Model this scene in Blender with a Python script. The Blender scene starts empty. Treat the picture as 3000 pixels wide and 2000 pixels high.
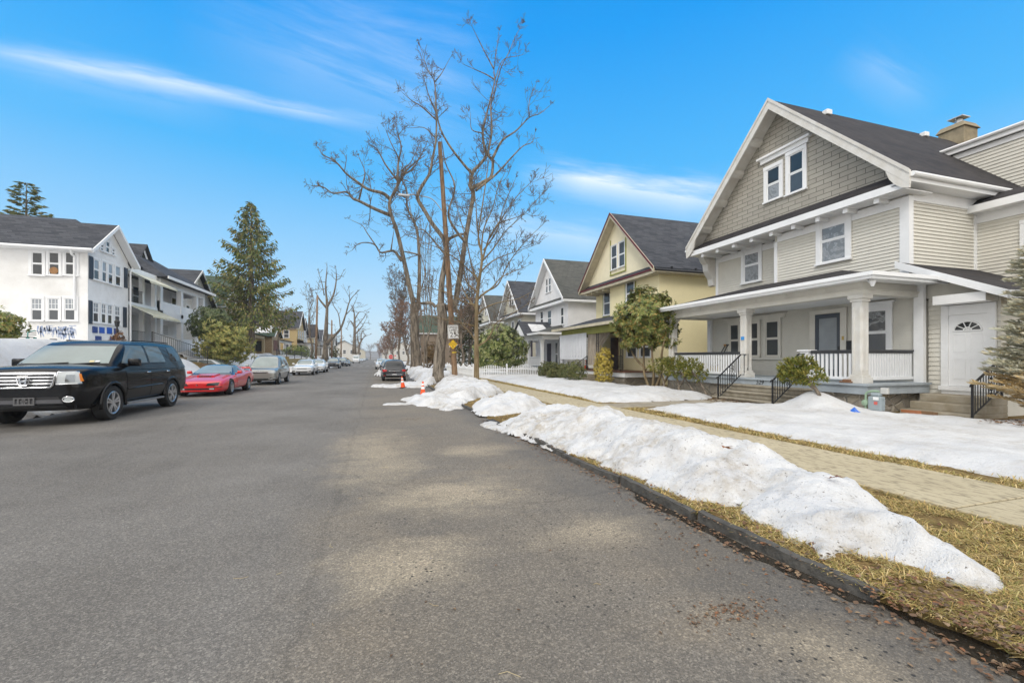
import bpy, bmesh, math, random
from mathutils import Vector, Matrix, noise
from mathutils.bvhtree import BVHTree
R = math.radians
sc = bpy.context.scene
COL = sc.collection
V3 = Vector
random.seed(7)
# ------------------------------------------------------------------ camera maths
CAMH, FPX, PU, PV = 1.55, 1280.0, 1500.0, 1048.0
YAW = math.atan(400 / 1280)
CY, SY = math.cos(YAW), math.sin(YAW)
def at(u, v=1048, X=None, Y=None, z=None):
    """a surveyed point: bearing u, v of the photo met with the plane X=, Y= or z="""
    a = (u - PU) / FPX
    rx, ry = a * CY + SY, -a * SY + CY
    b = (PV - v) / FPX
    d = X / rx if X is not None else (Y / ry if Y is not None else (z - CAMH) / b)
    return V3((rx * d, ry * d, CAMH + b * d))
# ------------------------------------------------------------------ mesh builder
def wloc(o):
    p = V3((0, 0, 0))
    while o is not None:
        p = p + o.location
        o = o.parent
    return p
class MB:
    def __init__(s):
        s.v, s.f, s.mi = [], [], []
    def add(s, verts, faces, m=0):
        n = len(s.v)
        s.v.extend([tuple(p) for p in verts])
        for f in faces:
            s.f.append([i + n for i in f])
            s.mi.append(m)
    def hexa(s, p, m=0):   # 8 corners: bottom ring 0-3, top ring 4-7
        s.add(p, [(0, 3, 2, 1), (4, 5, 6, 7), (0, 1, 5, 4), (1, 2, 6, 5), (2, 3, 7, 6), (3, 0, 4, 7)], m)
    def box(s, x0, x1, y0, y1, z0, z1, m=0):
        s.hexa([(x0, y0, z0), (x1, y0, z0), (x1, y1, z0), (x0, y1, z0), (x0, y0, z1), (x1, y0, z1), (x1, y1, z1), (x0, y1, z1)], m)
    def fbox(s, fr, a0, a1, b0, b1, c0, c1, m=0):
        P = lambda a, b, c: fr.p(a, b, c)
        s.hexa([P(a0, b0, c0), P(a1, b0, c0), P(a1, b0, c1), P(a0, b0, c1), P(a0, b1, c0), P(a1, b1, c0), P(a1, b1, c1), P(a0, b1, c1)], m)
    def poly(s, pts, m=0):
        s.add(pts, [list(range(len(pts)))], m)
    def slab(s, pts, off, m=0):   # polygon extruded by the vector off
        n = len(pts); off = V3(off)
        q = [V3(p) for p in pts]
        s.add(q + [p + off for p in q], [list(range(n))[::-1], [i + n for i in range(n)]] + [(i, (i + 1) % n, (i + 1) % n + n, i + n) for i in range(n)], m)
    def bar(s, p, q, w, h, m=0, up=(0, 0, 1)):   # rectangular bar from p to q
        p, q = V3(p), V3(q); d = (q - p).normalized()
        u = V3(up)
        if abs(d.dot(u)) > .98: u = V3((0, 1, 0))
        sd = d.cross(u).normalized() * w / 2; uu = sd.cross(d).normalized() * h / 2
        s.hexa([p - sd - uu, p + sd - uu, q + sd - uu, q - sd - uu, p - sd + uu, p + sd + uu, q + sd + uu, q - sd + uu], m)
    def tube(s, pts, rad, n=6, m=0, cap=True):
        pts = [V3(p) for p in pts]
        if not isinstance(rad, (list, tuple)): rad = [rad] * len(pts)
        b = len(s.v); up = None
        for i, p in enumerate(pts):
            d = (pts[min(i + 1, len(pts) - 1)] - pts[max(i - 1, 0)])
            d = d.normalized() if d.length > 1e-9 else V3((0, 0, 1))
            if up is None: up = V3((1, 0, 0)) if abs(d.x) < .8 else V3((0, 1, 0))
            sx = (up - d * up.dot(d)); sx = sx.normalized() if sx.length > 1e-6 else d.orthogonal().normalized()
            sy = d.cross(sx); up = sx
            for k in range(n):
                t = 2 * math.pi * k / n
                s.v.append(tuple(p + (sx * math.cos(t) + sy * math.sin(t)) * rad[i]))
        for i in range(len(pts) - 1):
            for k in range(n):
                k2 = (k + 1) % n
                s.f.append([b + i * n + k, b + i * n + k2, b + (i + 1) * n + k2, b + (i + 1) * n + k]); s.mi.append(m)
        if cap and n > 2:
            s.f.append([b + k for k in range(n)][::-1]); s.mi.append(m)
            s.f.append([b + (len(pts) - 1) * n + k for k in range(n)]); s.mi.append(m)
    def lathe(s, prof, o=(0, 0, 0), n=24, axis='Z', m=0):   # prof: (radius, height)
        b = len(s.v); o = V3(o)
        for r, h in prof:
            for k in range(n):
                t = 2 * math.pi * k / n; c, sn = r * math.cos(t), r * math.sin(t)
                s.v.append(tuple(o + (V3((c, sn, h)) if axis == 'Z' else V3((c, h, sn)) if axis == 'Y' else V3((h, c, sn)))))
        for i in range(len(prof) - 1):
            for k in range(n):
                k2 = (k + 1) % n
                s.f.append([b + i * n + k, b + i * n + k2, b + (i + 1) * n + k2, b + (i + 1) * n + k]); s.mi.append(m)
    def build(s, name, mats, parent=None, smooth=False, sharp=None, bevel=0, recalc=True, world=True, segs=2):
        me = bpy.data.meshes.new(name)
        off = wloc(parent) if (parent is not None and world) else V3((0, 0, 0))
        vs = s.v if off.length == 0 else [(p[0] - off.x, p[1] - off.y, p[2] - off.z) for p in s.v]
        me.from_pydata(vs, [], s.f)
        if not isinstance(mats, (list, tuple)): mats = [mats]
        for mt in mats: me.materials.append(mt)
        if len(mats) > 1: me.polygons.foreach_set('material_index', s.mi)
        if recalc or bevel:
            bm = bmesh.new(); bm.from_mesh(me)
            if bevel:
                bmesh.ops.recalc_face_normals(bm, faces=bm.faces)
                bmesh.ops.bevel(bm, geom=[e for e in bm.edges if len(e.link_faces) == 2 and e.calc_face_angle(0) > .5], offset=bevel, segments=segs, affect='EDGES', clamp_overlap=True, profile=.5)
            bmesh.ops.recalc_face_normals(bm, faces=bm.faces)
            bm.to_mesh(me); bm.free()
        if smooth:
            me.polygons.foreach_set('use_smooth', [True] * len(me.polygons))
            if sharp is not None: me.set_sharp_from_angle(angle=R(sharp))
        me.update()
        o = bpy.data.objects.new(name, me); COL.objects.link(o)
        if parent is not None: o.parent = parent
        return o
class Fr:   # local frame of a wall: a along r, b up, c outward along n
    def __init__(s, o, r, n):
        s.o, s.r, s.n = V3(o), V3(r), V3(n)
    def p(s, a, b, c):
        return s.o + s.r * a + V3((0, 0, b)) + s.n * c
def FX(x, sg=-1): return Fr((x, 0, 0), (0, 1, 0), (sg, 0, 0))    # wall across X, a = world Y
def FY(y, sg=-1): return Fr((0, y, 0), (1, 0, 0), (0, sg, 0))    # wall across Y, a = world X
def tag(o, label=None, cat=None, group=None, kind=None):
    if label: o['label'] = label
    if cat: o['category'] = cat
    if group: o['group'] = group
    if kind: o['kind'] = kind
    return o
def thing(name, label, cat, loc=(0, 0, 0), group=None, rz=0):
    o = bpy.data.objects.new(name, None); COL.objects.link(o)
    o.location = loc; o.rotation_euler.z = rz; o.empty_display_size = .2
    return tag(o, label, cat, group)
def copy_tree(o, parent=None):
    c = o.copy(); COL.objects.link(c); c.parent = parent
    for ch in list(o.children): copy_tree(ch, c)
    return c
# ------------------------------------------------------------------ materials
MT = {}
def rgb(h):   # sRGB 0-255 -> linear
    return tuple(((c / 255) / 12.92 if c / 255 < .04045 else ((c / 255 + .055) / 1.055) ** 2.4) for c in h)
class NT:
    def __init__(s, name):
        s.m = bpy.data.materials.new(name); s.m.use_nodes = True
        s.t = s.m.node_tree; s.b = s.t.nodes['Principled BSDF']; s.tc = None
        MT[name] = s.m
    def n(s, typ, **k):
        nd = s.t.nodes.new(typ)
        for a, v in k.items():
            if a.startswith('i_'):
                key = a[2:]; nd.inputs[int(key) if key.isdigit() else key.replace('_', ' ')].default_value = v
            else: setattr(nd, a, v)
        return nd
    def l(s, a, b): s.t.links.new(a, b)
    def co(s, which='Object'):
        if s.tc is None: s.tc = s.n('ShaderNodeTexCoord')
        return s.tc.outputs[which]
    def noise(s, scale, detail=4, rough=.55, vec=None, dist=0):
        nd = s.n('ShaderNodeTexNoise'); nd.inputs['Scale'].default_value = scale; nd.inputs['Detail'].default_value = detail
        nd.inputs['Roughness'].default_value = rough; nd.inputs['Distortion'].default_value = dist
        s.l(vec if vec is not None else s.co(), nd.inputs['Vector']); return nd.outputs['Fac']
    def ramp(s, fac, stops):
        nd = s.n('ShaderNodeValToRGB'); el = nd.color_ramp.elements
        while len(el) < len(stops): el.new(.5)
        for e, (p, c) in zip(el, stops):
            e.position = p; e.color = (c if isinstance(c, (tuple, list)) else (c, c, c)) + ((1,) if not isinstance(c, (tuple, list)) or len(c) == 3 else ()) if isinstance(c, tuple) else (c, c, c, 1)
        s.l(fac, nd.inputs['Fac']); return nd.outputs['Color']
    def mix(s, fac, a, b, mode='MIX'):
        nd = s.n('ShaderNodeMix', data_type='RGBA', blend_type=mode)
        for val, idx in ((fac, 0), (a, 6), (b, 7)):
            if isinstance(val, (int, float)): nd.inputs[idx].default_value = val if idx == 0 else (val, val, val, 1)
            elif isinstance(val, tuple): nd.inputs[idx].default_value = tuple(val) + (1,)
            else: s.l(val, nd.inputs[idx])
        return nd.outputs[2]
    def math(s, op, a, b=0, c=0):
        nd = s.n('ShaderNodeMath', operation=op)
        for i, v in enumerate((a, b, c)):
            if isinstance(v, (int, float)): nd.inputs[i].default_value = v
            else: s.l(v, nd.inputs[i])
        return nd.outputs[0]
    def bump(s, h, st=.3, dist=.02, nrm=None):
        nd = s.n('ShaderNodeBump'); nd.inputs['Strength'].default_value = st; nd.inputs['Distance'].default_value = dist
        s.l(h, nd.inputs['Height'])
        if nrm is not None: s.l(nrm, nd.inputs['Normal'])
        s.l(nd.outputs['Normal'], s.b.inputs['Normal']); return nd.outputs['Normal']
    def col(s, c):
        if isinstance(c, tuple): s.b.inputs['Base Color'].default_value = c + (1,)
        else: s.l(c, s.b.inputs['Base Color'])
    def set(s, **k):
        for a, v in k.items():
            key = {'rough': 'Roughness', 'metal': 'Metallic', 'spec': 'Specular IOR Level', 'coat': 'Coat Weight', 'trans': 'Transmission Weight', 'ior': 'IOR', 'alpha': 'Alpha', 'coatr': 'Coat Roughness'}[a]
            if isinstance(v, (int, float)): s.b.inputs[key].default_value = v
            else: s.l(v, s.b.inputs[key])
    def bc(s, k=1.0):   # brick coordinate for axis aligned walls and roofs: (x+y, z*k)
        sp = s.n('ShaderNodeSeparateXYZ'); s.l(s.co(), sp.inputs[0])
        cb = s.n('ShaderNodeCombineXYZ')
        s.l(s.math('ADD', sp.outputs[0], sp.outputs[1]), cb.inputs[0]); s.l(s.math('MULTIPLY', sp.outputs[2], k), cb.inputs[1])
        return cb.outputs[0]
def pm(name, c, rough=.7, var=.25, scale=2.5, bump=.15, bscale=30, metal=0, spec=.4, coat=0, c2=None, dist=.01):
    if name in MT: return MT[name]
    t = NT(name)
    c2 = c2 or tuple(x * (1 - var) for x in c)
    f = t.ramp(t.noise(scale, 6, .6), [(.35, 0.), (.68, 1.)])
    fine = t.noise(scale * 9, 3)
    base = t.mix(f, c, c2)
    base = t.mix(t.math('MULTIPLY', fine, .25), base, tuple(x * .7 for x in c))
    t.col(base); t.set(rough=rough, metal=metal, spec=spec, coat=coat)
    if bump: t.bump(t.noise(bscale, 4), bump, dist)
    return t.m
def flat(name, c, rough=.5, metal=0, spec=.5, coat=0, emit=None):
    if name in MT: return MT[name]
    t = NT(name); t.col(c); t.set(rough=rough, metal=metal, spec=spec, coat=coat)
    return t.m
def brickmat(name, c1, c2, mortar, bw=.3, rh=.13, ms=.012, k=1.0, rough=.85, bump=.5, var=.35, dirt=None, smooth=.1, bdist=.02):
    if name in MT: return MT[name]
    t = NT(name); vec = t.bc(k)
    b = t.n('ShaderNodeTexBrick', offset=.5)
    b.inputs['Color1'].default_value = c1 + (1,); b.inputs['Color2'].default_value = c2 + (1,); b.inputs['Mortar'].default_value = mortar + (1,)
    b.inputs['Scale'].default_value = 1; b.inputs['Mortar Size'].default_value = ms; b.inputs['Mortar Smooth'].default_value = smooth
    b.inputs['Brick Width'].default_value = bw; b.inputs['Row Height'].default_value = rh; b.inputs['Bias'].default_value = 0
    t.l(vec, b.inputs['Vector'])
    nz = t.noise(1.3, 6, .65)
    c = t.mix(t.math('MULTIPLY', t.ramp(nz, [(.4, 0.), (.7, 1.)]), var), b.outputs['Color'], dirt or tuple(x * .55 for x in c1))
    c = t.mix(t.math('MULTIPLY', t.noise(45, 2), .3), c, tuple(x * .5 for x in c1))
    t.col(c); t.set(rough=rough, spec=.25)
    h = t.math('SUBTRACT', t.math('MULTIPLY', t.noise(60, 3), .35), b.outputs['Fac'])
    t.bump(h, bump, bdist)
    return t.m
def paintboards(name, c, bare, rh=.11):   # painted clapboard with flaked spots
    t = NT(name)
    f = t.ramp(t.noise(3, 6, .6), [(.35, 0.), (.7, 1.)])
    base = t.mix(t.math('MULTIPLY', f, .35), c, tuple(x * .8 for x in c))
    mp = t.n('ShaderNodeMapping'); mp.inputs['Scale'].default_value = (1, 1, 5); t.l(t.co(), mp.inputs[0])
    sp = t.noise(7, 5, .7, mp.outputs[0]); rg = t.noise(.55, 2)
    spots = t.ramp(t.math('ADD', sp, t.math('MULTIPLY', rg, .5)), [(.985, 0.), (1.0, 1.)])
    base = t.mix(t.math('MULTIPLY', spots, .85), base, bare)
    # split coordinates, not used in the board colour
    sep = t.n('ShaderNodeSeparateXYZ'); t.l(t.co(), sep.inputs[0])
    t.col(base); t.set(rough=.65, spec=.3); t.bump(t.noise(25, 4), .12, .01)
    return t.m
W_TRIM = pm('white_paint', (.85, .86, .87), .45, var=.08, scale=1.5, bump=.05)
W_OLD = pm('weathered_white_paint', (.70, .69, .66), .55, var=.22, scale=2.5, bump=.1, c2=(.58, .55, .49))
CREAM = pm('cream_trim_paint', (.70, .68, .62), .55, var=.12, scale=2, bump=.05)
CLAP = paintboards('cream_clapboard_paint', (.66, .64, .575), (.16, .12, .08))
CLAPG = paintboards('grey_clapboard_paint', (.63, .615, .56), (.18, .15, .11))
SHING_G = brickmat('grey_wall_shingle', (.43, .41, .36), (.38, .36, .315), (.13, .125, .11), bw=.55, rh=.17, ms=.011, bump=.6, var=.2)
ROOF_D = brickmat('dark_roof_shingle', (.030, .028, .032), (.052, .048, .052), (.012, .012, .013), bw=.32, rh=.105, ms=.010, k=1.0, bump=.9, var=.6, dirt=(.075, .066, .062))
ROOF_B = brickmat('blue_grey_roof_shingle', (.040, .044, .055), (.085, .09, .105), (.02, .02, .024), bw=.5, rh=.13, ms=.008, bump=.7, var=.3, dirt=(.10, .105, .115))
ROOF_O = brickmat('grey_green_roof_shingle', (.075, .08, .075), (.12, .12, .11), (.04, .04, .04), bw=.45, rh=.13, ms=.008, bump=.7, var=.4, dirt=(.15, .145, .13))
ROOF_GN = brickmat('green_roof_shingle', (.05, .085, .06), (.07, .11, .08), (.03, .04, .03), bw=.45, rh=.13, ms=.008, bump=.6, var=.3, dirt=(.09, .10, .07))
GLASS = None
def mk_glass(name, c, rough=.06, wav=0, light=None, lsc=2.0):
    t = NT(name)
    if light:
        f = t.ramp(t.noise(lsc, 3, .5, dist=2.5), [(.46, 0.), (.5, .9), (.56, .15), (.62, .8), (.72, 0.)])  # pale swirls mixed into the pane colour imitate reflections
        t.col(t.mix(f, c, light))
    else:
        t.col(t.mix(t.noise(1.7, 3), c, tuple(x * 1.8 for x in c)))
    t.set(rough=rough, spec=.7)
    if wav: t.bump(t.noise(2.2, 3, .5, dist=1.5), wav, .05)
    return t.m
GLASS = mk_glass('window_glass', (.045, .05, .056), .05, .06)
GLASS_L = mk_glass('window_glass_pale', (.20, .22, .24), .08, .08)
GLASS_P = mk_glass('plastic_glass_painted_reflection', (.20, .21, .22), .12, .25, (.36, .37, .38), 1.9)  # plastic sheeting, its swirling reflections put into the colour
GLASS_D = mk_glass('dark_window_glass', (.02, .022, .024), .04, .08)
CURT = pm('white_curtain', (.66, .66, .66), .9, var=.2, scale=8, bump=.3, bscale=14)
BLACKM = flat('black_iron_paint', (.012, .012, .014), .4)
DARKG = pm('dark_grey_paint', (.06, .062, .068), .5, var=.2, bump=.05)
STONE = None
def mk_stone(name, a, b, mo, sc_=2.6):
    t = NT(name)
    mp = t.n('ShaderNodeMapping'); mp.inputs['Scale'].default_value = (1, 1, 1.45); t.l(t.co(), mp.inputs[0])
    nz = t.n('ShaderNodeTexNoise'); nz.inputs['Scale'].default_value = 2.5; t.l(mp.outputs[0], nz.inputs['Vector'])
    mv = t.mix(.12, mp.outputs[0], nz.outputs['Color'])
    vo = t.n('ShaderNodeTexVoronoi', feature='DISTANCE_TO_EDGE'); vo.inputs['Scale'].default_value = sc_; t.l(mv, vo.inputs['Vector'])
    vc = t.n('ShaderNodeTexVoronoi'); vc.inputs['Scale'].default_value = sc_; t.l(mv, vc.inputs['Vector'])
    sep = t.n('ShaderNodeSeparateColor'); t.l(vc.outputs['Color'], sep.inputs[0])
    c = t.mix(sep.outputs[0], a, b); c = t.mix(t.math('MULTIPLY', t.noise(9, 6, .7), .6), c, tuple(x * .4 for x in a))
    ed = t.ramp(vo.outputs['Distance'], [(.01, 0.), (.09, 1.)])
    t.col(t.mix(ed, mo, c)); t.set(rough=.9, spec=.2)
    t.bump(t.math('ADD', ed, t.math('MULTIPLY', t.noise(14, 5, .7), .5)), .8, .05)
    return t.m
STONE = mk_stone('foundation_stone', (.46, .40, .31), (.25, .23, .20), (.34, .31, .265))
BLUEST = pm('bluestone_step', (.36, .32, .25), .85, var=.45, scale=4, bump=.4, bscale=12, c2=(.20, .17, .12))
CONC = pm('old_concrete', (.38, .34, .27), .9, var=.35, scale=3, bump=.3, bscale=25, c2=(.25, .21, .14))
# ------------------------------------------------------------------ camera
cam = bpy.data.cameras.new('camera'); camo = bpy.data.objects.new('camera', cam); COL.objects.link(camo)
camo.location = (0, 0, CAMH); camo.rotation_euler = (R(90), 0, -YAW)
cam.sensor_width = 36; cam.lens = 36 * FPX / 3000; cam.shift_y = 48 / 3000; cam.clip_end = 6000; cam.clip_start = .05
sc.camera = camo
# ------------------------------------------------------------------ light and sky
SUN_DIR = V3((-.62, -.62, .82)).normalized()    # towards the sun
sun = bpy.data.lights.new('sun', 'SUN'); suno = bpy.data.objects.new('sun', sun); COL.objects.link(suno)
VEIL, FILL_VEILC = 1.0, (14.6, 14.3, 13.8, 1)  # strength and colour of the fill glow added to the unseen sky
sun.energy = 1.15; sun.angle = R(16); sun.color = (1, .95, .87)
suno.rotation_euler = SUN_DIR.to_track_quat('Z', 'Y').to_euler(); suno.location = (-20, -20, 60)
w = bpy.data.worlds.new('World'); sc.world = w; w.use_nodes = True
wt = w.node_tree; bg = wt.nodes['Background']
def wn(t, **k):
    n = wt.nodes.new(t)
    for a, v in k.items(): setattr(n, a, v)
    return n
sky = wn('ShaderNodeTexSky', sky_type='NISHITA', sun_disc=False)
sky.sun_elevation = math.asin(SUN_DIR.z); sky.sun_rotation = math.atan2(SUN_DIR.x, SUN_DIR.y)
sky.air_density = 1.0; sky.dust_density = .3; sky.ozone_density = 1.5
def wmath(op, a, b=0.0, c=0.0):
    n = wn('ShaderNodeMath', operation=op)
    for i, v in enumerate((a, b, c)):
        if isinstance(v, (int, float)): n.inputs[i].default_value = v
        else: wt.links.new(v, n.inputs[i])
    return n.outputs[0]
tcw = wn('ShaderNodeTexCoord'); dirv = tcw.outputs['Generated']
def wdot(vec):
    n = wn('ShaderNodeVectorMath', operation='DOT_PRODUCT'); n.inputs[1].default_value = vec
    wt.links.new(dirv, n.inputs[0]); return n.outputs['Value']
def skydir(u, v):
    return at(u, v, z=None, Y=100.0) if False else (V3((((u - PU) / FPX) * CY + SY, -((u - PU) / FPX) * SY + CY, (PV - v) / FPX)).normalized())
def wisp(p, q, width, strength, fade=.25, seed=0.0):
    """a long thin cirrus streak along the great circle from direction p to q"""
    nrm = p.cross(q).normalized(); mid = (p + q).normalized(); half = math.acos(max(-1, min(1, p.dot(q)))) / 2
    tan = nrm.cross(mid).normalized()
    cbn = wn('ShaderNodeCombineXYZ'); wt.links.new(wmath('MULTIPLY', wdot(tan), 1.1), cbn.inputs[0]); wt.links.new(wmath('MULTIPLY', wdot(nrm), 9.0), cbn.inputs[1]); wt.links.new(wmath('MULTIPLY', wdot(mid), .3), cbn.inputs[2])
    mp = wn('ShaderNodeMapping'); wt.links.new(cbn.outputs[0], mp.inputs[0])
    nz = wn('ShaderNodeTexNoise'); nz.inputs['Scale'].default_value = 4.0; nz.inputs['Detail'].default_value = 7; nz.inputs['Roughness'].default_value = .62
    mp.inputs['Location'].default_value = (seed, seed * .7, 0)
    wt.links.new(mp.outputs[0], nz.inputs['Vector'])
    off = wmath('MULTIPLY', wmath('SUBTRACT', nz.outputs['Fac'], .5), width * 1.6)
    dist = wmath('ABSOLUTE', wmath('ADD', wdot(nrm), off))
    band = wmath('POWER', wmath('MAXIMUM', wmath('SUBTRACT', 1.0, wmath('DIVIDE', dist, width)), 0), 1.4)
    s = wmath('ABSOLUTE', wdot(tan))
    end = wmath('MINIMUM', wmath('MAXIMUM', wmath('DIVIDE', wmath('SUBTRACT', math.sin(half), s), fade * math.sin(half)), 0), 1)
    front = wmath('GREATER_THAN', wdot(mid), 0)
    tex = wmath('MAXIMUM', wmath('SUBTRACT', wmath('MULTIPLY', nz.outputs['Fac'], 2.9), .62), .08)
    return wmath('MULTIPLY', wmath('MULTIPLY', wmath('MULTIPLY', band, end), front), wmath('MULTIPLY', tex, strength))
cl = [wisp(skydir(-300, 100), skydir(1150, 375), .021, .44, .5, 1.3), wisp(skydir(-200, 130), skydir(700, 330), .05, .16, .6, 4.1),
      wisp(skydir(1500, 505), skydir(2250, 615), .05, .68, .6, 2.2), wisp(skydir(500, 60), skydir(1500, 420), .14, .16, .6, 7.7),
      wisp(skydir(2450, 150), skydir(2750, 330), .05, .14, .7, 5.2), wisp(skydir(1300, 640), skydir(1900, 740), .05, .3, .6, 9.2), wisp(skydir(850, 60), skydir(1500, 160), .1, .10, .6, 3.7)]
tot = cl[0]
for c_ in cl[1:]: tot = wmath('ADD', tot, c_)
tot = wmath('MINIMUM', tot, 1.0)
# blue deepening with height over the physical sky, then veil added out of view as fill light, overhead and behind, then the wisps
sepw = wn('ShaderNodeSeparateXYZ'); wt.links.new(dirv, sepw.inputs[0])
rp = wn('ShaderNodeValToRGB'); el = rp.color_ramp.elements
STOPS = [(0.0, (7.0, 8.6, 9.6)), (.07, (5.6, 7.9, 9.6)), (.2, (3.2, 6.5, 9.7)), (.38, (.7, 4.8, 9.7)), (.60, (.0, 3.4, 9.3)), (1.0, (.1, 2.0, 6.5))]
while len(el) < len(STOPS): el.new(.5)
for e_, (p_, c_) in zip(el, STOPS): e_.position = p_; e_.color = tuple(x * .097 for x in c_) + (1,)
wt.links.new(sepw.outputs[2], rp.inputs['Fac'])
sc10 = wn('ShaderNodeVectorMath', operation='SCALE'); sc10.inputs['Scale'].default_value = 10.0; wt.links.new(rp.outputs['Color'], sc10.inputs[0])
m0 = wn('ShaderNodeMix', data_type='RGBA'); m0.inputs[0].default_value = .9; wt.links.new(sky.outputs[0], m0.inputs[6]); wt.links.new(sc10.outputs[0], m0.inputs[7])
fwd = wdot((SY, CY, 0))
fill_veil = wmath('MINIMUM', wmath('MAXIMUM', wmath('MAXIMUM', wmath('MULTIPLY', wmath('SUBTRACT', sepw.outputs[2], .665), 7.0), wmath('MULTIPLY', wmath('SUBTRACT', .30, fwd), 4.0)), 0), 1)
m1 = wn('ShaderNodeMix', data_type='RGBA'); wt.links.new(wmath('MULTIPLY', fill_veil, VEIL), m1.inputs[0]); wt.links.new(m0.outputs[2], m1.inputs[6]); m1.inputs[7].default_value = FILL_VEILC
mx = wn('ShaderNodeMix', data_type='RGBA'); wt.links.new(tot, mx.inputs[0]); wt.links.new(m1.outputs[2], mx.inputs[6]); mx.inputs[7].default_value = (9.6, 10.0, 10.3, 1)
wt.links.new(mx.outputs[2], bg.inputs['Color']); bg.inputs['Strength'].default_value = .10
sc.view_settings.view_transform = 'Standard'; sc.view_settings.look = 'None'; sc.view_settings.exposure = 0.17; sc.view_settings.gamma = 1
# ------------------------------------------------------------------ components shared by the houses
def window(par, fr, a0, a1, b0, b1, cas=.11, mf=None, mp=None, style='dh', mun=0, head=.0, low=None, sill=True, curtain=None):
    """sash window: opening a0..a1, b0..b1 on the wall frame; casing round it; the glass is a sub-part"""
    mf = mf or W_TRIM; mp = mp or GLASS
    m = MB(); t = .05
    m.fbox(fr, a0 - cas, a0, b0, b1, .003, t); m.fbox(fr, a1, a1 + cas, b0, b1, .003, t)
    m.fbox(fr, a0 - cas - head * .3, a1 + cas + head * .3, b1, b1 + cas + head, .003, t + .015)
    if head: m.fbox(fr, a0 - cas - .08, a1 + cas + .08, b1 + cas + head, b1 + cas + head + .05, .003, t + .07)
    if sill: m.fbox(fr, a0 - cas - .02, a1 + cas + .02, b0 - .06, b0, .003, t + .05)
    s = .045; mid = (b0 + b1) / 2
    if style == 'dh':
        for (y0, y1, c) in ((mid, b1, .035), (b0, mid, .022)):
            m.fbox(fr, a0, a0 + s, y0, y1, .004, c); m.fbox(fr, a1 - s, a1, y0, y1, .004, c)
            m.fbox(fr, a0 + s, a1 - s, y1 - s, y1, .004, c); m.fbox(fr, a0 + s, a1 - s, y0, y0 + s, .004, c)
    else:
        m.fbox(fr, a0, a0 + s, b0, b1, .004, .03); m.fbox(fr, a1 - s, a1, b0, b1, .004, .03)
        m.fbox(fr, a0 + s, a1 - s, b1 - s, b1, .004, .03); m.fbox(fr, a0 + s, a1 - s, b0, b0 + s, .004, .03)
    for k in range(1, mun + 1):
        x = a0 + (a1 - a0) * k / (mun + 1); m.fbox(fr, x - .012, x + .012, mid + s, b1 - s, .006, .026)
    if mun: m.fbox(fr, a0 + s, a1 - s, (mid + b1) / 2 - .012, (mid + b1) / 2 + .012, .006, .025)
    w_ = m.build('window', mf, par)
    g = MB(); a, b = (a0 + s, a1 - s)
    if style == 'dh':
        g.fbox(fr, a, b, mid + s, b1 - s, .003, .014, 0); g.fbox(fr, a, b, b0 + s, mid - s, .003, .010, 1)
    else: g.fbox(fr, a, b, b0 + s, b1 - s, .003, .012)
    p_ = g.build('pane', [mp, low or mp], w_)
    if curtain:
        q = MB(); c0, c1 = curtain
        for sgn, x0 in ((1, a), (-1, b)):
            q.slab([fr.p(x0, b1 - s - .005, .0155), fr.p(x0 + sgn * c0, b1 - s - .005, .0155), fr.p(x0 + sgn * c1, mid + s + .005, .0155), fr.p(x0, mid + s + .005, .0155)], fr.n * .004)
        q.build('curtain', CURT, w_)
    return w_
def clap_wall(m, fr, a0, a1, b0, b1, course=.11, lap=.030, seg=6, mi=0):
    """courses of lapped boards: each leans out at its lower edge"""
    b = b0
    while b < b1 - 1e-4:
        t = min(b + course, b1)
        P = fr.p
        m.add([P(a0, b, lap), P(a1, b, lap), P(a1, t, .002), P(a0, t, .002), P(a0, b, 0), P(a1, b, 0)], [(0, 1, 2, 3), (4, 5, 1, 0)], mi)
        m.add([P(a0, b, lap), P(a0, t, .002), P(a0, b, 0), P(a1, b, lap), P(a1, t, .002), P(a1, b, 0)], [(0, 1, 2), (3, 5, 4)], mi)
        b = t
def column(par, x, y, z0, z1, w=.3, mat=None, name='column', fluted=True):
    m = MB(); h = w / 2
    m.box(x - h - .07, x + h + .07, y - h - .07, y + h + .07, z0, z0 + .16)
    m.box(x - h - .035, x + h + .035, y - h - .035, y + h + .035, z0 + .16, z0 + .24)
    m.box(x - h, x + h, y - h, y + h, z0 + .24, z1 - .2)
    m.box(x - h - .03, x + h + .03, y - h - .03, y + h + .03, z1 - .2, z1 - .12)
    m.box(x - h - .07, x + h + .07, y - h - .07, y + h + .07, z1 - .12, z1)
    if fluted:
        f = h * .42
        for sx, sy in ((-1, 0), (1, 0), (0, -1), (0, 1)):
            for o in (-1, 1):
                cx, cy = x + sx * h + sy * o * h * .62, y + sy * h + sx * o * h * .62
                ex, ey = (.012, h * .2) if sx else (h * .2, .012)
                m.box(cx - ex, cx + ex, cy - ey, cy + ey, z0 + .34, z1 - .34)
    return m.build(name, mat or W_OLD, par, bevel=.008, segs=1)
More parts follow.
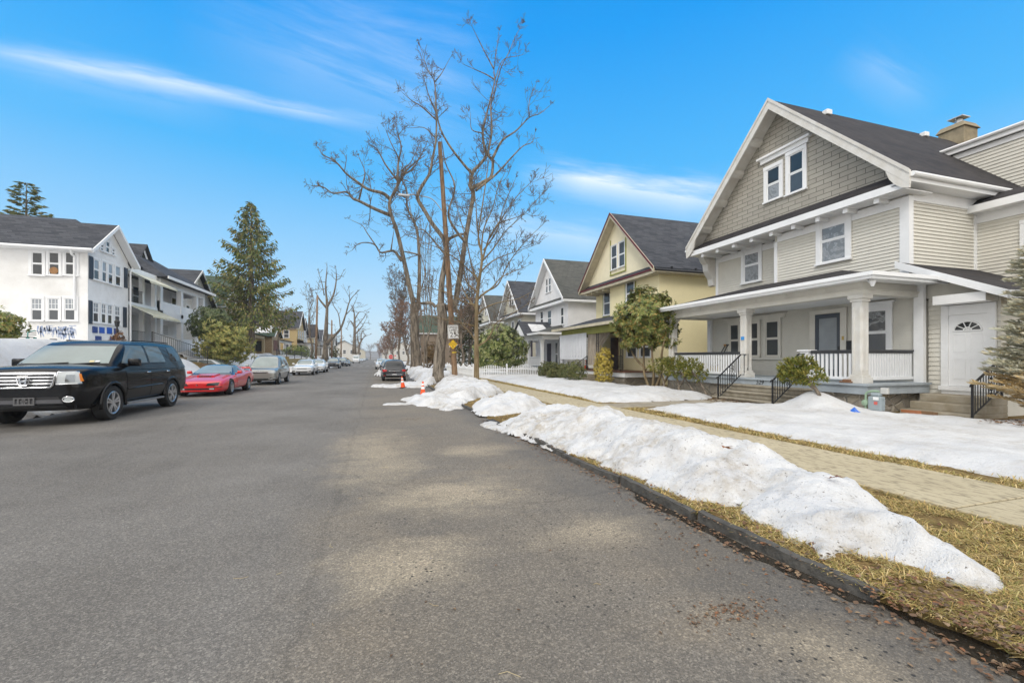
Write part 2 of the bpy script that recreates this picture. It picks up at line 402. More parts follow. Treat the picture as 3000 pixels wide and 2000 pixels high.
def railing(par, p, q, z0, h=.92, slat=.07, gap=.055, mat=None, topm=None):
    p, q = V3(p), V3(q); L = (q - p).length; d = (q - p) / L
    m = MB(); n = max(1, int(L / (slat + gap))); st = L / n
    wv = V3((d.y, -d.x, 0))
    for i in range(n):
        c = p + d * (st * (i + .5)); a, b = d * slat / 2, wv * .012
        m.hexa([c - a - b + V3((0, 0, z0 + .16)), c + a - b + V3((0, 0, z0 + .16)), c + a + b + V3((0, 0, z0 + .16)), c - a + b + V3((0, 0, z0 + .16)),
                c - a - b + V3((0, 0, z0 + h - .05)), c + a - b + V3((0, 0, z0 + h - .05)), c + a + b + V3((0, 0, z0 + h - .05)), c - a + b + V3((0, 0, z0 + h - .05))])
    m.bar(p + V3((0, 0, z0 + .12)), q + V3((0, 0, z0 + .12)), .08, .08)
    r = m.build('railing', mat or W_TRIM, par)
    t = MB(); t.bar(p + V3((0, 0, z0 + h - .025)), q + V3((0, 0, z0 + h - .025)), .12, .05); t.bar(p + V3((0, 0, z0 + h - .075)), q + V3((0, 0, z0 + h - .075)), .06, .05)
    t.build('top_rail', topm or W_TRIM, r)
    return r
def scrollring(m, c, r, ax, tube=.008, n=14, a0=0, a1=2 * math.pi):
    pts = []
    for k in range(n + 1):
        t = a0 + (a1 - a0) * k / n
        pts.append(V3(c) + V3(ax) * math.cos(t) * r + V3((0, 0, 1)) * math.sin(t) * r)
    m.tube(pts, tube, 4)
def iron_rail(name, label, pts, hgt=.85, spacing=.12, scroll=True, parent=None):
    """black iron stair rail: sloped top and bottom bars, balusters, end posts and one scroll panel"""
    m = MB(); P = [V3(p) for p in pts]
    up = V3((0, 0, 1))
    for a, b in zip(P[:-1], P[1:]):
        m.bar(a + up * hgt, b + up * hgt, .045, .03); m.bar(a + up * .1, b + up * .1, .03, .02)
        L = (b - a).length; n = max(2, int(L / spacing))
        for i in range(1, n):
            c = a.lerp(b, i / n); m.bar(c + up * .1, c + up * hgt, .016, .016)
    for e in (P[0], P[-1]): m.bar(e - up * .12, e + up * (hgt + .03), .04, .04)
    if scroll:
        a, b = P[0], P[1]; c = a.lerp(b, .6); ax = (b - a); ax.z = 0; ax.normalize()
        for dz in (.22, .33, .47, .6, .7):
            for sg in (-1, 1): scrollring(m, c + up * dz + ax * .045 * sg, .038, ax, .008)
    d = (P[0] - P[1]); d.z = 0; d.normalize()
    m.tube([P[0] + up * (hgt + .0), P[0] + up * (hgt + .0) + d * .06, P[0] + up * (hgt - .05) + d * .09], .018, 6)
    o = m.build(name, BLACKM, parent)
    if label: tag(o, label, 'railing')
    return o
def gable_roof_x(m, x0, x1, yc, hw, ze, zr, t=.16, mi=0):
    """two slopes, ridge along X"""
    for s in (-1, 1):
        m.slab([(x0, yc, zr), (x1, yc, zr), (x1, yc + s * hw, ze), (x0, yc + s * hw, ze)], (0, 0, t), mi)
# ------------------------------------------------------------------ the grey clapboard house on the right
gh = thing('clapboard_house', 'cream and grey clapboard house with number 529 on its porch', 'house', (15.1, 13, 0))
Y0, Y1, YB, XW = 8.87, 17.15, 13.39, 15.1
DZ, CEIL, ZE = .85, 3.30, 6.55
# walls
m = MB()
f1 = FX(XW)
clap_wall(m, f1, 8.45, 16.95, DZ, 3.42, .075, .022)
m.build('porch_wall', CLAPG, gh)
m = MB()
clap_wall(m, FX(XW), Y0, YB, 3.7, 6.35, .108); clap_wall(m, FX(15.7), YB, Y1, 3.7, 6.35, .108)
clap_wall(m, FY(Y0), XW, 18.25, 2.6, 6.5, .108); clap_wall(m, FY(YB, 1), XW, 15.7, 3.7, 6.35, .108)
clap_wall(m, FX(18.25), 7.0, Y0, 0, 6.2, .108)
clap_wall(m, FY(Y1, 1), 15.7, 26, 0, 6.6, .25)
m.box(15.8, 26, Y0 + .08, Y1 - .08, 0, 6.4); m.box(18.33, 24, 7.06, Y0 + .2, 0, 6.0)
m.box(XW + .05, 16.2, Y0 + .08, YB - .08, 3.2, 6.4)
m.build('wall', CLAP, gh)
# trims: corner boards, frieze, bay corner
m = MB()
m.box(XW - .05, XW + .14, Y0 - .05, Y0 + .2, 3.8, 6.35); m.box(XW - .045, XW + .05, YB - .12, YB + .02, 3.9, 6.1)
m.fbox(FX(XW), Y0 + .2, YB - .12, 6.08, 6.35, .003, .045); m.fbox(FX(15.7), YB + .02, Y1 - .12, 6.08, 6.35, .003, .045)
m.fbox(FX(15.7), Y1 - .12, Y1 + .03, 3.7, 6.35, .003, .045)
m.fbox(FY(Y0), XW + .14, 18.2, 6.22, 6.6, .003, .045)
m.fbox(FY(Y0), 18.1, 18.24, 3.9, 6.2, .003, .04)
m.build('corner_board', W_TRIM, gh)
# gable wall
APY, APZ, HWID = 13.07, 11.35, 4.65
m = MB()
ze_ = lambda y: APZ - abs(y - APY) * (APZ - 6.75) / HWID
xg = 15.05
m.slab([(xg, 8.75, 6.6), (xg, 17.4, 6.6), (xg, 17.4, ze_(17.4)), (xg, APY, APZ - .02), (xg, 8.75, ze_(8.75))], (.15, 0, 0))
m.build('gable_wall', SHING_G, gh)
# main roof
m = MB(); gable_roof_x(m, 14.45, 27, APY, HWID, 6.72, APZ - .02, .13)
m.build('roof', ROOF_D, gh)
rf = gh.children[-1]
m = MB()   # soffit and rake boards
for s in (-1, 1):
    ye = APY + s * HWID
    m.slab([(14.38, APY, APZ + .14), (14.38, ye, 6.86), (14.38, ye, 6.46), (14.38, APY, APZ - .26)], (.07, 0, 0))
    m.slab([(14.35, APY, APZ + .17), (14.35, ye - s * .0, 6.89), (14.35, ye, 6.77), (14.35, APY, APZ + .05)], (.029, 0, 0))
    m.slab([(14.451, APY, APZ - .05), (14.451, ye, 6.69), (15.045, ye, 6.69), (15.045, APY, APZ - .05)], (0, 0, .025))
    # curved return at the foot of the rake
    pts = [(14.385, ye + s * .02, 6.47), (14.385, ye - s * .45, 6.86)]
    cv = [(14.385, ye - s * (.45 + .35 * k / 6), 6.45 + .42 * ((k / 6) ** .5) + .06) for k in range(7)]
    m.slab([(14.386, ye - s * .01, 6.47), (14.386, ye - s * .62, 7.07), (14.386, ye - s * .52, 6.78), (14.386, ye - s * .38, 6.58), (14.386, ye - s * .2, 6.42), (14.386, ye - s * .01, 6.36)], (.06, 0, 0))
    # lookouts under the soffit
    for k in range(1, 5):
        yy = APY + s * HWID * k / 5; zz = APZ - .05 - (APZ - 6.75) * k / 5
        m.hexa([(14.46, yy - .08, zz - .15 + s * .08), (15.04, yy - .08, zz - .15 + s * .08), (15.04, yy + .08, zz - .15 - s * .08), (14.46, yy + .08, zz - .15 - s * .08),
                (14.46, yy - .08, zz - .02 + s * .08), (15.04, yy - .08, zz - .02 + s * .08), (15.04, yy + .08, zz - .02 - s * .08), (14.46, yy + .08, zz - .02 - s * .08)])
m.build('rake_board', W_OLD, gh)
# eaves along the sides with gutter
for s in (-1, 1):
    m = MB(); ye = APY + s * HWID
    m.box(14.45, 27, min(ye, ye - s * .03), max(ye, ye - s * .03), 6.55, 6.75)
    m.tube([(14.42, ye + s * .05, 6.74), (26, ye + s * .05, 6.74)], .075, 8)
    m.box(14.46, 27, min(ye - s * .03, APY + s * 4.15), max(ye - s * .03, APY + s * 4.15), 6.55, 6.58)
    m.build('gutter', W_TRIM, gh)
# pent roof across the front with outlookers
m = MB(); m.slab([(14.5, 8.6, 6.62), (14.5, 17.5, 6.62), (15.06, 17.2, 7.02), (15.06, 8.9, 7.02)], (0, 0, .06)); pr = m.build('pent_roof', ROOF_D, gh)
m = MB()
m.box(14.46, 14.55, 8.55, 17.55, 6.42, 6.64); m.box(14.551, 15.7, 8.6, 17.5, 6.40, 6.43)
y = 9.4
while y < 17.3:
    xb = XW if y < YB else 15.7
    m.box(14.62, xb - .035, y - .06, y + .06, 6.28, 6.399); m.box(14.57, 14.62, y - .075, y + .075, 6.26, 6.398); y += .93
m.build('outlooker', W_TRIM, pr)
m = MB()   # scrolled bracket at the far corner
pts = [(0, 6.4), (0, 5.0), (.12, 5.05), (.16, 5.35), (.3, 5.55), (.42, 5.75), (.46, 6.05), (.62, 6.22), (.7, 6.4)]
m.slab([(15.66 - a, 17.2, b) for a, b in pts], (0, .35, 0)); m.build('bracket', W_OLD, gh)
# upper windows, from bearings
def winpx(par, X, u0, v0, u1, v1, **k):   # opening given by two opposite corners seen on plane X
    p, q = at(u0, v0, X=X), at(u1, v1, X=X)
    ya, yb = sorted((p.y, q.y)); zt, zb = max(p.z, q.z), min(p.z, q.z)
    return window(par, FX(X), ya, yb, zb, zt, **k)
Zb = lambda u, v, X: at(u, v, X=X).z
winpx(gh, XW - .03, 2406, 648, 2480, 757, cas=.17, mp=GLASS_P)
winpx(gh, 15.67, 2181, 732, 2225, 821, cas=.15, mp=GLASS_P)
wa = [winpx(gh, xg, u0, v0, u1, v1, cas=.14, mp=GLASS_D, low=lo) for u0, v0, u1, v1, lo in ((2248, 500, 2286, 577, GLASS_P), (2313, 457, 2355, 553, GLASS))]
ha, hb, hz = at(2372, X=xg).y, at(2231, X=xg).y, at(2313, 457, X=xg).z + .16
m = MB(); m.fbox(FX(xg), ha, hb, hz, hz + .17, .003, .08); m.fbox(FX(xg), ha - .1, hb + .1, hz + .171, hz + .25, .003, .18); m.build('window_hood', W_TRIM, gh)
# side dormer, chimney, ridge vents
m = MB(); clap_wall(m, FX(20.5), 7.2, 10.75, 6.7, 9.05, .12); m.box(20.58, 24.5, 7.25, 10.8, 6.2, 8.99)
m.box(20.4, 24.7, 7.0, 10.9, 9.051, 9.2, 1)
dm = m.build('dormer', [CLAP, ROOF_D], gh)
m = MB(); m.box(20.31, 20.399, 6.95, 10.95, 9.06, 9.27); m.tube([(20.27, 6.9, 9.26), (20.27, 11.0, 9.26)], .06, 6); m.fbox(FX(20.5), 7.1, 10.6, 8.86, 9.05, .02, .05); m.build('dormer_trim', W_TRIM, dm)
m = MB()
m.box(25.0, 25.95, 12.55, 13.5, 10.6, 11.9); m.hexa([(24.92, 12.47, 11.901), (26.03, 12.47, 11.901), (26.03, 13.58, 11.901), (24.92, 13.58, 11.901), (25.05, 12.6, 12.15), (25.9, 12.6, 12.15), (25.9, 13.45, 12.15), (25.05, 13.45, 12.15)])
ch = m.build('chimney', pm('chimney_render', (.36, .30, .2), .9, var=.4, scale=4, bump=.5, bscale=12), rf, bevel=.02)
m = MB(); m.tube([(25.5, 13, 12.15), (25.5, 13, 12.45)], .14, 12); m.box(25.22, 25.78, 12.72, 13.28, 12.47, 12.51)
for a in (25.3, 25.7): m.box(a - .02, a + .02, 12.98, 13.02, 12.4, 12.47)
m.build('flue_cap', flat('galvanised_metal', (.45, .46, .47), .4, metal=.8), ch)
for xx in (17.0, 22.7):
    m = MB(); m.box(xx - .14, xx + .14, 12.62, 12.85, 11.1, 11.3); m.build('roof_vent', W_TRIM, rf, bevel=.03)
# side bay eave and its corner
m = MB(); m.slab([(17.85, 6.8, 6.2), (17.85, 8.85, 6.2), (18.4, 8.85, 6.55), (18.4, 6.8, 6.55)], (0, 0, .1)); m.box(18.4, 24, 6.8, 8.4, 6.45, 6.6); m.build('bay_roof', ROOF_D, gh)
m = MB(); m.box(17.78, 17.849, 6.75, 8.88, 6.08, 6.3); m.box(17.86, 18.22, 6.9, 8.86, 6.1, 6.19); m.fbox(FX(18.25), 7.0, Y0, 5.8, 6.1, .02, .05)
m.fbox(FX(18.25), 7.0, 7.14, 0, 5.8, .021, .05); m.build('bay_trim', W_TRIM, gh)
window(gh, FX(18.22), 7.22, 7.75, 3.9, 5.5, cas=.1)
m = MB(); m.tube([(18.15, 7.08, 6.1), (18.13, 7.08, 5.6), (18.2, 7.08, 5.4), (18.2, 7.08, 3.2)], .05, 8); m.build('downspout', W_TRIM, gh)
# ---- porch
PX0 = 12.6
m = MB()
m.box(PX0 + .12, XW - .05, 8.52, 16.9, -.25, .56); m.build('foundation', STONE, gh)
DECKG = pm('pale_blue_grey_deck_paint', (.42, .47, .51), .6, var=.25, scale=2, bump=.1)
m = MB(); m.box(PX0, XW - .002, 8.35, 16.98, .56, .79); m.box(PX0 - .06, XW - .002, 8.29, 17.02, .791, DZ); m.build('porch_deck', DECKG, gh)
for yy in (8.7, 12.62, 16.7): column(gh, 12.85, yy, DZ, CEIL, .27)
m = MB(); m.box(XW - .14, XW - .02, 8.42, 8.66, .3, 3.75); m.build('pilaster', W_TRIM, gh); m = MB(); m.box(XW - .14, XW - .02, 16.75, 16.95, DZ, 3.38); m.build('pilaster', W_TRIM, gh)
m = MB()   # entablature
m.box(12.7, 13.02, 8.53, 16.87, CEIL, 3.42); m.box(12.66, 13.05, 8.49, 16.91, 3.421, 3.45)
m.box(12.72, 13.0, 8.55, 16.85, 3.451, 3.66)
m.box(13.05, XW - .02, 8.55, 8.85, CEIL, 3.42); m.box(13.051, XW - .02, 8.51, 8.86, 3.421, 3.45); m.box(13.02, XW - .02, 8.57, 8.83, 3.451, 3.66)
m.box(13.05, XW - .02, 16.6, 16.86, CEIL, 3.66)
for yy in (9.6, 10.9, 12.1, 13.3, 14.8, 16.0): m.box(12.695, 12.72, yy - .04, yy + .04, 3.53, 3.58)
m.build('porch_beam', CREAM, gh)
m = MB(); m.box(13.03, XW - .02, 8.87, 16.58, CEIL + .06, CEIL + .1); m.build('porch_ceiling', W_TRIM, gh)
m = MB()   # porch roof, hipped at both ends
e = [(12.22, 8.02), (12.22, 17.3)]
top = [(XW + .02, 10.75, 4.55), (XW + .02, 14.7, 4.55)]
zE = 3.74
m.poly([(12.22, 8.02, zE), (12.22, 17.3, zE), (XW, 14.7, 4.52), (XW, 10.8, 4.52)]); m.poly([(12.22, 8.02, zE), (XW, 10.8, 4.52), (XW, 8.02, zE + .02)]); m.poly([(12.22, 17.3, zE), (XW, 17.3, zE), (XW, 14.7, 4.52)])
m.poly([(XW + .6, 14.7, 4.52), (XW, 14.7, 4.52), (XW, 17.3, zE), (XW + .6, 17.3, zE)]); m.poly([(XW + .6, 14.7, 4.52), (XW, 14.7, 4.52), (XW, YB, 4.52), (XW + .6, YB, 4.52)])
m.box(12.25, XW - .01, 8.05, 17.27, 3.67, zE - .004)
m.build('porch_roof', ROOF_D, gh)
m = MB()
for k in range(1): 
    m.box(12.14, 12.215, 7.94, 17.38, 3.60, 3.77); m.box(12.08, 12.139, 7.88, 17.44, 3.68, 3.78); m.box(12.216, XW + .15, 7.94, 8.015, 3.60, 3.77); m.box(12.14, XW + .15, 7.88, 7.939, 3.68, 3.78)
    m.box(12.216, 12.7, 8.016, 17.3, 3.64, 3.668); m.box(12.701, XW, 8.016, 8.53, 3.64, 3.668)
m.build('porch_gutter', W_TRIM, gh)
railing(gh, (12.85, 12.85, 0), (12.85, 16.52, 0), DZ, .93, topm=DARKG); railing(gh, (12.85, 8.9, 0), (12.85, 10.1, 0), DZ, .93, topm=DARKG)
railing(gh, (13.05, 8.7, 0), (XW - .15, 8.7, 0), DZ, .93, topm=DARKG, gap=.03); railing(gh, (13.05, 16.7, 0), (XW - .15, 16.7, 0), DZ, .93, topm=DARKG)
m = MB(); m.box(12.72, 12.98, 10.14, 10.4, DZ, DZ + .9); m.box(12.66, 13.04, 10.08, 10.46, DZ + .901, DZ + .95); m.box(12.70, 13.0, 10.12, 10.42, DZ, DZ + .12); m.build('newel_post', W_TRIM, gh, bevel=.008, segs=1)
# porch windows and doors
wx = FX(XW - .023)
for u0, u1 in ((2141, 2167), (2199, 2224), (2246, 2284)):
    a1, a0 = at(u0, X=XW).y, at(u1, X=XW).y
    window(gh, wx, a0, a1, 1.62, 3.02, cas=.1, mf=CREAM, mp=GLASS, low=GLASS)
ya, yb = at(2300, X=XW).y, at(2126, X=XW).y
m = MB(); m.fbox(wx, ya - .05, yb + .05, 3.121, 3.24, .003, .07); m.fbox(wx, ya - .1, yb + .1, 3.241, 3.28, .003, .12); m.build('window_hood', CREAM, gh)
m = MB(); m.fbox(wx, ya, yb, 1.48, 1.555, .003, .1); m.build('window_sill', CREAM, gh)
a1, a0 = at(2538, X=XW).y, at(2597, X=XW).y
window(gh, wx, a0 - .05, a1 + .05, 1.64, 3.06, cas=.14, head=.05, mp=mk_glass('porch_glass', (.05, .055, .06), .05, .2, (.30, .32, .33), 1.6), low=GLASS)
# storm door
d1, d0 = at(2392, X=XW).y, at(2466, X=XW).y
m = MB(); m.fbox(wx, d1, d1 + .2, DZ, 3.09, .003, .06); m.fbox(wx, d0 - .2, d0, DZ, 3.09, .003, .06); m.fbox(wx, d0 - .2, d1 + .2, 3.091, 3.24, .003, .07); m.build('door_frame', CREAM, gh)
m = MB(); s_ = .12
m.fbox(wx, d0, d0 + s_, DZ + .02, 3.08, .003, .045); m.fbox(wx, d1 - s_, d1, DZ + .02, 3.08, .003, .045); m.fbox(wx, d0 + s_, d1 - s_, 2.93, 3.08, .003, .045); m.fbox(wx, d0 + s_, d1 - s_, DZ + .02, DZ + .3, .003, .045)
dr = m.build('storm_door', pm('slate_blue_paint', (.075, .09, .115), .45, var=.1), gh)
m = MB(); m.fbox(wx, d0 + s_, d1 - s_, DZ + .3, 2.93, .003, .02); m.build('pane', GLASS_L, dr)
m = MB(); m.fbox(wx, d0 + .02, d0 + .07, 1.75, 1.95, .046, .07); m.build('handle', BLACKM, dr)
m = MB(); m.fbox(wx, d0 - .13, d0 - .07, 2.15, 2.28, .061, .08); m.build('doorbell', flat('brass', (.5, .36, .12), .3, metal=1), gh)
m = MB(); m.fbox(wx, d0 - .52, d0 - .26, 1.75, 2.12, .02, .14); m.build('mailbox', BLACKM, gh, bevel=.015)
# house number on the deck fascia
def textpart(name, body, size, mat, par, loc, rot, ext=.004, category=None, align='CENTER', sx=1.0, shear=0):
    c = bpy.data.curves.new(name, 'FONT'); c.body = body; c.size = size; c.extrude = ext; c.align_x = align; c.align_y = 'CENTER'; c.shear = shear
    tmp = bpy.data.objects.new(name, c); COL.objects.link(tmp)
    dg = bpy.context.evaluated_depsgraph_get()
    me = bpy.data.meshes.new_from_object(tmp.evaluated_get(dg)); bpy.data.objects.remove(tmp)
    M = Matrix.Translation(V3(loc) - (wloc(par) if par is not None else V3((0, 0, 0)))) @ rot.to_4x4() @ Matrix.Scale(sx, 4, (1, 0, 0))
    me.transform(M); me.materials.clear(); me.materials.append(mat)
    o = bpy.data.objects.new(name, me); COL.objects.link(o); o.parent = par
    return o
def facing(n):   # rotation taking text (x right, y up, z out) to face the horizontal direction n
    n = V3(n).normalized(); up = V3((0, 0, 1)); r = up.cross(n).normalized()
    return Matrix((r, up, n)).transposed()
textpart('house_number', '529', .21, BLACKM, gh, (PX0 - .006, at(2226, X=PX0).y, .71), facing((-1, 0, 0)), shear=.2)
m = MB(); m.fbox(FX(12.71), 12.55, 12.68, 2.2, 2.32, .004, .03); m.build('tape_patch', flat('blue_tape', (.05, .28, .65), .6), gh)
# floodlight at the porch corner
m = MB(); m.tube([(12.55, 8.3, 3.62), (12.45, 8.2, 3.55)], .03, 8); m.lathe([(.03, 0), (.07, .1), (.075, .14), (0, .14)], (12.42, 8.1, 3.42), 12); m.build('floodlight', W_TRIM, gh)
m = MB(); m.lathe([(0, -.09), (.06, -.07), (.08, 0), (.06, .05), (0, .06)], (12.45, 16.95, 3.5), 10); m.build('porch_camera', BLACKM, gh)
# front steps of bluestone
m = MB()
for k, (x, z) in enumerate(((11.55, .2), (11.88, .41), (12.21, .62))):
    m.box(x, 12.62, 9.95 - (.1 if k == 0 else 0), 12.75, -.2 if k == 0 else z - .2, z - .06); m.box(x - .05, 12.61 - .0, 9.88 - (.1 if k == 0 else 0), 12.82, z - .059, z)
m.build('front_step', BLUEST, gh, bevel=.012, segs=1)
# side vestibule with a shed roof and the white door
m = MB(); vx = 15.2
clap_wall(m, FX(vx), 6.9, 8.42, .55, 3.25, .13); m.box(vx + .08, 18.2, 6.95, 8.8, 0, 3.2)
m.slab([(vx - .005, 6.9, 3.25), (vx - .005, 8.86, 3.25), (vx - .005, 8.86, 4.22), (vx - .005, 6.9, 3.28)], (.1, 0, 0)); m.build('vestibule_wall', CLAP, gh)
m = MB(); m.slab([(14.62, 8.86, 4.28), (18.25, 8.86, 4.28), (18.25, 6.55, 3.14), (14.62, 6.55, 3.14)], (0, 0, .07)); m.build('vestibule_roof', ROOF_D, gh)
m = MB()
m.slab([(14.56, 8.9, 4.385), (14.56, 6.5, 3.2), (14.56, 6.5, 3.0), (14.56, 8.9, 4.185)], (.055, 0, 0)); m.box(14.62, 18.25, 6.46, 6.545, 3.0, 3.2)
m.box(14.68, vx - .02, 6.95, 8.05, 3.0, 3.24)
m.build('vestibule_trim', W_TRIM, gh)
da, db = at(2898, X=vx).y, at(2783, X=vx).y
m = MB(); fv = FX(vx)
m.fbox(fv, db, db + .16, .78, 2.98, .02, .085); m.fbox(fv, da - .16, da, .78, 2.98, .02, .085); m.fbox(fv, da, db, 2.72, 2.98, .02, .07); m.fbox(fv, da - .2, db + .2, .66, .78, .02, .12); m.fbox(fv, da - .16, db + .16, .45, .659, .02, .06)
m.build('side_door_frame', W_TRIM, gh)
m = MB(); m.fbox(fv, da, db, .785, 2.715, .02, .05)
wd = (db - da)
for a in (.12, .56):
    for b0, b1 in ((.2, .75), (.92, 1.42)):
        x0 = da + wd * a; x1 = da + wd * (a + .32)
        for (p, q, r_, s2) in ((x0, x1, b0, b0 + .02), (x0, x1, b1 - .02, b1), (x0, x0 + .02, b0 + .02, b1 - .02), (x1 - .02, x1, b0 + .02, b1 - .02)): m.fbox(fv, p, q, .785 + r_, .785 + s2, .05, .06)
sd = m.build('side_door', W_TRIM, gh)
m = MB(); cy_, cz_ = (da + db) / 2, .785 + 1.5; rr = wd * .34
m.slab([fv.p(cy_ + rr * math.cos(t), cz_ + rr * .85 * math.sin(t), .05) for t in [math.pi * k / 16 for k in range(17)]], fv.n * .008); m.build('pane', GLASS_D, sd)
m = MB()
for t0 in (36, 72, 108, 144): m.bar(fv.p(cy_, cz_ + .01, .063), fv.p(cy_ + rr * math.cos(R(t0)), cz_ + rr * .85 * math.sin(R(t0)), .063), .02, .014, up=fv.n)
m.tube([fv.p(cy_ + rr * 1.05 * math.cos(math.pi * k / 16), cz_ + rr * .9 * math.sin(math.pi * k / 16), .062) for k in range(17)], .022, 5); m.bar(fv.p(cy_ - rr * 1.1, cz_, .062), fv.p(cy_ + rr * 1.1, cz_, .062), .03, .03)
m.tube([fv.p(cy_ + rr * .3 * math.cos(math.pi * k / 10), cz_ + rr * .3 * math.sin(math.pi * k / 10), .062) for k in range(11)], .016, 5)
m.build('fanlight_bar', W_TRIM, sd)
m = MB()
for k, (x, z) in enumerate(((13.75, .16), (14.15, .36), (14.55, .56))): m.box(x, vx + .02, da - .35, db + .35 - .0, -.2 if k == 0 else z - .21, z)
m.build('side_step', CONC, gh, bevel=.02, segs=1)
iron_rail('handrail', None, [(11.5, 12.5, .05), (12.5, 12.5, .85), (12.8, 12.5, .85)], .82, parent=gh)
iron_rail('handrail', None, [(11.45, 10.25, .05), (12.5, 10.25, .85), (12.8, 10.25, .85)], .82, parent=gh)
iron_rail('handrail', None, [(13.75, 6.75, .05), (14.9, 6.75, .7)], .85, parent=gh)
# ------------------------------------------------------------------ the other gabled houses of the right side
def stucco(name, c, c2=None): return pm(name, c, .85, var=.12, scale=1.2, bump=.35, bscale=22, c2=c2, dist=.006)
def row_house(name, label, yc, wall, gable, roofm, trim, rake, x0=15.1, hw=4.6, zr=10.8, ze=6.45, split=True, depth=11, porch=True, beamm=None, deckm=None, colm=None, wins=True, gz=0, rz=None):
    h = thing(name, label, 'house', (x0, yc, gz))
    xg = x0 - .1; bw = hw - .4; ya, yb = yc - bw, yc + bw
    ys = yc + .25 * hw if split else yb
    m = MB(); m.box(x0, x0 + depth, ya, ys, gz - .3, ze - .1)
    if split: m.box(x0 + .6, x0 + depth, ys + .001, yb, gz - .3, ze - .1)
    m.build('wall', wall, h)
    slope = (zr - ze) / hw; zt = lambda y: zr - abs(y - yc) * slope - .03
    m = MB(); m.slab([(xg, yc - hw + .2, ze - .05), (xg, yc + hw - .2, ze - .05), (xg, yc + hw - .2, zt(yc + hw - .2)), (xg, yc, zt(yc)), (xg, yc - hw + .2, zt(yc - hw + .2))], (.12, 0, 0)); m.build('gable_wall', gable, h)
    m = MB(); gable_roof_x(m, x0 - .62, x0 + depth + .3, yc, hw, ze + .0, zr, .12); rf = m.build('roof', roofm, h)
    m = MB()
    for s in (-1, 1):
        ye = yc + s * hw
        m.slab([(x0 - .68, yc, zr + .13), (x0 - .68, ye, ze + .13), (x0 - .68, ye, ze - .16), (x0 - .68, yc, zr - .16)], (.058, 0, 0))
        m.slab([(x0 - .62, yc, zr - .035), (x0 - .62, ye, ze - .035), (xg - .005, ye, ze - .035), (xg - .005, yc, zr - .035)], (0, 0, .03))
    m.build('rake_board', rake, h)
    for s in (-1, 1):
        m = MB(); ye = yc + s * hw
        m.box(x0 - .6, x0 + depth, min(ye, ye - s * .6), max(ye, ye - s * .6), ze - .2, ze - .17); m.box(x0 - .6, x0 + depth, min(ye, ye + s * .09), max(ye, ye + s * .09), ze - .16, ze + .02)
        m.build('gutter', trim, h)
    m = MB(); m.slab([(x0 - .5, yc - hw + .1, ze - .05), (x0 - .5, yc + hw - .1, ze - .05), (xg, yc + hw - .3, ze + .32), (xg, yc - hw + .3, ze + .32)], (0, 0, .06)); pr = m.build('pent_roof', roofm, h)
    m = MB(); m.box(x0 - .55, x0 - .501, yc - hw + .1, yc + hw - .1, ze - .2, ze + .02)
    m.box(x0 - .5, x0 + .6, yc - hw + .15, yc + hw - .15, ze - .19, ze - .16)
    y = ys + .2
    while y < yb: m.box(x0 - .45, x0 + .55, y - .07, y + .07, ze - .34, ze - .191); y += .8
    m.build('pent_trim', rake, pr)
    if porch:
        px = x0 - 2.35; za = gz + .8; zc = gz + 3.05
        m = MB(); m.box(px + .1, x0 - .01, ya - .1, yb - .1, gz - .3, za - .28); m.build('foundation', STONE, h)
        m = MB(); m.box(px, x0 - .004, ya - .25, yb, za - .30, za - .05); m.box(px - .05, x0 - .004, ya - .3, yb + .05, za - .049, za, 1); m.build('porch_deck', [W_TRIM, deckm or DECKG], h)
        m = MB(); m.box(px + .1, px + .36, ya - .1, yb - .1, zc, zc + .42); m.box(px + .36, x0 - .01, ya - .1, ya + .14, zc, zc + .42); m.box(px + .36, x0 - .01, yb - .34, yb - .1, zc, zc + .42); m.box(px + .37, x0 - .02, ya + .15, yb - .35, zc + .1, zc + .14)
        m.build('porch_beam', beamm or trim, h)
        m = MB(); E = zc + .5
        m.poly([(px - .4, ya - .55, E), (px - .4, yb + .35, E), (x0, yb - .9, E + .8), (x0, ya + 1.4, E + .8)]); m.poly([(px - .4, ya - .55, E), (x0, ya + 1.4, E + .8), (x0, ya - .55, E)]); m.poly([(px - .4, yb + .35, E), (x0, yb + .35, E), (x0, yb - .9, E + .8)])
        m.box(px - .38, x0 - .01, ya - .53, yb + .33, E - .07, E - .004)
        m.build('porch_roof', roofm, h)
        m = MB(); m.box(px - .47, px - .401, ya - .62, yb + .42, E - .12, E + .05); m.box(px - .4, x0, ya - .62, ya - .551, E - .12, E + .05); m.build('porch_gutter', trim, h)
    return h, dict(x0=x0, xg=xg, ya=ya, yb=yb, ys=ys, px=x0 - 2.35, za=gz + .8, zc=gz + 3.05)
YEL = stucco('yellow_stucco', (.88, .79, .50), (.84, .75, .47)); OLIVE = pm('olive_trim_paint', (.34, .35, .09), .6, bump=.05); RED = pm('dark_red_trim_paint', (.13, .016, .018), .5, bump=.05); TAN_T = pm('tan_soffit_paint', (.60, .54, .40), .6, bump=.05)
yh, q = row_house('stucco_house', 'yellow stucco house with dark red gable trim beyond the rhododendron', 25.0, YEL, stucco('pale_yellow_stucco', (.86, .79, .58)), ROOF_B, TAN_T, TAN_T, zr=10.75, ze=6.4, beamm=OLIVE, deckm=pm('red_brown_deck', (.18, .08, .05), .6))
m = MB()
for s in (-1, 1):
    ye = 25 + s * 4.6
    m.slab([(15.1 - .72, 25, 10.9), (15.1 - .72, ye, 6.55), (15.1 - .72, ye, 6.42), (15.1 - .72, 25, 10.77)], (.038, 0, 0))
m.box(14.5, 14.548, 20.5, 29.5, 6.37, 6.47); m.build('red_rake_trim', RED, yh)
m = MB()
for x in (15.6, 17.2, 18.7, 20): m.box(x - .03, x + .03, 20.30, 20.5, 6.5, 6.58)
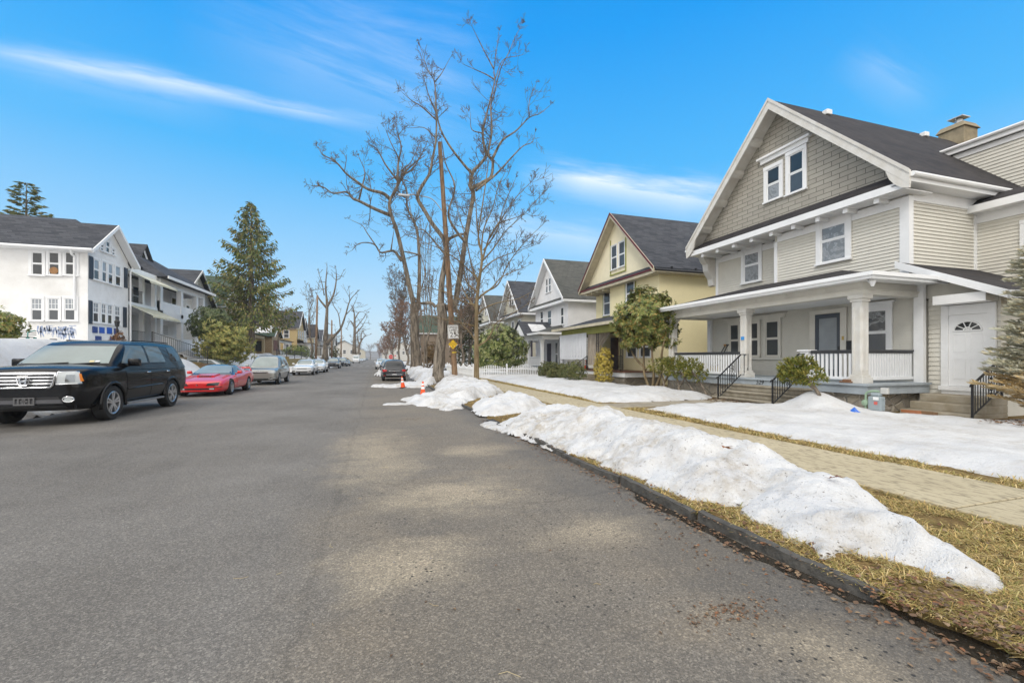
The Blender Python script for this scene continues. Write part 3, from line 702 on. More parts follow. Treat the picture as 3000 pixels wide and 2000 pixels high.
m.tube([(14.5, 20.32, 6.36), (26, 20.32, 6.36)], .07, 8); m.build('dark_gutter', BLACKM, yh)
for u0, v0, u1, v1, X in ((1836, 829, 1859, 890, 15.1), (1770, 856, 1788, 921, 15.7)): winpx(yh, X, u0, v0, u1, v1, cas=.06, mf=W_TRIM)
for u0, v0, u1, v1 in ((1792, 723, 1808, 786), (1814, 712, 1831, 777)): winpx(yh, 15.0, u0, v0, u1, v1, cas=.05, mf=W_TRIM)
m = MB()
for u0, v0, u1, v1, X in ((1836, 829, 1859, 890, 15.1), (1770, 856, 1788, 921, 15.7), (1792, 710, 1831, 787, 15.0)):
    p, q_ = at(u0, v0, X=X), at(u1, v1, X=X); y0, y1 = q_.y - .16, p.y + .16; fr = FX(X); b0, b1 = q_.z - .1, p.z + .14
    m.fbox(fr, y0, y0 + .09, b0, b1, .003, .04); m.fbox(fr, y1 - .09, y1, b0, b1, .003, .04); m.fbox(fr, y0, y1, b0 - .07, b0, .003, .06)
m.build('window_surround', OLIVE, yh)
px = q['px']
SHEET = pm('white_sheet_cloth', (.70, .71, .74), .9, var=.1, scale=2, bump=.1)
def cloth(par, name, p, q_, z0, z1, mat, amp=.05, waves=9, tuck=0):
    m = MB(); p, q_ = V3(p), V3(q_); n = 60; d = (q_ - p); w = V3((d.y, -d.x, 0)).normalized(); rows = 8
    for j in range(rows + 1):
        b = j / rows; z = z1 + (z0 - z1) * b; sh = 1 - tuck * math.sin(math.pi * min(1, b * 1.1)) ** 2 if tuck else 1
        for i in range(n + 1):
            a = i / n; m.v.append(tuple(p + d * (a * sh) + w * (amp * (.4 + .6 * b) * math.sin(a * waves * 6.28 + math.sin(a * 9) * 1.3)) + V3((0, 0, z))))
    for j in range(rows):
        for i in range(n):
            k = j * (n + 1) + i; m.f.append([k, k + 1, k + n + 2, k + n + 1]); m.mi.append(0)
    return m.build(name, mat, par, smooth=True, recalc=False)
cloth(yh, 'porch_curtain', (px + .05, 25.1, 0), (px + .05, 29.35, 0), 1.45, 3.15, SHEET, .04, 11)
cloth(yh, 'porch_curtain', (px + .1, 28.85, 0), (px + .1, 29.4, 0), .85, 3.12, SHEET, .05, 3)
cloth(yh, 'porch_curtain', (px + .12, 25.0, 0), (px + .9, 23.6, 0), 1.1, 3.1, pm('beige_tarp_cloth', (.42, .37, .31), .9), .07, 5, .35)
def iron_balustrade(par, p, q_, z, h=.85, sp=.13, mat=None):
    m = MB(); p, q_ = V3(p), V3(q_); n = max(2, int((q_ - p).length / sp)); up = V3((0, 0, 1))
    m.bar(p + up * (z + h), q_ + up * (z + h), .045, .03); m.bar(p + up * (z + .1), q_ + up * (z + .1), .03, .02)
    for i in range(n + 1):
        c = p.lerp(q_, i / n); m.bar(c + up * z, c + up * (z + h), .018, .018)
    return m.build('iron_railing', mat or BLACKM, par)
iron_balustrade(yh, (px + .1, 21.0, 0), (px + .1, 23.8, 0), .8); iron_balustrade(yh, (px + .1, 25.1, 0), (px + .1, 29.3, 0), .8)
def iron_post(par, x, y, z0, z1, w=.22):
    m = MB()
    for s in (-1, 1): m.box(x - .015, x + .015, y + s * w / 2 - .015, y + s * w / 2 + .015, z0, z1)
    z = z0 + .2
    while z < z1 - .1: scrollring(m, (x, y, z), .075, (0, 1, 0), .009, 10); z += .19
    return m.build('iron_post', BLACKM, par)
for yy in (21.0, 23.75, 25.1, 29.4): iron_post(yh, px + .1, yy, .8, 3.05)
m = MB(); m.box(px - .9, px + .02, 23.9, 25.0, -.2, .3); m.box(px - .45, px + .019, 23.9, 25.0, .3, .56); m.build('front_step', CONC, yh)
iron_rail('handrail', None, [(px - 1.1, 25.05, .05), (px + .05, 25.05, .8)], .85, scroll=False, parent=yh)
window(yh, FX(15.1), 21.6, 22.6, 1.6, 2.8, mf=W_TRIM); window(yh, FX(15.1), 23.0, 24.0, 1.6, 2.8, mf=W_TRIM)
m = MB(); m.fbox(FX(15.1), 25.1, 26.0, .82, 2.9, .003, .05); m.build('front_door', pm('brown_door', (.12, .06, .035), .5), yh)
# white house
WHS = stucco('white_stucco', (.82, .82, .835)); wh, q = row_house('stucco_house', 'white stucco gabled house with grey curtains on its porch', 36.7, WHS, WHS, ROOF_O, W_TRIM, W_TRIM, zr=10.35, ze=6.3, hw=4.2, split=False)
for u0, v0, u1, v1 in ((1584, 913, 1592, 956), (1605, 911, 1616, 953), (1644, 902, 1652, 949)): winpx(wh, 15.1, u0, v0, u1, v1, cas=.08)
for u0, v0, u1, v1 in ((1600, 819, 1605.5, 857), (1608.5, 816, 1614.5, 853)): winpx(wh, 15.0, u0, v0, u1, v1, cas=.07)
px = q['px']
for yy in (33.3, 36.4, 37.6, 40.2): column(wh, px + .22, yy, .8, 3.05, .24, W_TRIM, fluted=False)
railing(wh, (px + .2, 33.5, 0), (px + .2, 36.2, 0), .8, .85); railing(wh, (px + .2, 37.8, 0), (px + .2, 40.1, 0), .8, .85)
GREYC = pm('grey_curtain_cloth', (.11, .10, .13), .9, var=.2)
for y0, y1 in ((33.3, 33.8), (35.8, 36.3), (37.7, 38.4)): cloth(wh, 'porch_curtain', (px + .3, y0, 0), (px + .3, y1, 0), 1.0, 3.05, GREYC, .04, 4, .3)
m = MB()   # little entrance gable
m.slab([(px - .55, 35.3, 3.5), (px - .55, 38.5, 3.5), (px - .55, 36.9, 4.65)], (.1, 0, 0)); m.build('entrance_gable', W_TRIM, wh)
m = MB()
for s in (-1, 1): m.slab([(px - .7, 36.9, 4.72), (px - .7, 36.9 + s * 1.85, 3.45), (px + 2.2, 36.9 + s * 1.85, 3.45), (px + 2.2, 36.9, 4.72)], (0, 0, .07))
er = m.build('entrance_roof', ROOF_B, wh)
m = MB(); m.slab([(px + .1, 36.45, 4.50), (px + .15, 35.45, 3.80), (px + 1.7, 35.55, 3.87), (px + 1.5, 36.4, 4.46)], (0, 0, .06)); m.build('roof_snow', pm('roof_snow', (.78, .79, .81), .7, bump=.2), er, bevel=.03)
m = MB(); m.fbox(FX(15.1), 36.5, 37.4, .82, 2.85, .003, .05); m.build('front_door', GREYC, wh)
window(wh, FX(15.1), 33.6, 34.3, 1.5, 2.9); window(wh, FX(15.1), 34.9, 35.5, .9, 2.9)
m = MB(); m.box(px - .9, px, 36.3, 37.6, -.2, .35); m.box(px - .45, px - .001, 36.3, 37.6, .35, .6); m.build('front_step', CONC, wh)
SNOWM = None
ch5 = stucco('cream_siding', (.66, .63, .52)); SIDE = brickmat('white_siding', (.70, .70, .68), (.68, .68, .66), (.40, .40, .39), bw=8, rh=.14, ms=.012, var=.1, bump=.4)
SIDEC = brickmat('cream_siding_boards', (.62, .59, .49), (.60, .57, .47), (.34, .32, .27), bw=8, rh=.14, ms=.012, var=.1, bump=.4)
SIDEG = brickmat('grey_siding_boards', (.34, .33, .31), (.32, .31, .29), (.2, .2, .19), bw=8, rh=.14, ms=.012, var=.1, bump=.4)
SIDEBR = brickmat('brown_siding_boards', (.30, .235, .175), (.28, .22, .165), (.16, .13, .10), bw=8, rh=.14, ms=.012, var=.1, bump=.4)
def std_windows(h, q, yc, ze=6.3, gable=True, mf=None):
    for a in (-2.6, -.2, 2.2): window(h, FX(q['x0'] + (.6 if yc + a > q['ys'] else 0)), yc + a - .4, yc + a + .4, ze - 2.1, ze - .6, cas=.08, mf=mf)
    if gable:
        for a in (-.5, .5): window(h, FX(q['xg']), yc + a - .35, yc + a + .35, ze + 1.3, ze + 2.6, cas=.07, mf=mf)
    window(h, FX(q['x0']), yc - 3, yc - 1.4, 1.5, 2.8, cas=.08, mf=mf)
    m = MB(); m.fbox(FX(q['x0']), yc + .2, yc + 1.1, .82, 2.85, .003, .05); m.build('front_door', GREYC, h)
for yc, lab, wl, rfm, zr in ((48.1, 'cream sided gabled house behind the big evergreen shrub', SIDEC, ROOF_B, 10.3), (60.0, 'cream gabled house half hidden behind the slim street tree', ch5, ROOF_O, 10.3), (72.0, 'farther white gabled house just showing past the cream gable', SIDE, ROOF_D, 10.2)):
    h, q = row_house('gabled_house', lab, yc, wl, wl, rfm, W_TRIM, W_TRIM, zr=zr, ze=6.35, hw=4.0, split=False, group='x' if False else None) if False else row_house('gabled_house', lab, yc, wl, wl, rfm, W_TRIM, W_TRIM, zr=zr, ze=6.35, hw=4.0, split=False)
    std_windows(h, q, yc)
    for yy in (yc - 3.3, yc, yc + 3.3): column(h, q['px'] + .22, yy, .8, 3.05, .24, W_TRIM, fluted=False)
h, q = row_house('gabled_house', 'brown house with green roof seen between the street tree trunks', 100.0, SIDEBR, SIDEBR, ROOF_GN, W_TRIM, W_TRIM, x0=9.2, zr=11.0, ze=6.8, hw=6, split=False, porch=True)
std_windows(h, q, 100.0, 6.7)
# ------------------------------------------------------------------ left side of the street
LZ = 2.0
STW = pm('white_painted_stucco', (.84, .84, .835), .85, var=.1, scale=.9, bump=.35, bscale=20, c2=(.68, .67, .65), dist=.006)
du = thing('stucco_house', 'white stucco two storey house with a front gable and navy shutters', 'house', (-15.1, 32, LZ))
XL, YS = -15.1, 29.9
fs, ff = FY(YS), FX(XL, 1)
m = MB(); m.box(-17.2, XL, YS, 34.0, LZ - .8, 7.55); m.box(-34, -17.201, YS, 44, LZ - .8, 7.54); m.build('wall', STW, du)
ap = at(339, 673, X=XL + .3); yc = 32.0; hw = 2.5; zr, ze = 9.35, 7.35
sl = (zr - ze) / hw
m = MB(); m.slab([(XL - .02, YS + .01, 7.5), (XL - .02, 33.99, 7.5), (XL - .02, 33.99, zr - 1.99 * sl - .05), (XL - .02, yc, zr - .05), (XL - .02, YS + .01, zr - 2.09 * sl - .05)], (-.2, 0, 0)); m.build('gable_wall', STW, du)
m = MB()
for s in (-1, 1): m.slab([(XL + .4, yc, zr), (XL + .4, yc + s * hw, ze), (-24, yc + s * hw, ze), (-24, yc, zr)], (0, 0, .12))
# hipped main roof
zm, ym = 10.55, 35.6
m.poly([(-17.9, YS - .45, ze + .10), (-18.6, ym, zm), (-40, ym, zm), (-40, YS - .45, ze + .10)])
m.poly([(-18.6, ym, zm), (-16.6, 33.5, 8.6), (-16.0, 44.2, 7.7), (-19.5, 39.5, zm)]); m.poly([(-17.9, YS - .45, ze + .10), (-16.6, 33.5, 8.6), (-18.6, ym, zm)])
m.poly([(-18.6, ym, zm), (-19.5, 39.5, zm), (-40, 39.5, zm), (-40, ym, zm)]); m.poly([(-19.5, 39.5, zm), (-16.0, 44.2, 7.7), (-40, 44.2, 7.7), (-40, 39.5, zm)])
m.build('roof', ROOF_B2 if 'ROOF_B2' in globals() else ROOF_B, du)
m = MB()
for s in (-1, 1):
    m.slab([(XL + .401, yc, zr + .13), (XL + .401, yc + s * hw, ze + .13), (XL + .401, yc + s * hw, ze - .08), (XL + .401, yc, zr - .08)], (.05, 0, 0))
    m.slab([(XL + .4, yc, zr - .03), (XL + .4, yc + s * hw, ze - .03), (XL - .0, yc + s * hw, ze - .03), (XL - .0, yc, zr - .03)], (0, 0, .025))
m.box(-34, XL + .4, YS - .5, YS - .42, ze - .02, ze + .12); m.tube([(-34, YS - .54, ze + .06), (XL + .45, YS - .54, ze + .06)], .07, 8); m.box(-34, XL + .4, YS - .42, YS - .002, ze - .03, ze)
m.tube([(XL - .5, YS - .5, ze), (XL - .55, YS - .3, ze - .2), (XL - .55, YS - .08, ze - .3), (XL - .55, YS - .08, 4.2)], .06, 8)
m.tube([(XL + .1, 34.3, ze + .02), (XL + .1, 34.05, ze - .35), (XL + .1, 34.05, 2.2)], .05, 8)
m.build('eave_trim', W_TRIM, du)
NAVY = pm('navy_shutter_paint', (.035, .05, .075), .5, var=.15)
def winside(h, Yp, u0, v0, u1, v1, **k):
    p, q = at(u0, v0, Y=Yp), at(u1, v1, Y=Yp); return window(h, FY(Yp), p.x, q.x, q.z, p.z, **k)
def winfront(h, X, u0, v0, u1, v1, **k):
    p, q = at(u0, v0, X=X), at(u1, v1, X=X); y0, y1 = sorted((p.y, q.y)); return window(h, FX(X, 1), y0, y1, q.z, p.z, **k)
S1 = .5102
zx = lambda x: x * S1
zy = lambda y: 500 + y * S1
for i, (x0, x1) in enumerate(((184, 248), (281, 343), (375, 437))):
    winside(du, YS, zx(x0), zy(467), zx(x1), zy(600), cas=.13, mp=GLASS_D, low=GLASS_D, curtain=None)
    winside(du, YS, zx(x0 - 3), zy(732), zx(x1 - 3), zy(860), cas=.13, mp=GLASS_L, low=GLASS, mun=2)
m = MB(); p, q_ = at(zx(286), zy(588), Y=YS), at(zx(338), zy(560), Y=YS); c_ = (p + q_) / 2
m.lathe([(0, 0), (.19, 0), (.19, .012), (0, .012)], (c_.x, YS - .05, c_.z), 20, 'Y'); m.build('sun_ornament', pm('orange_ornament', (.36, .19, .08), .7, var=.5, scale=8), du)
for i, (x0, x1) in enumerate(((535, 567), (583, 609), (619, 645), (660, 690))):
    yt, yb = 505 + i * 13, 630 + i * 12; winfront(du, XL, zx(x0), zy(yt), zx(x1), zy(yb), cas=.09, mp=GLASS_L, low=GLASS_D)
    yt, yb = 755 + i * 7, 872 + i * 5; winfront(du, XL, zx(x0 - 4), zy(yt), zx(x1 - 4), zy(yb), cas=.09, mp=GLASS_L, low=GLASS, mun=1)
for x0, x1, a, b in ((509, 532, 488, 625), (711, 729, 555, 675), (507, 527, 743, 880), (705, 724, 782, 900)):
    p, q_ = at(zx(x0), zy(a), X=XL), at(zx(x1), zy(b), X=XL); m = MB(); m.fbox(ff, p.y, q_.y, q_.z, p.z, .003, .05)
    for k in range(14): 
        z = q_.z + (p.z - q_.z) * (k + .5) / 14; m.fbox(ff, p.y + .05, q_.y - .05, z - .03, z + .02, .05, .06)
    m.build('shutter', NAVY, du)
for x0, x1, a, b in ((575, 592, 420, 462), (605, 626, 402, 475), (640, 657, 447, 486)): winfront(du, XL - .02, zx(x0), zy(a), zx(x1), zy(b), cas=.07, mp=GLASS_D)
BLUEP = [flat('blue_panel_%s' % k, c, .5) for k, c in (('navy', (.03, .06, .22)), ('bright', (.02, .10, .45)))]
for i, (x0, x1, a, b) in enumerate(((529, 558, 893, 932), (569, 598, 897, 934), (613, 641, 899, 938), (653, 678, 904, 940), (546, 580, 948, 985), (630, 657, 951, 985))):
    p, q_ = at(zx(x0), zy(a), X=XL), at(zx(x1), zy(b), X=XL); m = MB(); m.fbox(ff, p.y, q_.y, q_.z, p.z, .003, .03); m.build('blue_panel', BLUEP[1 if i in (2, 1) else 0], du)
# brush-painted blue marks on the side wall
m = MB(); rr = random.Random(3)
for k in range(95):
    x = 215 + 225 * rr.random(); yv = 888 + 50 * rr.random() * (1 if x > 330 else .8); p = at(zx(x), zy(yv), Y=YS - .004); L = .1 + .3 * rr.random(); w_ = .012 + .03 * rr.random(); a = rr.uniform(-.25, .25) + (1.5 if rr.random() < .22 else 0)
    d = V3((math.sin(a), 0, -math.cos(a))) * L; s_ = V3((math.cos(a), 0, math.sin(a))) * w_
    m.slab([p - s_, p + s_ * .6, p + d + s_ * .4, p + d - s_ * .7], (0, -.002, 0))
m.build('brush_marks', pm('faded_blue_brush_paint', (.18, .27, .50), .8, var=.5, scale=14, c2=(.50, .55, .66)), du)
p, q_ = at(zx(288), zy(965), Y=YS), at(zx(327), zy(992), Y=YS); m = MB(); m.fbox(fs, p.x, q_.x, q_.z, p.z, .003, .02)
for k in range(4): 
    z = q_.z + (p.z - q_.z) * (k + .5) / 4; m.fbox(fs, p.x, q_.x, z - .03, z + .01, .02, .06)
m.build('basement_vent', DARKG, du)
# porch bay between the two houses: decks, awnings, posts
m = MB(); m.box(-17.19, XL - .1, 34.01, 38.2, 5.0, 5.2); m.build('porch_deck', W_TRIM, du); m = MB(); m.box(-17.19, XL + .3, 34.01, 38.2, LZ - .5, LZ + .45); m.build('porch_deck', W_TRIM, du); m = MB(); m.box(XL - .45, XL - .1, 34.02, 38.2, 7.1, 7.5); m.build('porch_beam', W_TRIM, du)
for yy in (36.3, 38.05):
    m = MB(); m.box(XL - .38, XL - .14, yy - .12, yy + .12, LZ + .45, 7.1); m.build('porch_post', W_TRIM, du)
m = MB(); m.poly([(XL - .2, 34.05, 7.25), (XL - .2, 38.2, 7.25), (XL + 1.15, 38.2, 6.55), (XL + 1.15, 34.05, 6.55)]); m.poly([(XL + 1.15, 38.2, 6.55), (XL + 1.15, 34.05, 6.55), (XL + 1.15, 34.05, 6.43), (XL + 1.15, 38.2, 6.43)])
AWN = pm('yellowed_white_awning', (.66, .64, .54), .6, var=.3, scale=3, c2=(.52, .49, .3)); m.build('awning', AWN, du)
m = MB(); m.poly([(XL - .2, 34.05, 5.05), (XL - .2, 38.2, 5.05), (XL + 1.3, 38.2, 4.3), (XL + 1.3, 34.05, 4.3)]); m.poly([(XL + 1.3, 38.2, 4.3), (XL + 1.3, 34.05, 4.3), (XL + 1.3, 34.05, 4.18), (XL + 1.3, 38.2, 4.18)]); m.build('awning', AWN, du)
iron_balustrade(du, (XL - .15, 34.1, 0), (XL - .15, 36.2, 0), 5.2, .85); iron_balustrade(du, (XL + .2, 34.1, 0), (XL + .2, 35.6, 0), LZ + .45, .85)
m = MB()
for y0 in (34.5, 35.4, 36.6): m.fbox(FX(-17.2, 1), y0, y0 + .7, 5.3, 7.0, .003, .03); m.fbox(FX(-17.2, 1), y0, y0 + .7, 2.5, 4.4, .003, .03)
m.build('pane', GLASS_D, du)
for y0, y1 in ((34.5, 36.1), (36.6, 37.4)): window(du, FX(-17.2, 1), y0, y1, 5.4, 6.9, cas=.1, mp=GLASS_D)
railing(du, (XL + .25, 36.9, 0), (XL + .25, 38.1, 0), LZ + .45, .85)
iron_rail('handrail', None, [(XL + 3.6, 36.4, 1.2), (XL + .3, 36.4, LZ + .45)], .9, scroll=False, parent=du)
m = MB()
for k in range(5): m.box(XL + .3 + k * .4, XL + .72 + k * .4, 35.5, 36.5, .5, LZ + .4 - k * .2)
m.build('front_step', CONC, du)
# double-deck porch house
h2 = thing('porch_house', 'white house with open two storey front porch beside the gabled stucco house', 'house', (-15.1, 43, LZ))
m = MB(); m.box(-30, -17.4, 44.21, 47.5, LZ - .5, 7.5); m.box(-17.39, -17.2, 38.4, 47.4, LZ - .5, 7.4); m.build('wall', STW, h2)
m = MB(); m.box(-17.19, XL, 38.4, 47.2, LZ - .3, LZ + .4); m.box(-17.19, XL, 38.4, 47.2, 4.75, 5.05); m.box(XL - .32, XL, 38.4, 47.2, 6.95, 7.5); m.box(-17.19, XL - .33, 46.9, 47.2, 6.95, 7.5); m.box(XL - .25, XL - .05, 38.4, 47.2, 5.051, 5.75); m.box(XL - .25, XL - .05, 40.9, 47.2, LZ + .401, LZ + 1.1); m.box(XL - .3, XL + .02, 38.4, 47.2, 4.4, 4.749); m.build('porch_deck', W_TRIM, h2)
for yy in (38.6, 42.2, 45.4, 47.0):
    m = MB(); m.box(XL - .33, XL + .0, yy - .2, yy + .2, LZ + .41, 6.95); m.build('porch_post', W_TRIM, h2)
m = MB(); E = 7.5; m.poly([(XL + .6, 38.0, E), (XL + .6, 47.9, E), (-20.5, 45.5, 11.3), (-20.5, 42.6, 11.3)]); m.poly([(XL + .6, 47.9, E), (-30, 47.9, E), (-30, 45.5, 11.3), (-20.5, 45.5, 11.3)]); m.poly([(XL + .6, 38.0, E), (-20.5, 42.6, 11.3), (-30, 42.6, 11.3), (-30, 38, E)]); m.poly([(-20.5, 45.5, 11.3), (-30, 45.5, 11.3), (-30, 42.6, 11.3), (-20.5, 42.6, 11.3)]); m.box(-17.1, XL + .55, 38.1, 47.8, E - .08, E - .005)
m.build('roof', ROOF_B, h2)
m = MB(); m.box(XL + .601, XL + .68, 38, 47.9, E - .15, E + .05); m.build('gutter', W_TRIM, h2)
m = MB(); xd, yd = -17.8, 42.4; m.slab([(xd, yd - .9, 9.4), (xd, yd + .9, 9.4), (xd, yd, 10.5)], (-.1, 0, 0)); dm = m.build('roof_dormer', W_TRIM, h2)
m = MB()
for s in (-1, 1): m.slab([(xd + .25, yd, 10.62), (xd + .25, yd + s * 1.1, 9.3), (xd - 2.3, yd + s * 1.1, 9.3), (xd - 2.3, yd, 10.62)], (0, 0, .07))
m.build('dormer_roof', ROOF_B, dm)
m = MB(); m.slab([(xd + .004, yd - .4, 9.5), (xd + .004, yd + .4, 9.5), (xd + .004, yd, 10.05)], (.01, 0, 0)); m.build('pane', GLASS_D, dm)
for y0 in (39.3, 43, 45.8): window(h2, FX(-17.2, 1), y0, y0 + .9, 5.5, 6.9, cas=.1, mp=GLASS_D)
m = MB(); m.fbox(FX(-17.2, 1), 43, 45, 2.6, 4.3, .003, .05); m.build('siding_panel', SIDE, h2)
railing(h2, (XL - .1, 38.85, 0), (XL - .1, 40.8, 0), LZ + .4, .85)
iron_balustrade(h2, (XL + 2.6, 39, 0), (XL + 2.6, 46.5, 0), 1.6, .9, .2); 
# houses farther along on the left
def lhouse(name, label, yc, wall, roofm, x=-15.5, hw=4.2, zr=11.5, ze=7.4, depth=12, gz=1.6, porch=None, trim=None, gablem=None):
    trim = trim or W_TRIM
    h = thing(name, label, 'house', (x, yc, gz))
    m = MB(); m.box(x - depth, x, yc - hw + .3, yc + hw - .3, gz - .6, ze); m.build('wall', wall, h)
    sl = (zr - ze) / hw
    m = MB(); m.slab([(x + .02, yc - hw + .31, ze), (x + .02, yc + hw - .31, ze), (x + .02, yc + hw - .31, ze + .3 * sl - .05), (x + .02, yc, zr - .05), (x + .02, yc - hw + .31, ze + .3 * sl - .05)], (-.15, 0, 0)); m.build('gable_wall', gablem or wall, h)
    m = MB()
    for s in (-1, 1): m.slab([(x + .5, yc, zr), (x + .5, yc + s * hw, ze), (x - depth, yc + s * hw, ze), (x - depth, yc, zr)], (0, 0, .12))
    m.build('roof', roofm, h)
    m = MB()
    for s in (-1, 1):
        m.slab([(x + .501, yc, zr + .13), (x + .501, yc + s * hw, ze + .13), (x + .501, yc + s * hw, ze - .12), (x + .501, yc, zr - .12)], (.05, 0, 0))
        m.box(x - depth, x + .5, min(yc + s * hw, yc + s * (hw - .5)), max(yc + s * hw, yc + s * (hw - .5)), ze - .14, ze - .1)
    m.build('rake_board', trim, h)
    f = FX(x, 1)
    for a in (-2.4, 0, 2.4): window(h, f, yc + a - .45, yc + a + .45, ze - 2.0, ze - .5, cas=.1, mf=trim)
    for a in (-.5, .5): window(h, f, yc + a - .38, yc + a + .38, ze + 1.0, ze + 2.2, cas=.08, mf=trim)
    for a in (-1.5, -4.5): window(h, FY(yc - hw + .3), x + a - .9, x + a, ze - 2.0, ze - .5, cas=.1, mf=trim); window(h, FY(yc - hw + .3), x + a - .9, x + a, ze - 4.8, ze - 3.3, cas=.1, mf=trim)
    if porch:
        pm_, prf = porch
        m = MB(); m.box(x + .003, x + 2.4, yc - hw + .4, yc + hw - .4, gz - .6, gz + .5); m.box(x + 2.0, x + 2.3, yc - hw + .5, yc + hw - .5, gz + 2.6, gz + 3.0); m.box(x + .003, x + 2.0, yc - hw + .5, yc - hw + .8, gz + 2.6, gz + 3.0)
        for yy in (yc - hw + .65, yc, yc + hw - .65): m.box(x + 2.0, x + 2.3, yy - .15, yy + .15, gz + .501, gz + 2.6)
        m.build('porch', pm_, h)
        m = MB(); m.poly([(x, yc - hw, gz + 3.7), (x, yc + hw, gz + 3.7), (x + 2.7, yc + hw, gz + 3.05), (x + 2.7, yc - hw, gz + 3.05)]); m.box(x + .003, x + 2.65, yc - hw + .05, yc + hw - .05, gz + 2.98, gz + 3.04); m.build('porch_roof', prf, h)
        railing(h, (x + 2.15, yc - hw + .8, 0), (x + 2.15, yc - .2, 0), gz + .5, .8, mat=pm_)
        m = MB(); m.fbox(f, yc - .5, yc + .5, gz + .52, gz + 2.5, .003, .05); m.build('front_door', GREYC, h); window(h, f, yc + 1.2, yc + 2.4, gz + 1.1, gz + 2.4, cas=.08, mf=trim); window(h, f, yc - 2.4, yc - 1.2, gz + 1.1, gz + 2.4, cas=.08, mf=trim)
    return h
BRICK = brickmat('red_brick', (.20, .07, .05), (.15, .055, .04), (.22, .19, .17), bw=.22, rh=.075, ms=.01, bump=.4, var=.3)
TANS = stucco('tan_stucco', (.50, .42, .27)); TANB = pm('tan_brick', (.40, .30, .19), .85, var=.3, scale=4)
YELS = brickmat('yellow_siding', (.62, .48, .25), (.60, .46, .24), (.42, .33, .18), bw=8, rh=.16, ms=.02, var=.1)
lhouse('gabled_house', 'white gabled house rising behind the two storey porch house', 54.0, SIDE, ROOF_B, x=-18, hw=4.5, zr=10.7, ze=7.3)
lhouse('stucco_house', 'tan stucco house with green roof behind the tall spruce', 64, TANS, ROOF_GN, x=-17.2, hw=5.6, zr=11.8, ze=7.6, porch=(TANS, ROOF_GN))
h = thing('porch_wing', 'tan brick single storey wing with a small gable by the spruce trunk', 'house', (-16, 74, 1.5))
m = MB(); m.box(-20, -14.4, 71.2, 76.6, 1.0, 4.7); m.slab([(-14.41, 71.2, 4.7), (-14.41, 76.6, 4.7), (-14.41, 73.9, 6.2)], (-.2, 0, 0)); m.build('wall', TANB, h)
m = MB()
for sg in (-1, 1): m.slab([(-14.0, 73.9, 6.35), (-14.0, 73.9 + sg * 3.1, 4.6), (-20, 73.9 + sg * 3.1, 4.6), (-20, 73.9, 6.35)], (0, 0, .1))
m.build('roof', ROOF_GN, h); m = MB(); m.slab([(-14.6, 73.6, 6.3), (-14.6, 71.6, 5.17), (-17.5, 71.6, 5.17), (-17.5, 73.6, 6.3)], (0, 0, .1)); m.build('roof_snow', pm('roof_snow', (.78, .79, .81), .7, bump=.2), h)
m = MB()
for sg in (-1, 1): m.slab([(-13.95, 73.9, 6.47), (-13.95, 73.9 + sg * 3.1, 4.72), (-13.95, 73.9 + sg * 3.1, 4.5), (-13.95, 73.9, 6.25)], (.04, 0, 0))
m.build('rake_board', W_TRIM, h); m = MB(); m.fbox(FX(-14.4, 1), 72.2, 75.6, 2.6, 4.2, .003, .05); m.build('brick_panel', BRICK, h); m = MB(); m.fbox(FY(71.2), -16.6, -15.4, 2.5, 4.0, .003, .05); m.build('window', GLASS_D, h)
lhouse('brick_house', 'red brick house between the spruce and the yellow house', 88.0, BRICK, ROOF_D, x=-17.8, hw=6.0, zr=10.6, ze=7.4, porch=(W_TRIM, ROOF_D))
lhouse('sided_house', 'pale yellow house with white two storey bay down the street', 102.0, YELS, ROOF_B, x=-15.2, hw=4.6, zr=11.3, ze=7.6, porch=(W_TRIM, ROOF_D))
lhouse('gabled_house', 'grey roofed white house behind the bare forked street tree', 115.0, SIDE, ROOF_B, x=-16.4, hw=4.6, zr=10.9, ze=7.2, porch=(W_TRIM, ROOF_B))
lhouse('gabled_house', 'dark roofed tan house past the forked street tree', 128.0, TANS, ROOF_D, x=-15.4, hw=4.8, zr=10.4, ze=6.8, porch=(W_TRIM, ROOF_D))
lhouse('gabled_house', 'grey sided house before the bright white far house', 141.0, SIDEG, ROOF_B, x=-15.2, hw=4.6, zr=9.8, ze=6.4, porch=(W_TRIM, ROOF_B))
lhouse('gabled_house', 'bright white house with grey roof at far end of left row', 162.0, SIDE, ROOF_O, x=-13.5, hw=6, zr=9.6, ze=5.8)
# ------------------------------------------------------------------ ground, road, pavement, snow
def sm(t): t = max(0., min(1., t)); return t * t * (3 - 2 * t)
def LH(y):
    return 2.0 - .75 * sm((y - 27) / 7) + .35 * sm((y - 40) / 12)
RXL, RXR = -8.6, 2.78
kp = [(1.93, 2.97), (2.78, 2.885), (3.34, 2.885), (4.19, 2.865), (5.17, 2.87), (5.39, 2.83), (6.69, 2.76), (8.33, 2.76), (11.88, 2.64), (13.69, 2.58), (20, 2.62), (60, 2.7)]
def kx(y):
    for (a, xa), (b, xb) in zip(kp[:-1], kp[1:]):
        if a <= y <= b: return xa + (xb - xa) * (y - a) / (b - a)
    return kp[0][1] if y < kp[0][0] else kp[-1][1]
def G(x, y):
    if x <= RXL - .15: return .1 + (LH(y) - .1) * sm((-10.0 - x) / 2.2) if x > -14 else .1 + ((LH(y) if x > -14.2 else LH(y) + (2.0 - LH(y)) * .8) - .1)
    if x < RXR + .1 and x > RXL - .15:
        return -.1
    return .055 + .04 * sm((x - 2.95) / .7) if x < 7.0 else .09 - .05 * sm((x - 7) / 4)
def sgrid(vals):
    out = []
    for a, b, st in vals:
        n = max(1, round((b - a) / st)); out += [a + (b - a) * i / n for i in range(n)]
    return out + [vals[-1][1]]
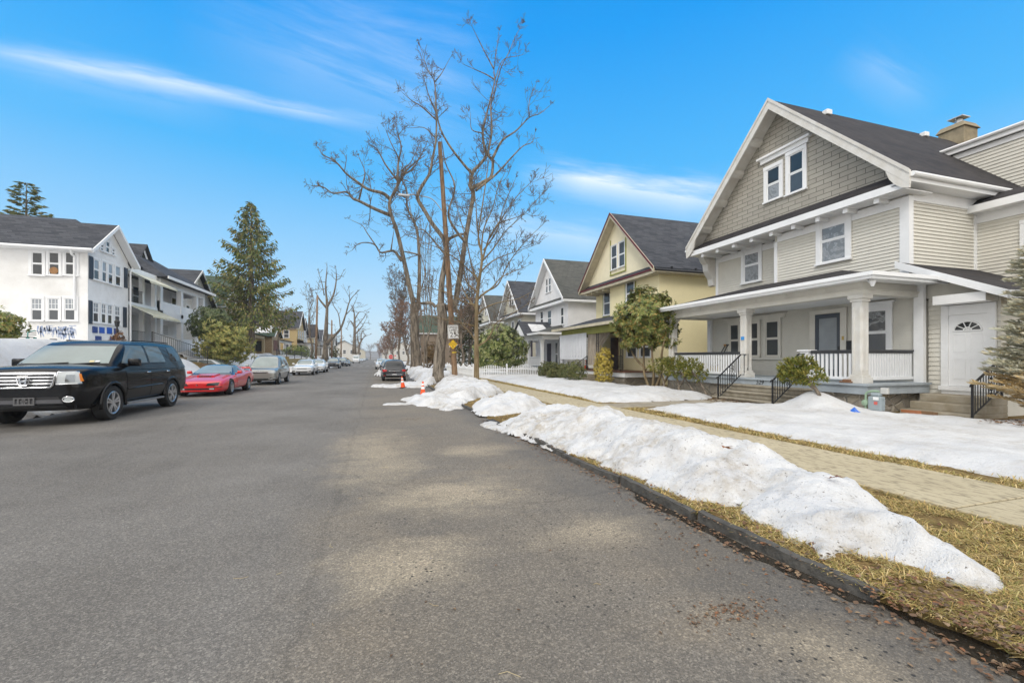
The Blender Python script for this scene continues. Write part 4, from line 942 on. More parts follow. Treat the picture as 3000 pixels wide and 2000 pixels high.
gx = sgrid([(-3000, -200, 400), (-200, -40, 20), (-40, -15, 2.5), (-15, -8.8, .3), (-8.75, -8.7, .05), (-8.7, 2.8, 5.75), (2.8, 2.9, .1), (2.9, 14, .6), (14, 60, 5), (60, 300, 40), (300, 3000, 400)])
gy = sgrid([(-200, -10, 30), (-10, 60, 1.2), (60, 260, 8), (260, 700, 60), (700, 3600, 400)])
m = MB()
for y in gy:
    for x in gx:
        xx = x
        if x in (2.8, 2.9) and -2 < y < 60: xx = kx(y) + (.03 if x == 2.8 else .07) + (.02 if y > 2 else .05 + (2 - y) * .14 + (.3 if x == 2.9 else 0))
        m.v.append((xx, y, G(x, y) - (.25 if y > 500 else 0)))
nx = len(gx)
for j in range(len(gy) - 1):
    for i in range(nx - 1):
        k = j * nx + i; m.f.append([k, k + 1, k + nx + 1, k + nx]); m.mi.append(0)
t = NT('winter_turf_soil')
a = t.noise(1.1, 6, .65); b = t.noise(26, 4, .7)
c = t.mix(t.ramp(a, [(.35, 0.), (.65, 1.)]), (.15, .095, .045), (.12, .09, .035)); c = t.mix(t.ramp(b, [(.4, 0.), (.7, .8)]), c, (.30, .22, .09)); t.col(c); t.set(rough=.95, spec=.1); t.bump(b, .8, .04)
gnd = m.build('ground', t.m, smooth=True); tag(gnd, kind='structure')
# asphalt
t = NT('worn_asphalt')
sp = t.n('ShaderNodeSeparateXYZ'); t.l(t.co(), sp.inputs[0]); X, Yc_ = sp.outputs[0], sp.outputs[1]
edge = t.math('ADD', X, t.math('MULTIPLY', t.math('SUBTRACT', t.noise(.8, 5, .6), .5), .9))
right = t.ramp(t.math('ADD', t.math('MULTIPLY', edge, .55), .73), [(.25, 0.), (.75, 1.)])
big = t.noise(.33, 6, .62); med = t.noise(1.6, 6, .6); fine = t.noise(150, 3, .7); grit = t.noise(85, 4, .8)
base = t.mix(right, (.29, .280, .268), (.29, .266, .232))
base = t.mix(t.ramp(big, [(.38, 0.), (.64, .85)]), base, (.175, .165, .153))
str_ = t.n('ShaderNodeMapping'); str_.inputs['Scale'].default_value = (3.2, .22, 1); t.l(t.co(), str_.inputs[0])
base = t.mix(t.math('MULTIPLY', t.ramp(t.noise(1.0, 5, .6, str_.outputs[0]), [(.45, 0.), (.7, 1.)]), .3), base, (.29, .275, .255))
mp2 = t.n('ShaderNodeMapping'); mp2.inputs['Scale'].default_value = (.55, .85, 1); mp2.inputs['Location'].default_value = (4.3, 1.7, 0); t.l(t.co(), mp2.inputs[0])
dirt = t.ramp(t.noise(.85, 7, .66, mp2.outputs[0], .6), [(.50, 0.), (.66, 1.)])
near = t.ramp(t.math('MULTIPLY', Yc_, .04), [(.0, 1.), (.42, .55), (.6, .12)])
blot = None
for cx_, cy_, rx_, ry_ in ((1.9, 3.55, .75, .42), (.75, 4.9, 1.0, .8), (.05, 7.6, .75, 2.6), (2.3, 1.55, .35, .5), (.2, 3.4, .7, .5), (1.7, 7.2, .9, .5)):
    ex_ = t.math('DIVIDE', t.math('SUBTRACT', X, cx_), rx_); ey_ = t.math('DIVIDE', t.math('SUBTRACT', Yc_, cy_), ry_)
    q_ = t.math('SUBTRACT', 1.15, t.math('SQRT', t.math('ADD', t.math('MULTIPLY', ex_, ex_), t.math('MULTIPLY', ey_, ey_))))
    blot = q_ if blot is None else t.math('MAXIMUM', blot, q_)
blot = t.ramp(t.math('ADD', blot, t.math('MULTIPLY', t.math('SUBTRACT', t.noise(1.9, 8, .72, mp2.outputs[0], .4), .5), 2.6)), [(.1, 0.), (.95, 1.)])
base = t.mix(t.math('MULTIPLY', t.math('MULTIPLY', t.math('MULTIPLY', dirt, right), near), .5), base, (.43, .36, .265))
base = t.mix(t.math('MULTIPLY', blot, .78), base, (.57, .50, .385))
wide = t.ramp(t.math('ADD', t.noise(.55, 7, .65, mp2.outputs[0], .3), 0), [(.40, 0.), (.62, 1.)])
base = t.mix(t.math('MULTIPLY', t.math('MULTIPLY', wide, right), .5), base, (.33, .29, .235))
seam = t.ramp(t.math('ABSOLUTE', t.math('ADD', t.math('ADD', X, .42), t.math('MULTIPLY', t.math('SUBTRACT', t.noise(1.6, 5, .7), .5), .35))), [(.0, 1.), (.05, 0.)])
base = t.mix(t.math('MULTIPLY', seam, .2), base, (.07, .065, .06))
ag = t.n('ShaderNodeTexVoronoi'); ag.inputs['Scale'].default_value = 95; t.l(t.co(), ag.inputs['Vector'])
sg = t.n('ShaderNodeSeparateColor'); t.l(ag.outputs['Color'], sg.inputs[0])
base = t.mix(.66, base, t.mix(t.ramp(sg.outputs[0], [(.0, 0.), (.5, .25), (.8, .5), (1., 1.)]), (.07, .06, .05), (.52, .49, .44)), 'OVERLAY')
base = t.mix(t.ramp(grit, [(.36, .6), (.47, 0.)]), base, (.055, .052, .05))
base = t.mix(t.ramp(fine, [(.56, 0.), (.72, .8)]), base, (.42, .40, .37))
pit = t.n('ShaderNodeTexVoronoi'); pit.inputs['Scale'].default_value = 17; t.l(t.co(), pit.inputs['Vector'])
pm_ = t.math('MULTIPLY', t.ramp(pit.outputs['Distance'], [(.14, 1.), (.21, 0.)]), t.ramp(t.noise(.9, 3), [(.42, 0.), (.62, 1.)]))
base = t.mix(t.math('MULTIPLY', t.math('MULTIPLY', pm_, right), 1.0), base, (.03, .029, .028))
# cracks
cv = t.n('ShaderNodeTexVoronoi', feature='DISTANCE_TO_EDGE'); cv.inputs['Scale'].default_value = .22
nzv = t.n('ShaderNodeTexNoise'); nzv.inputs['Scale'].default_value = 1.3; nzv.inputs['Detail'].default_value = 6; t.l(t.co(), nzv.inputs['Vector'])
t.l(t.mix(.35, t.co(), nzv.outputs['Color']), cv.inputs['Vector'])
crk = t.math('MULTIPLY', t.ramp(cv.outputs['Distance'], [(.0, 1.), (.0018, 0.)]), t.ramp(t.noise(.25, 2), [(.45, 0.), (.6, 1.)]))
base = t.mix(t.math('MULTIPLY', crk, .3), base, (.03, .03, .03))
# damp gutters
gut = t.math('MULTIPLY', t.ramp(t.math('SUBTRACT', t.math('ADD', X, t.math('MULTIPLY', t.math('SUBTRACT', med, .5), 1.6)), 1.9), [(.0, 0.), (.5, 1.)]), 1.)
gl = t.ramp(t.math('MULTIPLY', t.math('ADD', t.math('ADD', X, 8.6), t.math('MULTIPLY', t.math('SUBTRACT', med, .5), 2.6)), .35), [(.35, 1.), (.75, 0.)])
wet = t.math('MINIMUM', t.math('ADD', t.math('MULTIPLY', gut, .6), gl), 1.)
base = t.mix(t.math('MULTIPLY', wet, .55), base, (.05, .048, .046))
t.col(base); t.set(rough=t.math('SUBTRACT', .88, t.math('MULTIPLY', wet, .38)), spec=.3)
t.bump(t.math('ADD', t.math('MULTIPLY', grit, .8), t.math('MULTIPLY', fine, .5)), .55, .012)
m = MB()
ys = sgrid([(-12, 0, 3), (0, 16, .5), (16, 60, 3), (60, 420, 30)]); xs = [RXL, -4, -.4, 1.5, RXR + .06]
for y in ys:
    for x in xs: m.v.append((x if x < 2 else kx(y) + .06 + max(0, 2 - y) * .14, y, 0.0))
for j in range(len(ys) - 1):
    for i in range(4): k = j * 5 + i; m.f.append([k, k + 1, k + 6, k + 5]); m.mi.append(0)
road = m.build('road', t.m); tag(road, kind='structure')
# cross street and crosswalk marks far down
m = MB(); m.box(-60, RXL - .01, 104, 112.5, -.05, .02); m.box(RXR + .07, 60, 84, 91, -.05, .11)
cs = m.build('side_road', t.m); tag(cs, kind='structure')
m = MB()
for yy in (84, 89):
    for k in range(9): m.box(-7.5 + k * 1.15, -6.95 + k * 1.15, yy, yy + 1.2, .0035, .004)
cwk = m.build('crosswalk', pm('worn_road_paint', (.5, .5, .48), .8, var=.4, scale=3)); tag(cwk, kind='structure')
# left kerb, right kerb of old stone blocks
KST = pm('old_bluestone_kerb', (.10, .095, .086), .9, var=.6, scale=6, bump=1.0, bscale=14, c2=(.045, .042, .038), dist=.03)
m = MB(); rr = random.Random(5)
y = 1.95
while y < 60:
    L = rr.uniform(1.15, 1.75)
    if 8.5 < y < 11.3 and y + L < 12.4: y += L; continue
    n = 12; x0, x1 = kx(y), kx(y + L); dx = rr.uniform(-.03, .03); dz = rr.uniform(-.018, .02); tl = rr.uniform(-.03, .03)
    for k in range(n):
        a, b = k / n, (k + 1) / n; 
        A = V3((x0 + (x1 - x0) * a + dx, y + L * a * .965, 0)); B = V3((x0 + (x1 - x0) * b + dx, y + L * b * .965, 0))
        ja, jb = rr.uniform(-.005, .005) + .012 * noise.noise((y * 2 + k * .35, 3, 0)), rr.uniform(-.005, .005) + .012 * noise.noise((y * 2 + (k + 1) * .35, 3, 0))
        if k == 0: prev = ja
        hA, hB = .062 + dz + tl * a + prev, .062 + dz + tl * b + jb
        m.add([A + V3((prev * .7, 0, -.1)), B + V3((jb * .7, 0, -.1)), B + V3((.085, 0, -.1)), A + V3((.085, 0, -.1)), A + V3((.012 + prev, 0, hA)), B + V3((.012 + jb, 0, hB)), B + V3((.075, 0, hB + .004)), A + V3((.075, 0, hA + .004))],
              [(0, 1, 5, 4), (4, 5, 6, 7), (2, 3, 7, 6)] + ([(3, 0, 4, 7)] if k == 0 else []) + ([(1, 2, 6, 5)] if k == n - 1 else []))
        prev = jb
    y += L
kb = m.build('kerb', KST, bevel=0); tag(kb, kind='structure')
m = MB(); y = -5
while y < 240: m.box(RXL - .15, RXL, y, y + 2.97, -.1, .13); y += 3
m2 = m; y = 60
while y < 240: m2.box(2.7, 2.85, y, y + 2.97, -.1, .13); y += 3
kb2 = m.build('kerb', CONC); tag(kb2, kind='structure')
# right pavement: worn stone slabs
t = NT('worn_pavement')
sl_ = t.n('ShaderNodeMapping'); sl_.inputs['Scale'].default_value = (1, .35, 1); t.l(t.co(), sl_.inputs[0])
fl = t.noise(16, 4, .65, sl_.outputs[0]); bg_ = t.noise(.8, 5, .6)
c = t.mix(t.ramp(bg_, [(.3, 0.), (.7, 1.)]), (.50, .435, .30), (.43, .37, .25)); c = t.mix(t.ramp(fl, [(.50, 0.), (.62, .62)]), c, (.15, .125, .085)); c = t.mix(t.math('MULTIPLY', t.noise(90, 2), .3), c, (.2, .17, .12))
t.col(c); t.set(rough=.9, spec=.2); t.bump(t.math('SUBTRACT', t.noise(60, 3), t.math('MULTIPLY', fl, 1.2)), .5, .01)
m = MB(); rr = random.Random(2); y = -6
while y < 84:
    L = rr.choice((1.5, 1.8, 2.1)); d = rr.uniform(-.008, .008)
    m.box(5.22 + rr.uniform(-.02, .02), 6.68 + rr.uniform(-.02, .02), y + .008, y + L - .008, -.1, .125 + d); y += L
pv = m.build('pavement', t.m, bevel=.006, segs=1); tag(pv, kind='structure')
m = MB(); m.box(6.7, 8.4, 11.15, 12.2, -.05, .12); m.box(8.42, 11.4, 11.0, 12.3, -.05, .115); p2 = m.build('path', BLUEST, bevel=.01, segs=1); tag(p2, kind='structure')
m = MB()   # asphalt apron between the verge snow banks
m.hexa([(2.66, 8.75, -.05), (4.2, 9.2, -.05), (5.2, 11.2, -.05), (2.6, 10.4, -.05), (2.66, 8.75, .035), (4.2, 9.2, .11), (5.2, 11.2, .115), (2.6, 10.4, .035)]); ap_ = m.build('driveway_apron', pm('dark_patch_asphalt', (.05, .05, .052), .8, var=.3, bump=.4, bscale=60)); tag(ap_, kind='structure')
# ---- snow
def mk_snow(name, dirty):
    t = NT(name)
    a = t.noise(.9, 7, .68, dist=.4); b = t.noise(7, 6, .75); c_ = t.noise(60, 3, .6)
    base = t.mix(t.ramp(t.noise(2.2, 4), [(.3, 0.), (.7, 1.)]), (.58, .585, .60), (.66, .665, .67))
    d = t.math('MULTIPLY', t.ramp(a, [(.43, 0.), (.62, 1.)]), t.ramp(b, [(.36, .0), (.62, 1.)]))
    base = t.mix(t.math('MULTIPLY', d, dirty), base, (.32, .265, .185))
    base = t.mix(t.math('MULTIPLY', t.ramp(t.noise(30, 4, .75), [(.60, 0.), (.68, 1.)]), min(1, dirty * 1.1)), base, (.10, .08, .06))
    t.col(base); t.set(rough=.6, spec=.35)
    t.b.inputs['Subsurface Weight'].default_value = .0
    t.bump(t.math('ADD', t.math('MULTIPLY', b, .7), t.math('MULTIPLY', c_, .25)), .8, .07)
    return t.m
SNOW_D = mk_snow('old_dirty_snow', .85); SNOW_C = mk_snow('clean_snow', .42)
def sdist(px, py, P):   # signed distance, positive inside
    best = 1e9; ins = False; n = len(P)
    for i in range(n):
        x1, y1 = P[i]; x2, y2 = P[(i + 1) % n]
        ex, ey = x2 - x1, y2 - y1; tt = max(0, min(1, ((px - x1) * ex + (py - y1) * ey) / (ex * ex + ey * ey + 1e-12)))
        dx, dy = px - x1 - ex * tt, py - y1 - ey * tt; best = min(best, dx * dx + dy * dy)
        if (y1 > py) != (y2 > py) and px < (x2 - x1) * (py - y1) / (y2 - y1) + x1: ins = not ins
    return math.sqrt(best) if ins else -math.sqrt(best)
def snow_patch(P, H, w, res, mat, amp=.06, nsc=1.2, rag=.12, rsc=2.5, base=None, extra=None, seed=0):
    x0, x1 = min(p[0] for p in P) - .3, max(p[0] for p in P) + .3; y0, y1 = min(p[1] for p in P) - .3, max(p[1] for p in P) + .3
    nxx, nyy = int((x1 - x0) / res) + 1, int((y1 - y0) / res) + 1; m = MB(); idx = {}; hs_ = {}
    for j in range(nyy + 1):
        for i in range(nxx + 1):
            x, y = x0 + i * res, y0 + j * res
            d = sdist(x, y, P) + rag * noise.noise((x * rsc, y * rsc, seed)) + rag * .5 * noise.noise((x * rsc * 3, y * rsc * 3, seed + 5))
            if d < -.12: continue
            tt = max(0, min(1, d / w)); h = H * (1 - (1 - tt) ** 2.2)
            k_ = min(1, max(0, d) / .35)
            h += k_ * (amp * noise.noise((x * nsc, y * nsc, seed + 9)) + amp * .45 * noise.noise((x * nsc * 3.1, y * nsc * 3.1, seed + 2)) + amp * .18 * noise.noise((x * nsc * 8, y * nsc * 8, seed + 3)))
            if extra: h += k_ * extra(x, y)
            b = base(x, y) if base else G(x, y)
            if d <= 0: h = d * .8
            idx[(i, j)] = len(m.v); m.v.append((x, y, b + max(h, -.06) + (0.012 if d > 0 else 0)))
    for (i, j), k in idx.items():
        if (i + 1, j) in idx and (i, j + 1) in idx and (i + 1, j + 1) in idx:
            m.f.append([k, idx[(i + 1, j)], idx[(i + 1, j + 1)], idx[(i, j + 1)]]); m.mi.append(0)
    o = m.build('snow', mat, smooth=True, recalc=False); tag(o, kind='stuff'); return o
BANK1 = [(2.8, 9.6), (2.62, 8.6), (2.72, 8.0), (2.86, 7.03), (2.92, 6.3), (3.0, 5.85), (3.1, 5.75), (2.98, 5.27), (3.02, 4.9), (3.1, 4.5), (3.07, 4.09), (3.2, 3.7), (3.35, 3.5), (3.42, 3.4), (3.33, 3.2), (3.28, 2.87), (3.25, 2.63), (3.18, 2.42), (3.4, 2.38), (3.5, 2.25), (3.52, 2.1), (3.55, 1.93), (3.58, 1.8), (3.6, 1.67), (3.78, 1.66),
         (3.93, 1.8), (4.09, 2.03), (4.2, 2.2), (4.45, 2.5), (4.7, 2.87), (4.85, 3.15), (5.0, 3.85), (5.1, 4.7), (5.15, 5.5), (5.1, 6.3), (5.12, 7.0), (5.1, 7.7), (5.1, 9.0), (4.8, 10.6), (4.35, 10.95), (3.75, 10.6)]
def ex1(x, y): return (.12 + .12 * sm((y - 3.6) / 1.2) * sm((9.3 - y) / 1.5)) * math.exp(-((x - 4.15) / .55) ** 2) * sm((y - 2.2) / 2.5) * sm((10.8 - y) / 2.5) + .10 * noise.noise((x * .9, y * .8, 3)) * sm((y - 2.6) / 2)
snow_patch(BANK1, .21, .75, .035, SNOW_D, .12, 1.7, .11, 3.8, base=lambda x, y: .085, extra=ex1)
BANK2 = [(2.85, 13.1), (2.7, 11.9), (2.65, 11.2), (2.9, 10.75), (3.8, 11.05), (4.75, 11.8), (5.1, 12.8), (5.2, 14.5), (5.1, 16.3), (4.6, 15.8)]
snow_patch(BANK2, .27, .9, .055, SNOW_C, .13, 1.5, .10, 3, base=lambda x, y: .1)
BANK3 = [(.9, 16.6), (1.2, 14.6), (2.0, 12.9), (2.4, 13.2), (3.1, 14.8), (4.9, 16.9), (5.2, 18.5), (5.3, 21), (5.2, 27), (4.3, 28.5), (3.2, 24), (2.9, 21.5), (1.9, 17.6)]
def ex3(x, y): return .2 * sm((x - 2.6) / .8)
snow_patch(BANK3, .17, .9, .07, SNOW_D, .17, 1.2, .2, 2.2, base=lambda x, y: .01 + .09 * sm((x - 2.4) / .5), extra=ex3, seed=4)
B4 = [(-.4, 24.6), (.6, 23.4), (2.4, 23.0), (3.0, 24.2), (5.0, 27.5), (5.2, 36), (5.1, 47), (3.2, 47), (2.7, 38), (2.5, 30), (2.4, 26.0), (1.2, 25.2)]
snow_patch(B4, .16, .8, .12, SNOW_D, .2, .8, .15, 1.6, base=lambda x, y: .01 + .09 * sm((x - 2.4) / .5), extra=lambda x, y: .34 * sm((x - 2.5) / .7), seed=6)
snow_patch([(.1, 15.3), (.3, 14.9), (1.0, 14.75), (1.25, 15.1), (.7, 15.45)], .03, .2, .05, SNOW_D, .02, 3, .15, 3, base=lambda x, y: .0, seed=31)
snow_patch([(2.3, 9.9), (2.45, 8.9), (2.66, 8.3), (2.75, 8.9), (2.7, 10.2)], .05, .15, .035, SNOW_D, .03, 3, .10, 4, base=lambda x, y: .0, seed=32)
for P, sd_ in (([(-.2, 39.5), (.5, 38.2), (2.3, 38.5), (2.5, 46), (.9, 45)], 1), ([(.2, 54), (2.4, 53), (2.6, 61), (.6, 60)], 2), ([(.5, 68), (2.4, 66), (2.6, 77), (.8, 76)], 3)):
    snow_patch(P, .5, .9, .2, SNOW_D, .15, .8, .15, 1.5, base=lambda x, y: 0, seed=sd_)
YARD = [(7.2, -3), (7.3, 2.9), (7.2, 3.7), (7.2, 4.4), (7.1, 5.2), (7.2, 6.4), (7.25, 8.4), (7.35, 10.0), (7.3, 10.9), (8.2, 11.05), (9.4, 11.5), (10.6, 11.2), (11.3, 10.9), (11.35, 9.8), (11.9, 9.55), (12.6, 9.5), (12.55, 8.5), (12.7, 7.7), (13.5, 7.6), (13.6, 6.6), (15.6, 6.2), (16, -3)]
def exy(x, y):
    return .42 * math.exp(-((x - 11.5) / .6) ** 2 - ((y - 8.95) / .75) ** 2) + .05 * math.exp(-((x - 12.6) / .5) ** 2) * sm((9 - y)) - .06 * sm((y - 2) / 3) * sm((8 - y)) * sm((x - 8.5) / 2)
snow_patch(YARD, .13, .9, .085, SNOW_C, .08, .8, .22, 2.4, base=lambda x, y: .06, extra=exy, seed=8)
YARD2 = [(6.8, 12.7), (7.8, 12.55), (9.3, 12.7), (11.2, 13.0), (11.9, 13.3), (12.2, 13.5), (12.4, 15), (12.3, 19), (12.4, 20.6), (12.2, 24.8), (11.6, 25.5), (12.3, 27), (12.3, 33), (12.4, 47), (7.2, 47), (7.2, 32), (7.3, 25), (7.15, 20), (7.1, 17), (7.15, 14.8)]
snow_patch(YARD2, .24, 1.0, .14, SNOW_C, .12, .6, .12, 1.6, base=lambda x, y: .04, extra=lambda x, y: -.02, seed=10)
for P, sd_ in (([(3.0, 47.5), (5.1, 47.5), (5.1, 82), (3.0, 82)], 3), ([(7, 47.5), (12.3, 47.5), (12.4, 82), (7, 82)], 5), ([(3.2, 93), (12, 92), (12, 140), (3.2, 140)], 7)):
    snow_patch(P, .3, 1.0, .35, SNOW_C, .2, .5, .5, .5, base=lambda x, y: .09, seed=sd_)
# left bank, kerbside heaps and yards
LBK = [(-9.3, 2), (-9.1, 14), (-9.0, 20), (-9.2, 30), (-9.6, 33.5), (-11.5, 34.6), (-13, 34), (-14.6, 33), (-15.0, 29.6), (-40, 29.5), (-40, 2)]
snow_patch(LBK, .22, .9, .22, SNOW_C, .1, .5, .15, .9, seed=11)
snow_patch([(-8.7, 6), (-8.3, 9), (-8.5, 14), (-8.2, 18), (-8.6, 24), (-8.3, 31), (-8.0, 38), (-8.3, 44), (-9.4, 46), (-9.5, 6)], .25, .6, .14, SNOW_D, .15, 1.1, .25, 1.2, base=lambda x, y: .02, seed=12)
snow_patch([(-8.0, 31.5), (-7.2, 33), (-7.4, 37.5), (-8.2, 39), (-9, 38), (-9, 32)], .55, .9, .14, SNOW_C, .15, 1.0, .2, 1.5, base=lambda x, y: .02, seed=13)
snow_patch([(-8.0, 48), (-6.6, 49), (-6.4, 54), (-7.8, 58), (-9.3, 57), (-9.3, 48)], .6, .9, .2, SNOW_C, .15, 1.0, .2, 1.5, base=lambda x, y: .02, seed=14)
for P, sd_ in (([(-9.6, 37), (-9.6, 62), (-14.5, 62), (-14.5, 40)], 15), ([(-9, 62), (-9, 103), (-13, 103), (-13, 62)], 16), ([(-7.4, 73), (-6.6, 74), (-6.6, 80), (-8.8, 82), (-8.8, 73)], 17), ([(-9, 114), (-9, 180), (-13, 180), (-13, 114)], 18)):
    snow_patch(P, .3, .8, .3, SNOW_C, .25, .5, .5, .5, seed=sd_)
# melt water in the gutter
m = MB(); rr = random.Random(8); L_, R_ = [], []
n = 60
for i in range(n + 1):
    y = -.6 + 5.4 * i / n; xr = kx(max(y, 1.95)) + (.02 if y > 1.95 else .14 + (1.95 - y) * .1); wd_ = (.13 + .10 * noise.noise((y * 1.1, 2, 0)) + .08 * noise.noise((y * 4, 5, 0))) * sm((4.9 - y) / 1.0) + (.13 * sm((1.9 - y) / 1.2))
    L_.append((xr - max(.004, wd_), y, .006)); R_.append((xr, y, .006))
m.v = L_ + R_
for i in range(n): m.f.append([i, i + n + 1, i + n + 2, i + 1]); m.mi.append(0)
t = NT('melt_water'); t.col((.035, .03, .024)); t.set(rough=.04, spec=.6); t.bump(t.noise(9, 3), .06, .01)
pd = m.build('puddle', t.m); tag(pd, kind='structure')
# distant hills where the street meets the sky
m = MB(); n = 120
for row, (dd, hh) in enumerate(((620, 0), (700, 7), (800, 15), (950, 21), (1200, 24))):
    for i in range(n + 1):
        a = R(-75) + R(150) * i / n; m.v.append((dd * math.sin(a), dd * math.cos(a), -.5 + hh * (.75 + .35 * noise.noise((a * 5, row * .3, 1)) + .12 * noise.noise((a * 25, row, 4)))))
for r_ in range(4):
    for i in range(n): k = r_ * (n + 1) + i; m.f.append([k, k + 1, k + n + 2, k + n + 1]); m.mi.append(0)
hl = m.build('hills', pm('far_wooded_hill', (.13, .115, .10), .95, var=.4, scale=.03, bump=0, c2=(.28, .27, .27)), smooth=True); tag(hl, kind='structure')
# ------------------------------------------------------------------ vehicles (front towards -Y in their own space)
def carpaint(name, c, rough=.18, metal=0.0, coat=1.0, spec=.5):
    if name in MT: return MT[name]
    t = NT(name); t.col(t.mix(t.ramp(t.noise(1.6, 4), [(.35, 0.), (.75, .18)]), c, tuple(x * .7 + .004 for x in c))); t.set(rough=rough, metal=metal, coat=coat, spec=spec, coatr=.03)
    return t.m
CHROME = flat('chrome', (.75, .76, .78), .12, metal=1); RUB = pm('tyre_rubber', (.022, .022, .023), .75, var=.3, scale=6, bump=.2, bscale=60); ALLOY = flat('alloy_wheel', (.55, .56, .58), .28, metal=.85)
BLKP = flat('black_plastic', (.018, .018, .02), .5); CGLASS = mk_glass('car_glass', (.09, .105, .105), .03, .03); WSCR = mk_glass('windscreen_glass', (.15, .178, .175), .04, .04); TINT = mk_glass('tinted_car_glass', (.018, .02, .022), .03, .05)
LENS = mk_glass('headlamp_lens', (.34, .36, .37), .08, 0); AMBER = flat('amber_lens', (.75, .22, .02), .15); REDL = flat('red_lens', (.45, .012, .012), .15); WHITEP = flat('plate_white', (.6, .62, .62), .5); UNDER = flat('wheel_well', (.006, .006, .006), .9)
def bez(a, b, t): return a + (b - a) * t
class Car:
    def __init__(s, name, label, cat, body, cabin, paint, cabpaint=None, axles=(-1.45, 1.3), r=.33, track=None, wwid=.22, arch=.06, crown=.03, group=None):
        s.root = thing(name, label, cat, group=group); s.paint = paint
        W = max(b[3] for b in body); s.W = W; s.r = r; s.axles = axles
        m = MB(); rings = []
        for (y, zb, zt, w) in body:
            h = zt - zb
            half = [(0, zb), (w * .80, zb), (w * .95, zb + .06), (w * 1.0, zb + .36 * h), (w * .995, zb + .66 * h), (w * .955, zt - .07), (w * .86, zt - .008), (w * .5, zt + crown * .75), (0, zt + crown)]
            rings.append([(x, y, z) for x, z in half] + [(-x, y, z) for x, z in half[-2:0:-1]])
        n = len(rings[0])
        for rg in rings: m.v.extend(rg)
        for i in range(len(rings) - 1):
            for k in range(n): k2 = (k + 1) % n; m.f.append([i * n + k, i * n + k2, (i + 1) * n + k2, (i + 1) * n + k]); m.mi.append(0)
        for base, flip in ((0, 1), ((len(rings) - 1) * n, 0)):   # ends as a strip of quads
            for k in range(n // 2 - 0):
                a, b, c, d = base + k, base + k + 1, base + (n - k - 1) % n, base + (n - k) % n
                f = [a, b, c, d]
                f = [f[i] for i in range(4) if f[i] not in f[:i]]
                if len(f) > 2: m.f.append(f if flip else f[::-1]); m.mi.append(0)
        o = m.build('body', [paint, UNDER], s.root, smooth=True)
        sub = o.modifiers.new('s', 'SUBSURF'); sub.levels = sub.render_levels = 2
        cut = []
        tr = track or (W - wwid / 2 - .01)
        for ya in axles:
            c = MB(); ra = r + arch
            c.tube([(-W - .2, ya, r - .01), (-tr + wwid * .75, ya, r - .01)], ra, 36); c.tube([(tr - wwid * .75, ya, r - .01), (W + .2, ya, r - .01)], ra, 36)
            co = c.build('cutter', [UNDER]); cut.append(co)
            md = o.modifiers.new('b', 'BOOLEAN'); md.object = co; md.operation = 'DIFFERENCE'; md.solver = 'EXACT'
            try: md.material_mode = 'TRANSFER'
            except Exception: pass
        dg = bpy.context.evaluated_depsgraph_get(); ev = o.evaluated_get(dg)
        me = bpy.data.meshes.new_from_object(ev); o.modifiers.clear(); o.data = me; me.name = 'body'
        for co in cut: bpy.data.objects.remove(co)
        me.polygons.foreach_set('use_smooth', [True] * len(me.polygons)); me.set_sharp_from_angle(angle=R(38))
        bm = bmesh.new(); bm.from_mesh(me); s.bvh = BVHTree.FromBMesh(bm); bm.free(); s.body = o
        # cabin
        if cabin:
            m = MB(); rings = []
            for (y, z0, zr, wb, wr) in cabin:
                h = zr - z0
                half = [(wb, z0), (bez(wb, wr, .30) , z0 + .34 * h), (bez(wb, wr, .78), z0 + .8 * h), (wr - .03, z0 + .93 * h), (wr - .12, z0 + .985 * h), (wr * .45, z0 + h + .012), (0, z0 + h + .018)]
                rings.append([(x, y, z) for x, z in half] + [(-x, y, z) for x, z in half[-2::-1]])
            n = len(rings[0])
            for rg in rings: m.v.extend(rg)
            for i in range(len(rings) - 1):
                for k in range(n - 1): m.f.append([i * n + k, i * n + k + 1, (i + 1) * n + k + 1, (i + 1) * n + k]); m.mi.append(0)
            for base in (0, (len(rings) - 1) * n):
                for k in range(n // 2):
                    f = [base + k, base + k + 1, base + n - 2 - k, base + n - 1 - k]; f = [f[i] for i in range(4) if f[i] not in f[:i]]
                    if len(f) > 2: m.f.append(f); m.mi.append(0)
            c = m.build('cabin', cabpaint or paint, s.root, smooth=True)
            sub = c.modifiers.new('s', 'SUBSURF'); sub.levels = sub.render_levels = 2
            dg = bpy.context.evaluated_depsgraph_get(); me = bpy.data.meshes.new_from_object(c.evaluated_get(dg)); c.modifiers.clear(); c.data = me
            me.polygons.foreach_set('use_smooth', [True] * len(me.polygons))
            bm = bmesh.new(); bm.from_mesh(me); s.cbvh = BVHTree.FromBMesh(bm); bm.free(); s.cab = c
        # wheels
        s.wheels = []
        for ya in axles:
            for sg in (-1, 1): s.wheel(sg * tr, ya, sg, wwid)
    def wheel(s, x, y, sg, wd):
        r = s.r; h = wd / 2; rr = r * .68
        m = MB(); o = (x, y, r)
        m.lathe([(rr, -h), (r * .93, -h * .98), (r * .985, -h * .8), (r, -h * .5), (r, h * .5), (r * .985, h * .8), (r * .93, h * .98), (rr, h), (rr * .97, h * .8), (rr * .97, -h * .8), (rr, -h)], o, 32, 'X')
        w = m.build('wheel', RUB, s.root, smooth=True, sharp=40)
        m = MB(); q = sg * h
        m.lathe([(rr * .99, q * .93), (rr * .93, q * 1.0), (rr * .86, q * .9), (rr * .84, q * .3)], o, 32, 'X')
